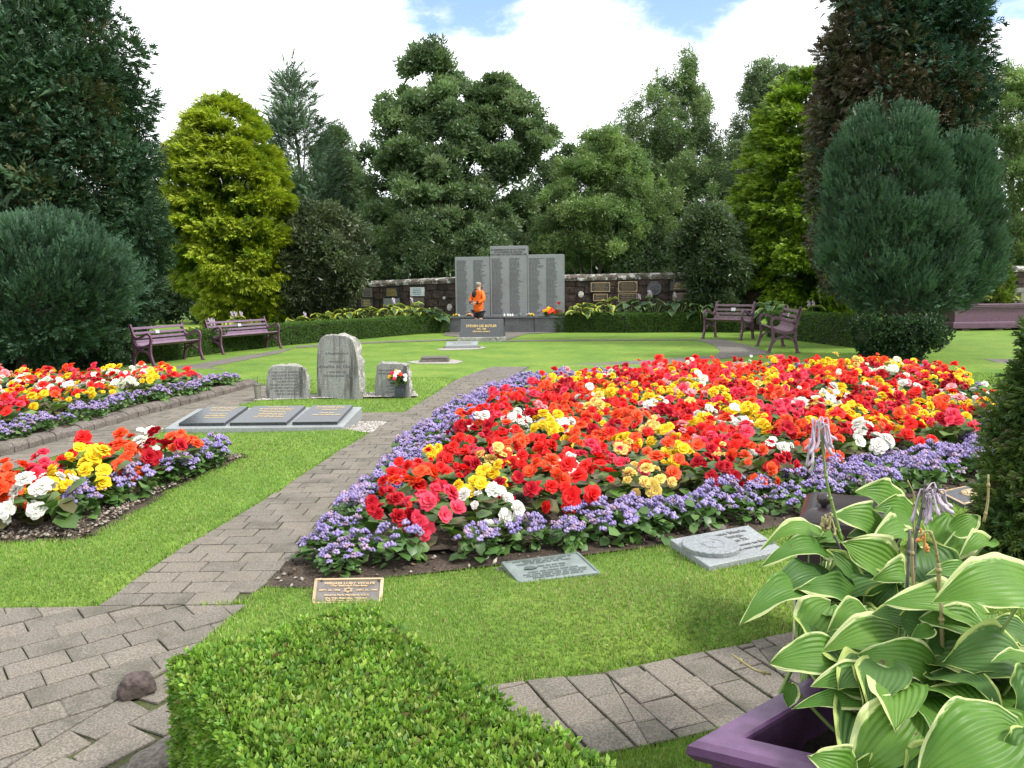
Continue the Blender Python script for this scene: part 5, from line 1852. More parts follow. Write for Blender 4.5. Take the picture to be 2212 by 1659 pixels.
# ------------------------------------------------------------------ clipped hedges
def hedge_vfc(center, half_w, height, n, size, cols, tmpl=T_BOX, round_=0.05, jit=0.03, base=0.02):
    """Leaves over the top and sides of a hedge running along a plan polyline."""
    c = [Vector((p[0], p[1])) for p in center]
    segs = [(a, b, (b - a).length) for a, b in zip(c[:-1], c[1:])]
    tot = sum(s[2] for s in segs)
    u = rng.random(n) * tot
    pos = np.zeros((n, 3))
    nor = np.zeros((n, 3))
    acc = 0
    # girth coordinate: left side, top, right side, and the end faces
    g = rng.random(n) * (2 * height + 2 * half_w)
    for a, b, l in segs:
        k = (u >= acc) & (u < acc + l)
        t = (u[k] - acc) / l
        d = (b - a) / l
        nv = np.array([-d.y, d.x])
        P = np.array([a.x, a.y])[None] + np.array([b.x - a.x, b.y - a.y])[None] * t[:, None]
        gg = g[k]
        s = np.where(gg < height, 1.0, np.where(gg < height + 2 * half_w, 1 - (gg - height) / half_w, -1.0))
        z = np.where(gg < height, gg, np.where(gg < height + 2 * half_w, height, gg - height - 2 * half_w))
        edge = np.clip((np.abs(s) - 0.75) / 0.25, 0, 1) * (gg >= height) * (gg < height + 2 * half_w)
        z = z - round_ * edge ** 2
        pos[k] = np.column_stack([P + nv[None] * (s * half_w)[:, None], z])
        top = (gg >= height) & (gg < height + 2 * half_w)
        nn = np.zeros((k.sum(), 3))
        nn[:, :2] = np.where(top[:, None], nv[None] * (edge * s)[:, None] * 0.8, nv[None] * np.sign(s)[:, None])
        nn[:, 2] = np.where(top, 1.0, 0.12)
        nor[k] = nn
        acc += l
    # ends
    ne = int(n * half_w * 2 * height / (tot * (2 * height + 2 * half_w) + 4 * half_w * height) * 2)
    for e, (p, q) in enumerate(((c[0], c[1]), (c[-1], c[-2]))):
        d = (p - q).normalized()
        nv = Vector((-d.y, d.x))
        m = max(8, ne // 2)
        s = rng.uniform(-1, 1, m) * half_w
        z = rng.random(m) * height
        pp = np.column_stack([p.x + nv.x * s, p.y + nv.y * s, z])
        pos = np.concatenate([pos, pp])
        nor = np.concatenate([nor, np.tile([d.x, d.y, 0.1], (m, 1))])
    nor = nrm(nor)
    wob = 0.5 * np.sin(pos[:, 0:1] * 5.1 + pos[:, 1:2] * 3.7) + 0.5 * np.sin(pos[:, 0:1] * 11 - pos[:, 1:2] * 9 + pos[:, 2:3] * 8)
    pos = pos + nor * (wob * jit + rng.normal(-0.3, 0.6, (len(pos), 1)) * jit)
    pos[:, 2] = np.maximum(pos[:, 2], base)
    fwd = nrm(nor * 0.9 + np.array([0, 0, 0.35]) + 0.55 * rng.standard_normal(pos.shape))
    upv = nrm(nor + 0.8 * rng.standard_normal(pos.shape))
    cols = np.array(cols)
    col = cols[rng.integers(0, len(cols), len(pos))] * rng.uniform(0.75, 1.25, (len(pos), 1))
    return scatter(tmpl[0], tmpl[1], pos, fwd, upv, size * rng.uniform(0.7, 1.25, len(pos)), col, 0.08)


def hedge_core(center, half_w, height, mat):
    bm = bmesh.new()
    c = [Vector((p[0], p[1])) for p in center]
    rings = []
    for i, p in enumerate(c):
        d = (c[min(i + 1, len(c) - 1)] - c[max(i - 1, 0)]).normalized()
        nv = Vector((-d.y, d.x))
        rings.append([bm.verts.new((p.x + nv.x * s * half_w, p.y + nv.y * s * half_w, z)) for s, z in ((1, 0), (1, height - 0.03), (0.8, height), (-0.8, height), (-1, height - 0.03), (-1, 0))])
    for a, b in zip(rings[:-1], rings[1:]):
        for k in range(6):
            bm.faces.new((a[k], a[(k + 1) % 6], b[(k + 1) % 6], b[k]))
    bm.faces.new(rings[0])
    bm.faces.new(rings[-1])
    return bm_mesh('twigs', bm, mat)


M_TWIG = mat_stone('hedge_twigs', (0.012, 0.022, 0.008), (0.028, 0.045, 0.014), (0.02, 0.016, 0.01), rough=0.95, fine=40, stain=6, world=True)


def hedge(label, center, half_w, height, n, size, cols, **k):
    c0 = center[len(center) // 2]
    t = thing('hedge', label, 'hedge', (c0[0], c0[1], 0))
    V, F, Cc = hedge_vfc(center, half_w, height, n, size, cols, **k)
    adopt(new_obj('leaves', np_mesh('leaves', V, F, Cc, mat=M_BOXL)), t)
    adopt(new_obj('twigs', hedge_core(center, half_w - 0.04, height - 0.04, M_TWIG)), t)
    return t


def offset_line(pts, off):
    c = [Vector((p[0], p[1])) for p in pts]
    o = []
    for i, p in enumerate(c):
        d = (c[min(i + 1, len(c) - 1)] - c[max(i - 1, 0)]).normalized()
        nv = Vector((-d.y, d.x))
        o.append((p.x + nv.x * off, p.y + nv.y * off))
    return o


HCOL = [(0.072, 0.148, 0.024), (0.055, 0.120, 0.020), (0.095, 0.175, 0.034)]
hl = gpoly([(977, 718), (900, 722), (800, 731), (700, 739), (612, 747), (500, 760), (440, 768), (350, 781), (270, 790), (190, 798)])
hl = hl[::-1]
hedge('long low clipped box hedge curving from the left benches to the memorial', offset_line(hl, 0.28), 0.27, 0.56, 24000, 0.050, HCOL, jit=0.014)
hr = gpoly([(1198, 718), (1350, 719), (1520, 717.5), (1600, 719)])
hedge('low clipped box hedge on the right of the memorial, ending behind a bench', offset_line(hr, 0.28), 0.27, 0.60, 13000, 0.050, HCOL, jit=0.014)
hr2 = gpoly([(1655, 728), (1730, 737), (1790, 745), (1850, 752)])
hedge('short rounded stretch of box hedge between the end-on bench and the dark bush', offset_line(hr2, 0.3), 0.3, 0.72, 5200, 0.052, HCOL, jit=0.02)
# dark bushes at the feet of the big conifers
for nm, lb, rows, dpt in (('box_bush', 'dark shaggy box bush under the blue-green right conifer', [(696, 1840, 2020), (710, 1846, 2034), (732, 1856, 2030), (755, 1868, 1995), (778, 1878, 1955)], 14.7), ('box_bush', 'dark low bush at the foot of the left conifers behind the raised bed', [(722, -20, 258), (745, -60, 268), (775, -70, 262), (797, -60, 235)], 15.6)):
    l = [Lobe(rows, dpt, 0.7)]
    t = thing(nm, lb, 'bush', (l[0].cx[0], dpt, 0))
    vfc, _ = crown_vfc(l, ncl=190, nsp=40, crad=0.16, size=0.085, tmpl=T_BOX, outw=0.7, upw=0.5, rnd=0.6, cols=[(0.022, 0.055, 0.020), (0.030, 0.068, 0.024), (0.018, 0.042, 0.016)], wts=[3, 2, 3], shell=0.3, lump=0.06, seed=2.0)
    adopt(new_obj('leaves', np_mesh('leaves', *vfc, mat=M_BOXL)), t)
    bm = bmesh.new()
    add_lathe(bm, [(max(0.05, r * 0.8), z) for r, z in zip(l[0].r, l[0].z)], 14, (l[0].cx[0], dpt, 0), sy=0.7)
    adopt(new_obj('twigs', bm_mesh('twigs', bm, M_TWIG)), t)

# foreground hedge
FH_A, FH_B = Vector((-0.84, 2.49)), Vector((0.30, 1.01))
dv = (FH_B - FH_A).normalized()
fh_line = [tuple(FH_A + dv * 0.14), tuple(FH_A.lerp(FH_B, 0.35)), tuple(FH_A.lerp(FH_B, 0.7)), tuple(FH_B)]
fh = thing('hedge', 'bright green clipped box hedge in the near foreground, small glossy leaves', 'hedge', (-0.5, 2.1, 0))
FCOL = [(0.15, 0.27, 0.030), (0.115, 0.235, 0.028), (0.19, 0.315, 0.045), (0.09, 0.20, 0.028), (0.22, 0.30, 0.06)]
T_SPRIG = tuft(5, 0.85, 0.25, 1.15, 21, tri=False)
V, F, Cc = hedge_vfc(fh_line, 0.305, 0.445, 23000, 0.0205, FCOL, tmpl=T_SPRIG, round_=0.05, jit=0.011)
V2, F2, C2 = hedge_vfc(fh_line, 0.29, 0.43, 7000, 0.024, [(0.07, 0.15, 0.024), (0.10, 0.18, 0.03), (0.16, 0.12, 0.05)], tmpl=T_SPRIG, round_=0.05, jit=0.012)
V, F, Cc = joinVFC([(V, F, Cc), (V2, F2, C2)])
adopt(new_obj('leaves', np_mesh('leaves', V, F, Cc, mat=M_BOXL)), fh)
adopt(new_obj('twigs', hedge_core(fh_line, 0.265, 0.405, M_TWIG)), fh)


# ------------------------------------------------------------------ grass blades, dense near the camera
def grass_field():
    n = 1500000
    # more where it can be seen singly
    y = 1.9 + (13.0 - 1.9) * rng.random(n) ** 2.1
    x = rng.uniform(-0.78, 0.86, n) * (y + 0.6)
    keep = ~nolawn(x, y) & (rng.random(n) < 0.85)
    x, y = x[keep], y[keep]
    d = nolawn_dist(x, y)
    # leave out ground under the hedge, stones and plaques
    k = np.ones(len(x), bool)
    for o_ in GRASS_HOLES:
        k &= ~inpoly(x, y, o_)
    x, y, d = x[k], y[k], d[k]
    m = min(len(x), 430000)
    x, y, d = x[:m], y[:m], d[:m]
    z = lawn_height(x, y, d) - 0.004
    wide = 0.0013 + 0.00062 * y
    patch = np.sin(x * 2.3 + 1.3) * np.sin(y * 2.9 + 0.4) + 0.6 * np.sin(x * 7.1 + y * 3.3)
    h = (0.0125 + 0.007 * rng.random(m) + 0.003 * patch) * np.where(d < 0.05, 1.25, 1.0)
    h = np.maximum(h, 0.008)
    a = rng.uniform(0, 2 * PI, m)
    lean = np.abs(rng.normal(0.0, 0.62, m))
    b = rng.uniform(0, 2 * PI, m)
    base = np.column_stack([x, y, z])
    side = np.column_stack([np.cos(a), np.sin(a), np.zeros(m)]) * wide[:, None]
    tip = base + np.column_stack([np.cos(b) * np.sin(lean), np.sin(b) * np.sin(lean), np.cos(lean)]) * h[:, None] * 1.35
    V = np.stack([base - side, base + side, tip], 1).reshape(-1, 3)
    F = np.arange(m * 3).reshape(-1, 3)
    cols = np.array([(0.172, 0.295, 0.056), (0.205, 0.335, 0.066), (0.24, 0.36, 0.078), (0.14, 0.25, 0.048), (0.36, 0.35, 0.16)])
    dry = np.clip(0.10 + 0.30 * np.exp(-((x - 0.6) / 0.9) ** 2 - ((y - 3.6) / 0.6) ** 2) + 0.04 * patch, 0.02, 0.4)
    c = np.where((rng.random(m) < dry)[:, None], cols[4][None], cols[rng.integers(0, 4, m)])
    c = c * rng.uniform(0.75, 1.25, (m, 1)) * (1 + 0.10 * patch)[:, None]
    Cc = np.repeat(c[:, None], 3, 1)
    Cc[:, :2] *= 0.85
    o = new_obj('grass', np_mesh('grass', V, F, np.clip(Cc.reshape(-1, 3), 0, 1), mat=mat_leaf('grass_blades', rough=0.5, trans=0.35, spec=0.3, hue_scale=1.1, vary=0.22)))
    tag(o, None, None, None, 'stuff')
    return o


GRASS_HOLES = [[tuple(G(*p)[:2]) for p in q] for q in (
    [(672, 1311), (826, 1311), (830, 1253), (680, 1255)], [(1110, 1285), (1312, 1252), (1250, 1195), (1080, 1217)],
    [(1525, 1238), (1700, 1200), (1616, 1143), (1443, 1176)], [(2080, 1098), (2160, 1070), (2091, 1050), (2020, 1065)],
    [(575, 868), (905, 862), (900, 855), (580, 860)])]
grass_field()

# ------------------------------------------------------------------ begonias and ageratum
def petal(bm, base, az, tilt, ln, wd, cup, r):
    """Rounded petal: a 3 x 4 patch leaning out at tilt from vertical."""
    d = Vector((math.cos(az), math.sin(az), 0))
    s = Vector((-d.y, d.x, 0))
    rows = []
    for i, (t, w) in enumerate(((0.0, 0.25), (0.45, 0.95), (0.8, 1.0), (1.0, 0.55))):
        row = []
        for j in (-1, 0, 1):
            tt = tilt + cup * t
            p = base + (d * math.sin(tt) + Vector((0, 0, 1)) * math.cos(tt)) * ln * t * (1.0 if j == 0 else 0.94)
            p += s * (j * wd * w * 0.5) + Vector((0, 0, 1)) * (abs(j) * 0.10 * ln * t * math.sin(tt)) + Vector((r.uniform(-1, 1), r.uniform(-1, 1), r.uniform(-1, 1))) * 0.075 * ln
            row.append(bm.verts.new(p))
        rows.append(row)
    for a, b in zip(rows[:-1], rows[1:]):
        for k in range(2):
            bm.faces.new((a[k], a[k + 1], b[k + 1], b[k]))


def bloom_bm(seed, double=True):
    r = random.Random(seed)
    bm = bmesh.new()
    rings = [(7, 1.25, 1.0, 0.80, 0.45), (6, 0.95, 0.86, 0.72, 0.40), (6, 0.62, 0.68, 0.60, 0.35), (4, 0.30, 0.50, 0.46, 0.2)] if double else [(4, 1.15, 1.0, 1.05, 0.3), (3, 0.8, 0.75, 0.85, 0.3), (3, 0.4, 0.42, 0.5, 0.2)]
    for k, (n, tilt, ln, wd, cup) in enumerate(rings):
        for i in range(n):
            petal(bm, Vector((0, 0, 0.05 * k)), 2 * PI * (i + 0.5 * (k % 2)) / n + r.uniform(-0.2, 0.2), tilt + r.uniform(-0.15, 0.12), ln * r.uniform(0.88, 1.1), wd * r.uniform(0.9, 1.1), cup, r)
    return bm


def mat_petal(name, c, c2=None, trans=0.25):
    m, t, b = mat_new(name)
    N = t.nodes.new
    L = t.links.new
    ge = N('ShaderNodeNewGeometry')
    oi = N('ShaderNodeObjectInfo')
    no = N('ShaderNodeTexNoise')
    no.inputs['Scale'].default_value = 28
    L(ge.outputs['Position'], no.inputs['Vector'])
    ad = N('ShaderNodeMath')
    ad.operation = 'MULTIPLY_ADD'
    L(oi.outputs['Random'], ad.inputs[0])
    ad.inputs[1].default_value = 0.5
    L(no.outputs['Fac'], ad.inputs[2])
    rp = N('ShaderNodeValToRGB')
    rp.color_ramp.elements[0].position = 0.4
    rp.color_ramp.elements[1].position = 1.0
    rp.color_ramp.elements[0].color = (*c, 1)
    rp.color_ramp.elements[1].color = (*(c2 or [min(1, v * 1.2) for v in c]), 1)
    L(ad.outputs[0], rp.inputs[0])
    L(rp.outputs[0], b.inputs['Base Color'])
    b.inputs['Roughness'].default_value = 0.55
    b.inputs['Specular IOR Level'].default_value = 0.25
    tr = N('ShaderNodeBsdfTranslucent')
    L(rp.outputs[0], tr.inputs['Color'])
    mx = N('ShaderNodeMixShader')
    mx.inputs[0].default_value = trans
    L(b.outputs[0], mx.inputs[1])
    L(tr.outputs[0], mx.inputs[2])
    L(mx.outputs[0], t.nodes['Material Output'].inputs['Surface'])
    return m


HUES = {
    'scarlet': ((0.68, 0.012, 0.014), (0.78, 0.032, 0.024)),
    'crimson': ((0.36, 0.004, 0.012), (0.50, 0.008, 0.022)),
    'rose red': ((0.72, 0.030, 0.070), (0.80, 0.07, 0.13)),
    'orange red': ((0.78, 0.065, 0.014), (0.82, 0.11, 0.035)),
    'yellow': ((0.76, 0.50, 0.010), (0.80, 0.60, 0.03)),
    'pale yellow': ((0.74, 0.60, 0.14), (0.80, 0.55, 0.18)),
    'white': ((0.72, 0.72, 0.66), (0.80, 0.78, 0.74)),
    'pink': ((0.76, 0.22, 0.25), (0.80, 0.38, 0.40)),
}
BASE_BLOOMS = [bm_mesh('bloom', bloom_bm(100 + k, k not in (3, 6)), None, smooth=True) for k in range(7)]
BLOOMS, NPB = {}, []
for h_, (c1, c2) in HUES.items():
    m_ = mat_petal(h_.replace(' ', '_') + '_petals', c1, c2)
    BLOOMS[h_] = []
    for b_ in BASE_BLOOMS:
        q = b_.copy()
        q.materials.clear()
        q.materials.append(m_)
        BLOOMS[h_].append(q)
M_BEGLEAF = mat_leaf('begonia_leaves', rough=0.4, trans=0.2, spec=0.45, hue_scale=9, vary=0.25)
T_BROADLEAF = (np.array([(0, 0, 0), (0.42, 0.28, 0.10), (0.40, 0.75, 0.02), (0, 1.0, -0.16), (-0.40, 0.75, 0.02), (-0.42, 0.28, 0.10), (0, 0.5, 0.0)]), np.array([(0, 1, 2, 6), (6, 2, 3, 3), (0, 6, 4, 5), (6, 3, 4, 4)]))
T_BROADLEAF = (T_BROADLEAF[0], np.array([(0, 1, 6), (1, 2, 6), (2, 3, 6), (3, 4, 6), (4, 5, 6), (5, 0, 6)]))


def leafy_mesh(name, n, rad, hgt, size, cols, mat, seed, upw=0.3, tmpl=T_BROADLEAF):
    r = np.random.default_rng(seed)
    a = r.uniform(0, 2 * PI, n)
    q = np.sqrt(r.random(n))
    pos = np.column_stack([np.cos(a) * q * rad * 0.7, np.sin(a) * q * rad * 0.7, hgt * (0.15 + 0.85 * r.random(n)) * (1 - 0.35 * q)])
    fwd = np.column_stack([np.cos(a), np.sin(a), upw + 0.45 * r.standard_normal(n)]) + 0.5 * r.standard_normal((n, 3)) * [1, 1, 0.3]
    up = np.column_stack([np.cos(a) * 0.3, np.sin(a) * 0.3, np.ones(n)]) + 0.25 * r.standard_normal((n, 3))
    cols = np.array(cols)
    col = cols[r.integers(0, len(cols), n)] * r.uniform(0.75, 1.25, (n, 1))
    V, F, Cc = scatter(tmpl[0], tmpl[1], pos, fwd, up, size * r.uniform(0.65, 1.25, n), col, 0.05)
    return np_mesh(name, V, F, Cc, mat=mat)


BEG_LEAF = [leafy_mesh('foliage', 22, 0.19, 0.24, 0.115, [(0.080, 0.155, 0.030), (0.060, 0.120, 0.026), (0.115, 0.175, 0.04), (0.10, 0.095, 0.036)], M_BEGLEAF, 300 + k) for k in range(5)]
AGE_LEAF = [leafy_mesh('foliage', 54, 0.15, 0.13, 0.062, [(0.070, 0.150, 0.034), (0.054, 0.120, 0.028), (0.10, 0.185, 0.046)], M_BEGLEAF, 400 + k, upw=0.1) for k in range(4)]
M_AGE = mat_leaf('ageratum_fluff', rough=0.8, trans=0.2, spec=0.1, hue_scale=14, vary=0.2)


def age_heads(seed, nh):
    r = np.random.default_rng(seed)
    V, F, Cc, o = [], [], [], 0
    for k in range(nh):
        a, q = r.uniform(0, 2 * PI), math.sqrt(r.random())
        c = np.array([math.cos(a) * q * 0.125, math.sin(a) * q * 0.125, 0.165 - 0.07 * q * q + r.uniform(-0.012, 0.018)])
        rad = r.uniform(0.015, 0.024)
        base = np.array([(0.31, 0.255, 0.50), (0.37, 0.31, 0.55), (0.26, 0.21, 0.45), (0.40, 0.29, 0.42)])[r.integers(0, 4)] * r.uniform(0.85, 1.12)
        # each head is a cushion of small puffs
        for j in range(6):
            aa = 2 * PI * j / 6 + r.uniform(-0.4, 0.4)
            pc = c + np.array([math.cos(aa) * rad * 0.75, math.sin(aa) * rad * 0.75, r.uniform(-0.006, 0.004)]) if j else c + np.array([0, 0, rad * 0.35])
            vv = OCT_V * (rad * 0.62 * r.uniform(0.85, 1.15)) * np.array([1, 1, 0.8]) + r.normal(0, rad * 0.10, OCT_V.shape)
            V.append(vv + pc)
            F.append(OCT_F + o)
            Cc.append(np.tile(base * r.uniform(0.85, 1.15), (6, 1)))
            o += 6
    return np_mesh('flower_heads', np.concatenate(V), np.concatenate(F), np.clip(np.concatenate(Cc), 0, 1), mat=M_AGE)


AGE_HEAD = [age_heads(500 + k, 19 + 4 * (k % 3)) for k in range(5)]


def hex_points(poly, sp, jit):
    bx = [p[0] for p in poly]
    by = [p[1] for p in poly]
    o = []
    r = 0
    y = min(by)
    while y < max(by):
        x = min(bx) + (sp / 2 if r % 2 else 0)
        while x < max(bx):
            p = (x + rng.normal(0, jit), y + rng.normal(0, jit))
            o.append(p)
            x += sp
        y += sp * 0.866
        r += 1
    o = np.array(o)
    return o[inpoly(o[:, 0], o[:, 1], poly)]


HN = list(HUES)
HW = {'big': [0.26, 0.13, 0.14, 0.16, 0.185, 0.025, 0.07, 0.03], 'left': [0.24, 0.14, 0.09, 0.15, 0.17, 0.03, 0.15, 0.03], 'small': [0.20, 0.10, 0.22, 0.28, 0.10, 0.02, 0.06, 0.02]}
BEDNAME = {'big': 'the large central flower bed', 'left': 'the kerbed flower bed at the left', 'small': 'the small bed in the left lawn'}


def view_dir(p):
    return Vector((0, 0, EYE)) - Vector(p)


def bloom_matrix(loc, nv, s, roll):
    q = Vector((0, 0, 1)).rotation_difference(nv.normalized())
    return Matrix.Translation(loc) @ q.to_matrix().to_4x4() @ Matrix.Rotation(roll, 4, 'Z') @ Matrix.Scale(s, 4)


def plant_blooms(scale, hue, r, near, front=False):
    """Where the blooms of one plant sit: (matrix, mesh)."""
    o = []
    n = r.randint(7, 10) if near else r.randint(6, 8)
    for k in range(n):
        a = 2 * PI * (k + r.random() * 0.7) / n
        q = (0.0 if k == 0 else r.uniform(0.06, 0.18)) * scale
        z = (0.315 - 0.62 * q + r.uniform(-0.05, 0.04)) * scale
        loc = Vector((math.cos(a) * q, math.sin(a) * q, z))
        nv = Vector((math.cos(a) * q * 3.2 + r.gauss(0, 0.28), math.sin(a) * q * 3.2 - 0.38 + r.gauss(0, 0.28), 0.72))
        s = (r.uniform(0.040, 0.062) if r.random() < 0.62 else r.uniform(0.022, 0.038)) * scale
        o.append((bloom_matrix(loc, nv, s, r.uniform(0, 6.28)), BLOOMS[hue][r.choice((0, 1, 2, 4, 5, 0, 1, 2, 4, 5, 3, 6))]))
    if front:
        # low blooms on the open side of the edge plants
        for k in range(4):
            a = -PI / 2 + r.uniform(-1.0, 1.0)
            q = r.uniform(0.15, 0.20) * scale
            loc = Vector((math.cos(a) * q, math.sin(a) * q, r.uniform(0.10, 0.20) * scale))
            nv = Vector((math.cos(a) + r.gauss(0, 0.3), math.sin(a) + r.gauss(0, 0.2), 0.35))
            o.append((bloom_matrix(loc, nv, r.uniform(0.036, 0.062) * scale, r.uniform(0, 6.28)), BLOOMS[hue][r.choice((0, 1, 2, 3))]))
    return o


E_SMALL = gpoly([(-60, 1165), (60, 1152), (150, 1125), (250, 1088), (390, 1042), (440, 1020)])
E_FRONT = gpoly([(780, 1230), (1150, 1205), (1450, 1150), (1650, 1110), (1900, 1060)])
E_PATH = gpoly([(625, 1215), (850, 985), (965, 890), (1105, 832)])


def to_line(x, y, ln):
    b = 1e9
    for p, q in zip(ln[:-1], ln[1:]):
        dx, dy = q[0] - p[0], q[1] - p[1]
        t = min(1, max(0, ((x - p[0]) * dx + (y - p[1]) * dy) / (dx * dx + dy * dy)))
        b = min(b, math.hypot(x - p[0] - t * dx, y - p[1] - t * dy))
    return b


plants = []
for bed, poly, zz in (('big', P_BEG, 0.035), ('small', P_SBEG, 0.03), ('left', P_LBEG, 0.10)):
    sp = {'big': 0.325, 'small': 0.27, 'left': 0.34}[bed]
    pts = hex_points(poly, sp, 0.03)
    for x, y in pts:
        if abs(x) / y > 0.72:
            continue
        w = np.array(HW[bed])
        hue_ = HN[rng.choice(len(HN), p=w / w.sum())]
        if bed == 'small':
            xd = 1106 + x / y * FPX
            near_ = to_line(x, y, E_SMALL) < 0.30
            for lim, far_h, near_h in ((35, 'orange red', 'orange red'), (85, 'rose red', 'white'), (150, 'rose red', 'yellow'), (195, 'scarlet', 'yellow'), (235, 'scarlet', 'pink'), (290, 'orange red', 'orange red'), (335, 'white', 'crimson'), (380, 'scarlet', 'orange red'), (900, 'rose red', 'scarlet')):
                if xd < lim:
                    hue_ = near_h if near_ else far_h
                    break
        plants.append((y, bed, x, y, zz, hue_))
plants.sort(key=lambda p: p[0])
def zone(bed, x, y):
    if bed == 'small':
        xd = 1106 + x / y * FPX
        return 'in the small lawn bed, %s' % ('toward its left end' if xd < 130 else 'in its middle' if xd < 300 else 'toward its right end by the slab')
    if bed == 'left':
        return 'in the kerbed left bed, %s' % ('near the kerb' if y < 9.2 else 'at the back')
    if to_line(x, y, E_FRONT) < 0.55:
        return 'in the large bed, front edge behind the %s' % ('bronze star plaque' if x < -0.45 else 'green plaque' if x < 0.75 else 'pale granite plaque' if x < 1.7 else 'potted hosta')
    if to_line(x, y, E_PATH) < 0.75:
        return 'in the large bed along the paved path, %s' % ('near end' if y < 6.0 else 'middle stretch' if y < 9 else 'far end')
    if x > 3.4:
        return 'in the large bed, right end near the dark evergreen'
    if y > 9.3:
        return 'in the large bed, back part facing the benches'
    return 'in the middle of the large bed, %s' % ('left half' if x < 0.9 else 'right half')

rr = random.Random(77)
NB = 0
rest = {}
MASS_SRC = [np.array([v.co[:] for v in b.vertices]) for b in BASE_BLOOMS]
MASS_F = []
for b in BASE_BLOOMS:
    MASS_F.append(np.array([list(p.vertices) for p in b.polygons]))
for (_, bed, x, y, zz, hue) in plants:
    sc = rr.uniform(0.9, 1.15) * (1.06 if bed == 'small' else 0.94 if bed == 'left' else 1.0)
    bl = plant_blooms(sc, hue, rr, y < 8, (bed == 'big' and y < 7.5 and (to_line(x, y, E_FRONT) < 0.48 or to_line(x, y, E_PATH) < 0.5)) or (bed == 'small' and to_line(x, y, E_SMALL) < 0.42))
    if NB < 292:
        zn = zone(bed, x, y)
        t = thing('begonia', '%s begonia %s' % (hue, zn), 'begonia', (x, y, zz), rr.uniform(-0.5, 0.5), '%s begonias %s' % (hue, zn))
        f = new_obj('foliage', BEG_LEAF[NB % 5], t)
        f['kind'] = 'stuff'
        f.scale = (sc, sc, sc * rr.uniform(0.85, 1.1))
        f.rotation_euler = (0, 0, rr.uniform(0, 6.28))
        for M, me in bl:
            o = new_obj('bloom', me, t)
            o.matrix_local = M
        NB += 1
    else:
        rest.setdefault(bed, []).append((x, y, zz, hue, bl, sc))
print('begonias', NB, 'in mass', {k: len(v) for k, v in rest.items()})
for bed, lst in rest.items():
    V, F, Cc, o_ = [], [], [], 0
    LV, LF, LC = [], [], []
    for x, y, zz, hue, bl, sc in lst:
        c1, c2 = HUES[hue]
        for M, me in bl:
            k = BLOOMS[hue].index(me)
            A = np.array(M)
            v = MASS_SRC[k] @ A[:3, :3].T + A[:3, 3] + np.array([x, y, zz])
            V.append(v)
            F.append(MASS_F[k] + o_)
            o_ += len(v)
            f = rr.random()
            Cc.append(np.tile(np.array(c1) * (1 - f) + np.array(c2) * f, (len(v), 1)))
        lm = BEG_LEAF[rr.randrange(5)]
        n = len(lm.vertices)
        co = np.empty(n * 3, dtype=np.float32)
        lm.vertices.foreach_get('co', co)
        LV.append(co.reshape(-1, 3) * sc + np.array([x, y, zz]))
        cl_ = np.empty(n * 4, dtype=np.float32)
        lm.color_attributes['Col'].data.foreach_get('color', cl_)
        LC.append(cl_.reshape(-1, 4)[:, :3])
        LF.append(np.array([list(p.vertices) for p in lm.polygons]) + sum(len(q) for q in LV[:-1]))
    o = new_obj('begonia_blooms', np_mesh('begonia_blooms', np.concatenate(V), np.concatenate(F), np.clip(np.concatenate(Cc), 0, 1), smooth=True, mat=mat_leaf('mixed_petals', rough=0.55, trans=0.25, spec=0.25, hue_scale=20, vary=0.1)))
    o['kind'] = 'stuff'
    o = new_obj('begonia_foliage', np_mesh('begonia_foliage', np.concatenate(LV), np.concatenate(LF), np.concatenate(LC), mat=M_BEGLEAF))
    o['kind'] = 'stuff'

# ageratum edging
ages = []
pt = hex_points(P_BIG, 0.210, 0.024)
dB = polydist(pt[:, 0], pt[:, 1], P_BIG)
dG = polydist(pt[:, 0], pt[:, 1], P_BEG)
k = ~inpoly(pt[:, 0], pt[:, 1], P_BEG) & (dB > 0.10) & (dG > 0.04)
frontish = (pt[:, 0] > -0.55) & (pt[:, 1] < 5.4)
k &= ~(frontish & (dB < 0.13)) & ~(frontish & (rng.random(len(pt)) < 0.05))
ages += [(x, y, 0.014, 'big') for x, y in pt[k]]
pt = hex_points(P_SAGE, 0.21, 0.025)
ages += [(x, y, 0.03, 'small') for x, y in pt]
pt = hex_points(P_LBED, 0.205, 0.025)
dG = polydist(pt[:, 0], pt[:, 1], P_LBEG)
kz = np.array([edge_x([(a[1], a[0]) for a in gpoly([(-260, 1058), (0, 984), (150, 942), (300, 898), (450, 860), (556, 831)])], x) if False else 0 for x in pt[:, 0]])
dK = polydist(pt[:, 0], pt[:, 1], P_LBED)
k = ~inpoly(pt[:, 0], pt[:, 1], P_LBEG) & (dK > 0.05) & (dG > 0.03)
ages += [(x, y, 0.10, 'left') for x, y in pt[k] if abs(x) / y < 0.72]
ages.sort(key=lambda p: p[1])
print('ageratum', len(ages))
NA = 0
rest_v, rest_f, rest_c, oo = [], [], [], 0


def arrays(me):
    n = len(me.vertices)
    co = np.empty(n * 3, dtype=np.float32)
    me.vertices.foreach_get('co', co)
    cl_ = np.empty(n * 4, dtype=np.float32)
    me.color_attributes['Col'].data.foreach_get('color', cl_)
    return co.reshape(-1, 3), np.array([list(p.vertices) for p in me.polygons]), cl_.reshape(-1, 4)[:, :3]


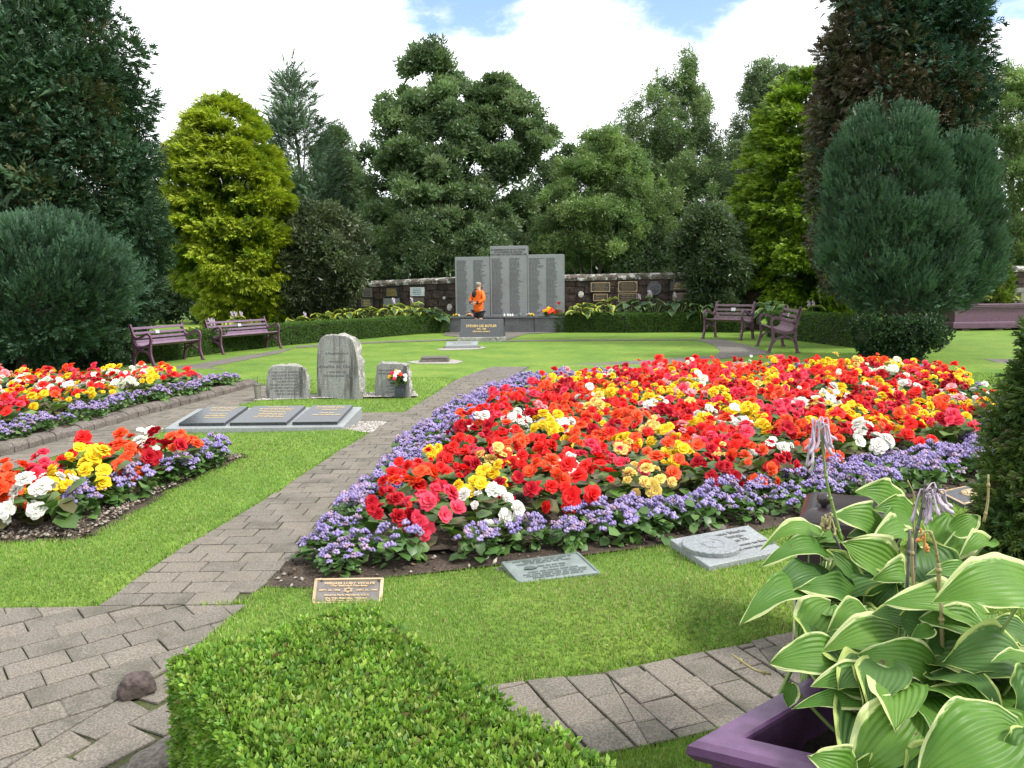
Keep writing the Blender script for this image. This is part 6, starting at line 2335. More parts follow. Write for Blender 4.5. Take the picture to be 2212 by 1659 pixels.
AGH = [arrays(m_) for m_ in AGE_HEAD]
AGL = [arrays(m_) for m_ in AGE_LEAF]
for x, y, zz, bed in ages:
    sc = rr.uniform(0.82, 1.12) * (0.85 if bed == 'left' else 1.0)
    rz = rr.uniform(0, 6.28)
    if NA < 296:
        zn = zone(bed, x, y)
        t = thing('ageratum', 'lavender ageratum ' + zn, 'ageratum', (x, y, zz), rz, 'ageratum edging ' + zn)
        t.scale = (sc, sc, sc * rr.uniform(1.0, 1.35))
        new_obj('foliage', AGE_LEAF[rr.randrange(4)], t)['kind'] = 'stuff'
        new_obj('flower_heads', AGE_HEAD[rr.randrange(5)], t)['kind'] = 'stuff'
        NA += 1
    else:
        for src, dst in ((AGH[rr.randrange(5)], 0), (AGL[rr.randrange(4)], 1)):
            co, fa, cl_ = src
            c, s = math.cos(rz), math.sin(rz)
            v = co * sc
            v = np.column_stack([v[:, 0] * c - v[:, 1] * s, v[:, 0] * s + v[:, 1] * c, v[:, 2]]) + np.array([x, y, zz])
            rest_v.append(v)
            rest_f.append(fa + oo)
            rest_c.append(cl_)
            oo += len(v)
if rest_v:
    o = new_obj('ageratum_edging', np_mesh('ageratum_edging', np.concatenate(rest_v), np.concatenate(rest_f), np.concatenate(rest_c), mat=M_AGE))
    o['kind'] = 'stuff'


# ------------------------------------------------------------------ hostas
def mat_hosta(name, green, green2, margin, m0=0.70, m_amt=0.22, veins=26.0, pale_under=True):
    m, t, b = mat_new(name)
    N = t.nodes.new
    L = t.links.new
    at = N('ShaderNodeAttribute')
    at.attribute_name = 'leafuv'
    sp = N('ShaderNodeSeparateXYZ')
    L(at.outputs['Vector'], sp.inputs[0])
    oi = N('ShaderNodeObjectInfo')
    ge = N('ShaderNodeNewGeometry')

    def M(op, a, b_=None, c=None):
        n = N('ShaderNodeMath')
        n.operation = op
        for i, v in enumerate((a, b_, c)):
            if v is None:
                continue
            if isinstance(v, (int, float)):
                n.inputs[i].default_value = v
            else:
                L(v, n.inputs[i])
        return n.outputs[0]
    av = M('ABSOLUTE', sp.outputs[1])
    # margin: jagged bands along both edges, running out in long streaks toward the tip
    cb = N('ShaderNodeCombineXYZ')
    L(M('MULTIPLY', sp.outputs[0], 4.0), cb.inputs[0])
    L(M('MULTIPLY', sp.outputs[1], 6.0), cb.inputs[1])
    L(M('MULTIPLY', oi.outputs['Random'], 40.0), cb.inputs[2])
    no = N('ShaderNodeTexNoise')
    no.inputs['Scale'].default_value = 1.0
    no.inputs['Detail'].default_value = 7
    no.inputs['Roughness'].default_value = 0.62
    L(cb.outputs[0], no.inputs['Vector'])
    edge = M('ADD', av, M('MULTIPLY', M('SUBTRACT', no.outputs['Fac'], 0.5), m_amt * 3.6))
    tipf = M('MULTIPLY', M('POWER', sp.outputs[0], 6.0), 0.35)
    sg = M('SIGN', sp.outputs[1])
    edge = M('ADD', edge, M('MULTIPLY', sg, M('MULTIPLY_ADD', oi.outputs['Random'], 0.34, -0.17)))
    edge = M('ADD', edge, tipf)
    mk = N('ShaderNodeMapRange')
    mk.inputs['From Min'].default_value = m0
    mk.inputs['From Max'].default_value = m0 + 0.06
    L(edge, mk.inputs['Value'])
    n2 = N('ShaderNodeTexNoise')
    n2.inputs['Scale'].default_value = 16.0
    n2.inputs['Detail'].default_value = 4
    L(ge.outputs['Position'], n2.inputs['Vector'])
    mg = N('ShaderNodeMix')
    mg.data_type = 'RGBA'
    f = M('MULTIPLY_ADD', n2.outputs['Fac'], 1.4, M('MULTIPLY_ADD', oi.outputs['Random'], 0.7, -0.55))
    cf = N('ShaderNodeClamp')
    L(f, cf.inputs[0])
    L(cf.outputs[0], mg.inputs[0])
    mg.inputs[6].default_value = (*green, 1)
    mg.inputs[7].default_value = (*green2, 1)
    # darker furrows along the veins belong to the blade
    wv = M('SINE', M('MULTIPLY', sp.outputs[1], veins))
    # brown spots and nibbles
    n3 = N('ShaderNodeTexNoise')
    n3.inputs['Scale'].default_value = 34.0
    n3.inputs['Detail'].default_value = 2
    L(ge.outputs['Position'], n3.inputs['Vector'])
    mixm = N('ShaderNodeMix')
    mixm.data_type = 'RGBA'
    L(mk.outputs[0], mixm.inputs[0])
    L(mg.outputs[2], mixm.inputs[6])
    mcol = N('ShaderNodeMix')
    mcol.data_type = 'RGBA'
    L(n2.outputs['Fac'], mcol.inputs[0])
    mcol.inputs[6].default_value = (*margin, 1)
    mcol.inputs[7].default_value = (margin[0] * 0.9, margin[1] * 0.98, margin[2] * 0.62, 1)
    L(mcol.outputs[2], mixm.inputs[7])
    sp2 = N('ShaderNodeMapRange')
    sp2.inputs['From Min'].default_value = 0.735
    sp2.inputs['From Max'].default_value = 0.76
    L(n3.outputs['Fac'], sp2.inputs['Value'])
    mixs = N('ShaderNodeMix')
    mixs.data_type = 'RGBA'
    L(sp2.outputs[0], mixs.inputs[0])
    L(mixm.outputs[2], mixs.inputs[6])
    mixs.inputs[7].default_value = (0.10, 0.07, 0.03, 1)
    L(mixs.outputs[2], b.inputs['Base Color'])
    b.inputs['Roughness'].default_value = 0.46
    b.inputs['Specular IOR Level'].default_value = 0.3
    bp = N('ShaderNodeBump')
    bp.inputs['Strength'].default_value = 0.34
    bp.inputs['Distance'].default_value = 0.005
    L(M('ADD', wv, M('MULTIPLY', n2.outputs['Fac'], 0.8)), bp.inputs['Height'])
    L(bp.outputs[0], b.inputs['Normal'])
    tr = N('ShaderNodeBsdfTranslucent')
    L(mixs.outputs[2], tr.inputs['Color'])
    mx = N('ShaderNodeMixShader')
    mx.inputs[0].default_value = 0.28
    L(b.outputs[0], mx.inputs[1])
    L(tr.outputs[0], mx.inputs[2])
    L(mx.outputs[0], t.nodes['Material Output'].inputs['Surface'])
    return m


def hosta_leaf_arrays(base, tip, width, normal, arch=0.2, cup=0.18, wave=0.05, nu=22, nv=10, seed=0, tail=0.0, pleat=0.010):
    """Heart-shaped blade from base to tip: arched midrib, cupped section, pleated between veins, wavy margin."""
    r = random.Random(seed)
    base, tip = Vector(base), Vector(tip)
    ax = tip - base
    ln = ax.length
    d0 = ax.normalized()
    n0 = Vector(normal)
    n0 = (n0 - d0 * n0.dot(d0)).normalized()
    s0 = d0.cross(n0).normalized()
    ph = [r.uniform(0, 6.28) for _ in range(4)]
    tw = r.uniform(-0.25, 0.25)
    V, UV = [], []
    for i in range(nu + 1):
        t = i / nu
        c = base + ax * t + n0 * arch * ln * 4 * t * (1 - t) * (1.0 if t < 0.5 else 1.0)
        # tip curls down
        c -= n0 * arch * 0.5 * ln * max(0, t - 0.7) ** 2 * 4
        w = width * 0.5 * (math.sin(PI * min(1, t ** 0.62 * 0.985 + 0.015)) ** 0.72) * (1.0 if t < 0.75 else 1 - 0.25 * ((t - 0.75) / 0.25) ** 2)
        back = -0.10 * ln * max(0.0, 1 - t * 5)
        a = tw * (t - 0.5)
        s = s0 * math.cos(a) + n0 * math.sin(a)
        n = n0 * math.cos(a) - s0 * math.sin(a)
        for j in range(nv + 1):
            v = -1 + 2 * j / nv
            e = abs(v)
            h = cup * width * (e ** 1.6) * (0.6 + 0.4 * math.sin(PI * t))
            h += wave * width * (e ** 2.5) * math.sin(9.0 * t + ph[0] + (1.3 if v > 0 else 0)) * 1.1 + wave * 0.5 * width * (e ** 3) * math.sin(19 * t + ph[1] + 2 * v)
            h += pleat * 0.6 * width * math.cos(v * 24.0) * (1 - e ** 3) * math.sin(PI * min(1, t * 1.05))
            p = c + s * (v * w * (1 - 0.10 * cup * e)) + n * h + d0 * back * e
            V.append(tuple(p))
            UV.append((t, v, 0))
    F = []
    for i in range(nu):
        for j in range(nv):
            a = i * (nv + 1) + j
            F.append((a, a + 1, a + nv + 2, a + nv + 1))
    return np.array(V), np.array(F), np.array(UV)


M_HOSTA = mat_hosta('variegated_hosta_leaf', (0.062, 0.158, 0.022), (0.118, 0.238, 0.034), (0.54, 0.58, 0.33), m0=0.86, m_amt=0.14, veins=30.0)
M_HOSTAD = mat_hosta('dark_hosta_leaf', (0.046, 0.115, 0.026), (0.078, 0.165, 0.034), (0.42, 0.48, 0.18), m0=0.88, m_amt=0.12, veins=30.0)
M_HOSTAFAR = mat_hosta('gold_edged_hosta_leaf', (0.045, 0.095, 0.040), (0.08, 0.15, 0.045), (0.42, 0.44, 0.08), m0=0.62, m_amt=0.25)
M_HOSTABLUE = mat_hosta('blue_green_hosta_leaf', (0.038, 0.085, 0.048), (0.065, 0.125, 0.055), (0.25, 0.32, 0.10), m0=0.84, m_amt=0.12)
M_STALK = mat_solid('hosta_stalk_green', (0.15, 0.22, 0.06), rough=0.5, bump=0.05)
M_STALKDRY = mat_solid('hosta_stalk_dry', (0.33, 0.25, 0.11), rough=0.7, vary=0.3, scale=30, bump=0.1, c2=(0.24, 0.22, 0.10))
M_STALKDARK = mat_solid('hosta_stalk_purple', (0.085, 0.075, 0.075), rough=0.6, vary=0.3, scale=30, bump=0.1)
M_LILAC = mat_solid('faded_lilac_petals', (0.42, 0.34, 0.44), rough=0.7, vary=0.25, scale=30, bump=0.05)

# far hostas: shared leaf meshes
FAR_LEAVES = {}
for nm, mt in (('gold', M_HOSTAFAR), ('blue', M_HOSTABLUE)):
    FAR_LEAVES[nm] = []
    for k in range(5):
        V, F, UV = hosta_leaf_arrays((0, 0, 0), (0, 1, -0.10), 0.78, (0, 0, 1), arch=0.16, cup=0.16, wave=0.05, nu=8, nv=6, seed=700 + k, pleat=0.006)
        FAR_LEAVES[nm].append(np_mesh('leaf', V, F, uv=UV, smooth=True, mat=mt))


def far_hosta(label, x, y, rad, hgt, kind, n, size, seed, stalks=0):
    r = random.Random(seed)
    t = thing('hosta', label, 'hosta', (x, y, 0), 0, 'hosta clumps along the far hedges')
    for k in range(n):
        a = 2 * PI * k / n * 2.4 + r.uniform(-0.4, 0.4)
        q = math.sqrt((k + 0.5) / n)
        o = new_obj('leaf', FAR_LEAVES[kind][r.randrange(5)], t)
        s = size * r.uniform(0.75, 1.2)
        o.location = (math.cos(a) * rad * q * 0.55, math.sin(a) * rad * q * 0.55, hgt * (1 - 0.42 * q * q) * r.uniform(0.9, 1.05) - 0.02)
        o.rotation_euler = (r.uniform(-0.75, 0.05) + 0.25 * (1 - q), r.uniform(-0.35, 0.35), a - PI / 2)
        o.scale = (s, s, s)
    bm = bmesh.new()
    for k in range(n // 2):
        a = 2 * PI * k / (n // 2)
        add_tube(bm, [(math.cos(a) * 0.03, math.sin(a) * 0.03, 0), (math.cos(a) * rad * 0.3, math.sin(a) * rad * 0.3, hgt * 0.6), (math.cos(a) * rad * 0.5, math.sin(a) * rad * 0.5, hgt * 0.8)], 0.012, 4, cap=False)
    new_obj('stems', bm_mesh('stems', bm, M_STALK), t)
    for k in range(stalks):
        bm = bmesh.new()
        xx, yy = r.uniform(-0.3, 0.3), r.uniform(-0.1, 0.2)
        add_tube(bm, [(xx, yy, 0), (xx + 0.03, yy, hgt), (xx + 0.06, yy, hgt + 0.22)], 0.008, 5)
        s_ = new_obj('flower_stalk', bm_mesh('flower_stalk', bm, M_STALK), t)
        bm = bmesh.new()
        for j in range(5):
            zz_ = hgt + 0.10 + 0.03 * j
            add_lathe(bm, [(0.008, 0), (0.018, -0.03), (0.026, -0.07), (0.004, -0.075)], 5, (xx + 0.05 + 0.03 * math.cos(j * 2.4), yy + 0.03 * math.sin(j * 2.4), zz_))
        new_obj('bells', bm_mesh('bells', bm, M_LILAC), s_)


FH = [  # picture x, y of crown top, depth, rad, kind, label, stalks
    (700, 676, 25.6, 0.42, 'gold', 'leftmost gold-edged hosta of the bank left of the memorial, under the olive shrub', 0),
    (745, 668, 26.0, 0.5, 'gold', 'gold-edged hosta below the blue-black wall plaque', 0),
    (795, 664, 26.2, 0.55, 'gold', 'gold-edged hosta below the black gilt plaque on the left wall', 0),
    (846, 659, 26.3, 0.55, 'gold', 'broad gold-edged hosta below the pale grey tablet, two flower spikes', 2),
    (893, 657, 26.5, 0.5, 'gold', 'bright yellow-edged hosta under the white wall plaque', 1),
    (938, 668, 26.6, 0.42, 'blue', 'greener hosta nearest the left side of the memorial', 0),
    (1258, 655, 26.2, 0.5, 'gold', 'yellow-edged hosta nearest the right side of the memorial', 0),
    (1310, 648, 26.2, 0.5, 'gold', 'yellow-edged hosta under the first rimmed bronze plaque', 0),
    (1362, 650, 26.1, 0.5, 'blue', 'dark blue-green hosta under the clipped-corner plaque, one lilac spike', 1),
    (1412, 642, 26.0, 0.55, 'blue', 'dark blue-green hosta in front of the round medallion, lilac spikes', 3),
    (1465, 646, 25.9, 0.55, 'blue', 'dark hosta below the grey stone wall tablet', 1),
    (1520, 648, 25.6, 0.6, 'blue', 'large blue-green hosta just left of the right-hand bench', 0),
    (1668, 655, 23.5, 0.6, 'blue', 'blue-green hosta showing between the two right-hand benches', 0),
    (1745, 668, 21.5, 0.5, 'gold', 'pale-edged hosta behind the end-on bench, white spikes', 2),
    (432, 708, 19.8, 0.34, 'gold', 'small faded hosta behind the gap between the two left benches', 2),
    (505, 690, 22.8, 0.4, 'gold', 'hosta with faded flower heads behind the longer left bench', 3),
    (640, 690, 25.0, 0.42, 'gold', 'pale-edged hosta at the right end of the longer left bench', 1),
]
for k, (px, py, dpt, rad, kd, lb, st_) in enumerate(FH):
    p = Q(px, py, dpt)
    far_hosta(lb, p.x, dpt, rad * 1.05, max(0.35, p.z + 0.02), kd, 17, 0.36, 900 + k, st_)

# ------------------------------------------------------------------ the planter with the near hosta
M_PLUM = mat_solid('glossy_purple_paint', (0.094, 0.044, 0.106), rough=0.34, vary=0.28, scale=13, bump=0.06, spec=0.5)
M_COMPOST = mat_stone('dark_compost', (0.014, 0.010, 0.008), (0.040, 0.030, 0.022), (0.008, 0.006, 0.005), rough=0.95, fine=60, stain=8, bump=1.0, world=True, lichen=(0.12, 0.10, 0.07), lichen_scale=70, lichen_lo=0.66)
PZ = 0.50
A = G(1482, 1600, PZ)
e1 = (G(1690, 1486, PZ) - A).normalized()
e2 = (G(1745, 1663, PZ) - A).normalized()
LA, LB = 0.86, 1.15
planter = thing('planter', 'glossy purple rectangular planter in the right foreground filled with variegated hosta', 'planter', (A.x, A.y, 0))


def plq(u, v):
    q = e1 * u + e2 * v
    return Vector((q.x, q.y, 0))


def ring(bm, du, z):
    return [bm.verts.new(plq(u, v) + Vector((0, 0, z))) for u, v in ((du, du), (LA - du, du), (LA - du, LB - du), (du, LB - du))]


def loft(bm, rs, close=False):
    for a, b in zip(rs[:-1], rs[1:]):
        for k in range(4):
            bm.faces.new((a[k], a[(k + 1) % 4], b[(k + 1) % 4], b[k]))


bm = bmesh.new()
prof = [(0.035, PZ - 0.055), (0.012, PZ - 0.048), (0.0, PZ - 0.03), (0.002, PZ - 0.012), (0.014, PZ - 0.001), (0.03, PZ), (0.072, PZ), (0.080, PZ - 0.004), (0.082, PZ - 0.012), (0.082, PZ - 0.16)]
loft(bm, [ring(bm, d, z) for d, z in prof])
rim_me = bm_mesh('rim', bm, M_PLUM)
new_obj('rim', rim_me, planter)
bm = bmesh.new()
loft(bm, [ring(bm, d, z) for d, z in ((0.036, PZ - 0.056), (0.036, 0.14), (0.02, 0.13), (0.012, 0.11), (0.012, 0.03), (0.02, 0.0))])
new_obj('side_panels', bm_mesh('side_panels', bm, M_PLUM), planter)
bm = bmesh.new()
n_ = 22
g_ = [[bm.verts.new(plq(0.075 + (LA - 0.15) * i / n_, 0.075 + (LB - 0.15) * j / n_) + Vector((0, 0, PZ - 0.115 + random.gauss(0, 0.007)))) for j in range(n_ + 1)] for i in range(n_ + 1)]
for i in range(n_):
    for j in range(n_):
        bm.faces.new((g_[i][j], g_[i + 1][j], g_[i + 1][j + 1], g_[i][j + 1]))
soil_me = bm_mesh('compost', bm, M_COMPOST, smooth=True)
new_obj('compost', soil_me, planter)
pw = [tuple(A + plq(u, v))[:2] for u, v in ((0.11, 0.11), (LA - 0.11, 0.11), (LA - 0.11, LB - 0.11), (0.11, LB - 0.11))]
crumbs('compost_bits', pw, 900, PZ - 0.108, 0.003, 0.009, [(0.05, 0.035, 0.025), (0.13, 0.09, 0.05), (0.02, 0.015, 0.01), (0.2, 0.15, 0.09)])

near_hosta = thing('hosta', 'large variegated hosta with cream-edged leaves spilling from the purple planter', 'hosta', (A.x + 0.55, A.y + 0.1, PZ - 0.11))
CROWN = {1: Vector((0.78, 2.02, PZ - 0.12)), 2: Vector((0.86, 1.72, PZ - 0.12))}


def cA(x, y):
    return (1566 + x / 3.4247, 999 + y / 3.4247)


def cB(x, y):
    return (1458.1 + x / 2.934, 1296.1 + y / 2.934)


# each leaf: base, tip (points in the two close crops), distance at base and tip, width in print pixels, facing (side, toward camera, up), arch, material, cup, crown
LV = [
    (cA(1280, 325), cA(965, 215), 2.42, 2.36, 52, (-0.25, -0.75, 0.55), 0.16, 0, 0.10, 1),
    (cA(1385, 440), cA(1085, 350), 2.36, 2.28, 52, (-0.1, -0.7, 0.6), 0.16, 0, 0.12, 1),
    (cA(1170, 545), cA(800, 385), 2.30, 2.24, 58, (0.25, -0.75, 0.6), 0.17, 0, 0.05, 1),
    (cA(1385, 560), cA(1075, 600), 2.26, 2.16, 52, (-0.1, -0.6, 0.75), 0.22, 0, 0.10, 1),
    (cA(1240, 780), cA(848, 588), 2.16, 2.10, 62, (-0.35, -0.75, 0.5), 0.10, 0, 0.12, 1),
    (cA(1560, 890), cA(1455, 590), 2.14, 2.26, 100, (0.1, -0.9, 0.4), 0.08, 1, 0.10, 1),
    (cA(1580, 610), cA(1670, 385), 2.36, 2.42, 80, (0.15, -0.85, 0.4), 0.10, 0, 0.10, 1),
    (cA(740, 560), cA(268, 632), 2.22, 2.16, 32, (-0.05, -0.45, 0.9), 0.26, 0, 0.12, 1),
    (cA(770, 690), cA(270, 765), 2.16, 2.08, 36, (-0.15, -0.55, 0.8), 0.22, 0, 0.14, 1),
    (cA(1335, 890), cA(1068, 875), 2.02, 1.96, 46, (0.3, -0.6, 0.7), 0.30, 0, 0.25, 1),
    (cA(985, 1040), cA(540, 935), 2.02, 1.97, 50, (0.0, -0.6, 0.8), 0.15, 0, 0.10, 1),
    (cA(640, 940), cA(110, 1200), 2.05, 1.93, 46, (-0.1, -0.5, 0.85), 0.20, 0, 0.12, 1),
    (cA(760, 870), cA(300, 1060), 2.10, 2.0, 48, (-0.2, -0.5, 0.8), 0.26, 1, 0.12, 1),
    (cA(1890, 865), cA(1488, 832), 2.05, 2.0, 34, (0.0, -0.6, 0.8), 0.12, 0, 0.16, 1),
    (cA(2290, 930), cA(1530, 1035), 1.62, 1.58, 84, (-0.05, -0.6, 0.8), 0.19, 0, 0.10, 2),
    (cA(1900, 1120), cA(1178, 1040), 1.78, 1.74, 62, (0.0, -0.6, 0.8), 0.12, 0, 0.10, 2),
    (cA(1090, 1090), cA(1265, 885), 1.99, 1.99, 42, (-0.4, -0.85, 0.25), 0.12, 1, 0.30, 1),
    (cA(1945, 590), cA(1735, 700), 2.12, 2.06, 32, (-0.2, -0.6, 0.7), 0.26, 0, 0.2, 1),
    (cA(1690, 520), cA(1872, 400), 2.34, 2.36, 30, (0.0, -0.8, 0.5), 0.1, 0, 0.2, 1),
    (cA(860, 585), cA(670, 610), 2.2, 2.16, 26, (0.0, -0.5, 0.8), 0.22, 0, 0.2, 1),
    (cA(640, 640), cA(398, 690), 2.22, 2.16, 28, (-0.1, -0.5, 0.8), 0.25, 0, 0.1, 1),
    (cA(800, 620), cA(590, 610), 2.2, 2.15, 20, (0, -0.5, 0.8), 0.1, 0, 0.2, 1),
    (cA(960, 880), cA(735, 650), 2.08, 2.10, 34, (0.5, -0.7, 0.4), 0.08, 1, 0.25, 1),
    (cA(1300, 470), cA(1130, 545), 2.30, 2.2, 40, (-0.2, -0.7, 0.6), 0.2, 0, 0.2, 1),
    (cA(1180, 560), cA(905, 545), 2.26, 2.22, 30, (0.0, -0.5, 0.8), 0.1, 1, 0.1, 1),
    # nearer clump
    (cB(985, 40), cB(795, 320), 1.90, 1.86, 64, (-0.5, -0.75, 0.45), 0.16, 0, 0.10, 1),
    (cB(1205, 88), cB(965, 205), 1.86, 1.81, 40, (-0.15, -0.6, 0.75), 0.34, 0, 0.10, 1),
    (cB(1405, 215), cB(938, 318), 1.80, 1.75, 58, (-0.05, -0.65, 0.75), 0.20, 0, 0.06, 2),
    (cB(1065, 370), cB(596, 405), 1.76, 1.73, 60, (-0.1, -0.65, 0.75), 0.11, 0, 0.10, 2),
    (cB(1665, 470), cB(1150, 350), 1.66, 1.66, 60, (-0.05, -0.65, 0.75), 0.14, 0, 0.12, 2),
    (cB(1420, 540), cB(858, 550), 1.64, 1.62, 62, (0.0, -0.55, 0.82), 0.10, 0, 0.10, 2),
    (cB(1440, 650), cB(738, 688), 1.60, 1.60, 36, (0.0, -0.5, 0.85), 0.10, 0, 0.14, 2),
    (cB(1490, 700), cB(1110, 1120), 1.50, 1.47, 78, (-0.35, -0.7, 0.55), 0.20, 0, 0.08, 2),
    (cB(1640, 880), cB(1215, 1055), 1.48, 1.45, 70, (0.15, -0.6, 0.75), 0.14, 1, 0.10, 2),
    (cB(2025, 760), cB(1478, 640), 1.54, 1.56, 72, (0.0, -0.65, 0.75), 0.13, 1, 0.08, 2),
    (cB(2130, 815), cB(1530, 1130), 1.36, 1.33, 112, (-0.15, -0.65, 0.7), 0.18, 0, 0.08, 2),
    (cB(2165, 350), cB(1690, 395), 1.62, 1.60, 78, (0.05, -0.7, 0.7), 0.22, 1, 0.08, 2),
    (cB(2290, 560), cB(2140, 720), 1.50, 1.46, 78, (-0.2, -0.8, 0.5), 0.3, 1, 0.14, 2),
    (cB(2260, 380), cB(2000, 395), 1.55, 1.52, 24, (0, -0.4, 0.9), 0.1, 0, 0.2, 2),
    (cB(1130, 1100), cB(845, 985), 1.45, 1.43, 60, (-0.3, -0.7, 0.6), 0.2, 0, 0.1, 2),
    (cB(2250, 235), cB(1945, 160), 1.68, 1.70, 40, (0, -0.6, 0.8), 0.14, 1, 0.1, 2),
    (cB(1850, 455), cB(1935, 610), 1.62, 1.6, 40, (-0.3, -0.8, 0.4), 0.16, 1, 0.2, 2),
    (cB(2025, 740), cB(2235, 990), 1.40, 1.36, 60, (0.3, -0.7, 0.6), 0.18, 0, 0.1, 2),
    (cB(740, 535), cB(718, 685), 1.74, 1.72, 22, (-0.2, -0.9, 0.2), 0.08, 0, 0.2, 2),
    (cB(1445, 115), cB(1248, 90), 1.78, 1.77, 34, (0.1, -0.7, 0.7), 0.14, 1, 0.1, 2),
    (cB(1455, 130), cB(1850, 330), 1.74, 1.72, 66, (0.1, -0.75, 0.6), 0.12, 1, 0.08, 2),  # lies beneath the stems; their shade is put in as darker leaf colour
    (cB(1900, 620), cB(2070, 640), 1.55, 1.53, 26, (0, -0.6, 0.8), 0.2, 1, 0.2, 2),
    (cB(1380, 460), cB(1190, 500), 1.7, 1.66, 30, (0.1, -0.6, 0.8), 0.1, 0, 0.2, 2),
    (cB(1620, 190), cB(1490, 255), 1.70, 1.68, 22, (0.1, -0.6, 0.8), 0.15, 0, 0.2, 2),
    (cB(1960, 210), cB(1540, 120), 1.72, 1.72, 52, (0.1, -0.6, 0.75), 0.12, 0, 0.14, 2),
    (cB(1330, 690), cB(1510, 690), 1.55, 1.53, 34, (0.3, -0.6, 0.6), 0.3, 0, 0.2, 2),
    (cB(1700, 1000), cB(1450, 1200), 1.42, 1.40, 70, (0.1, -0.6, 0.75), 0.12, 1, 0.1, 2),
    (cB(2300, 900), cB(2120, 1150), 1.34, 1.31, 80, (0.1, -0.7, 0.6), 0.16, 1, 0.1, 2),
]
for k, (b_, t_, db, dt, wpx, fc, arch, dark, cup, cr) in enumerate(LV):
    base = Q(b_[0], b_[1], db)
    tip = Q(t_[0], t_[1], dt)
    wid = wpx / FPX * (db + dt) / 2 * 1.8
    V, F, UV = hosta_leaf_arrays(base, tip, wid, Vector(fc), arch=arch, cup=cup, wave=0.075, seed=k + 1, nu=24, nv=14)
    me = np_mesh('leaf', V, F, uv=UV, smooth=True, mat=M_HOSTAD if dark else M_HOSTA)
    o = adopt(new_obj('leaf', me), near_hosta)
    # its stalk rises from the crown of the plant
    c0 = CROWN[cr] + Vector((random.uniform(-0.06, 0.06), random.uniform(-0.06, 0.06), 0))
    midp = c0.lerp(base, 0.55) + Vector((0, 0, -0.03))
    bm = bmesh.new()
    add_tube(bm, catmull([c0, midp, base + (tip - base) * 0.06], 4), [0.0065 - 0.0004 * i for i in range(9)], 6, cap=False)
    s_ = bm_mesh('stalk', bm, M_STALK, smooth=True)
    new_obj('stalk', s_, o)
# shorter leaves filling the middle of the clumps
rf = random.Random(808)
for k in range(130):
    cr = 1 + k % 2
    a = rf.uniform(0, 6.28)
    c0 = CROWN[cr]
    ln = rf.uniform(0.15, 0.24)
    dirv = Vector((math.cos(a), math.sin(a), 0))
    base = c0 + dirv * rf.uniform(0.04, 0.16) + Vector((0, 0, rf.uniform(0.13, 0.30)))
    tip = base + dirv * ln + Vector((0, 0, rf.uniform(-0.08, 0.05)))
    lim_ = 1775 if cr == 1 else 1840
    if 1106 + tip.x / tip.y * FPX < lim_ or 1106 + base.x / base.y * FPX < lim_:
        continue
    V, F, UV = hosta_leaf_arrays(base, tip, ln * rf.uniform(0.6, 0.75), Vector((dirv.x * 0.4, dirv.y * 0.4 - 0.15, 0.9)), arch=rf.uniform(0.1, 0.25), cup=rf.uniform(0.08, 0.16), wave=0.05, seed=900 + k, nu=16, nv=10)
    o = adopt(new_obj('leaf', np_mesh('leaf', V, F, uv=UV, smooth=True, mat=M_HOSTAD if rf.random() < 0.55 else M_HOSTA)), near_hosta)
    bm = bmesh.new()
    add_tube(bm, [c0 + dirv * 0.02, c0.lerp(base, 0.6), base + (tip - base) * 0.05], [0.006, 0.0055, 0.004], 6, cap=False)
    new_obj('stalk', bm_mesh('stalk', bm, M_STALK, smooth=True), o)
# flower stalks
STK = [
    ([cA(866, 590), cA(812, 380), cA(765, 200), cA(742, 60), cA(700, -300)], 2.20, 0.0065, M_STALK),
    ([cA(905, 900), cA(850, 640), cA(790, 500), cA(755, 380)], 2.14, 0.005, M_STALKDARK),
    ([cA(1335, 1215), cA(1350, 900), cA(1368, 500)], 1.86, 0.007, M_STALKDARK),
    ([cA(1415, 1215), cA(1390, 850), cA(1385, 560)], 1.84, 0.006, M_STALKDRY),
    ([cA(1395, 900), cA(1405, 600), cA(1440, 420), cA(1475, 250)], 1.92, 0.0065, M_STALKDARK),
    ([cA(1605, 1220), cA(1585, 900), cA(1578, 740)], 1.76, 0.0085, M_STALKDRY),
    ([cA(1578, 740), cA(1550, 590), cA(1505, 505), cA(1440, 545)], 1.76, 0.0045, M_STALKDRY),
    ([cA(1915, 440), cA(1945, 280), cA(1948, 90)], 2.0, 0.005, M_STALKDRY),
    ([cB(1700, 560), cB(1695, 300), cB(1685, 0)], 1.70, 0.008, M_STALKDRY),
    ([cB(1745, 550), cB(1715, 350), cB(1700, 200)], 1.72, 0.007, M_STALKDRY),
    ([cB(606, 470), cB(500, 440), cB(360, 345)], 1.80, 0.0045, M_STALKDRY),
    ([cA(1405, 560), cA(1390, 400), cA(1400, 250), cA(1350, 130)], 1.98, 0.0035, M_STALKDRY),
]
for k, (pp, dpt, rad, m_) in enumerate(STK):
    pts = catmull([Q(x, y, dpt) for x, y in pp], 5)
    bm = bmesh.new()
    rad *= 0.78
    add_tube(bm, pts, [rad * (1 - 0.4 * i / len(pts)) for i in range(len(pts))], 7)
    for j in range(2, len(pts) - 2, 6):
        add_lathe(bm, [(rad * 0.8, -0.006), (rad * 1.25, 0), (rad * 0.8, 0.006)], 7, pts[j])
    adopt(new_obj('flower_stalk', bm_mesh('flower_stalk', bm, m_, smooth=True)), near_hosta)


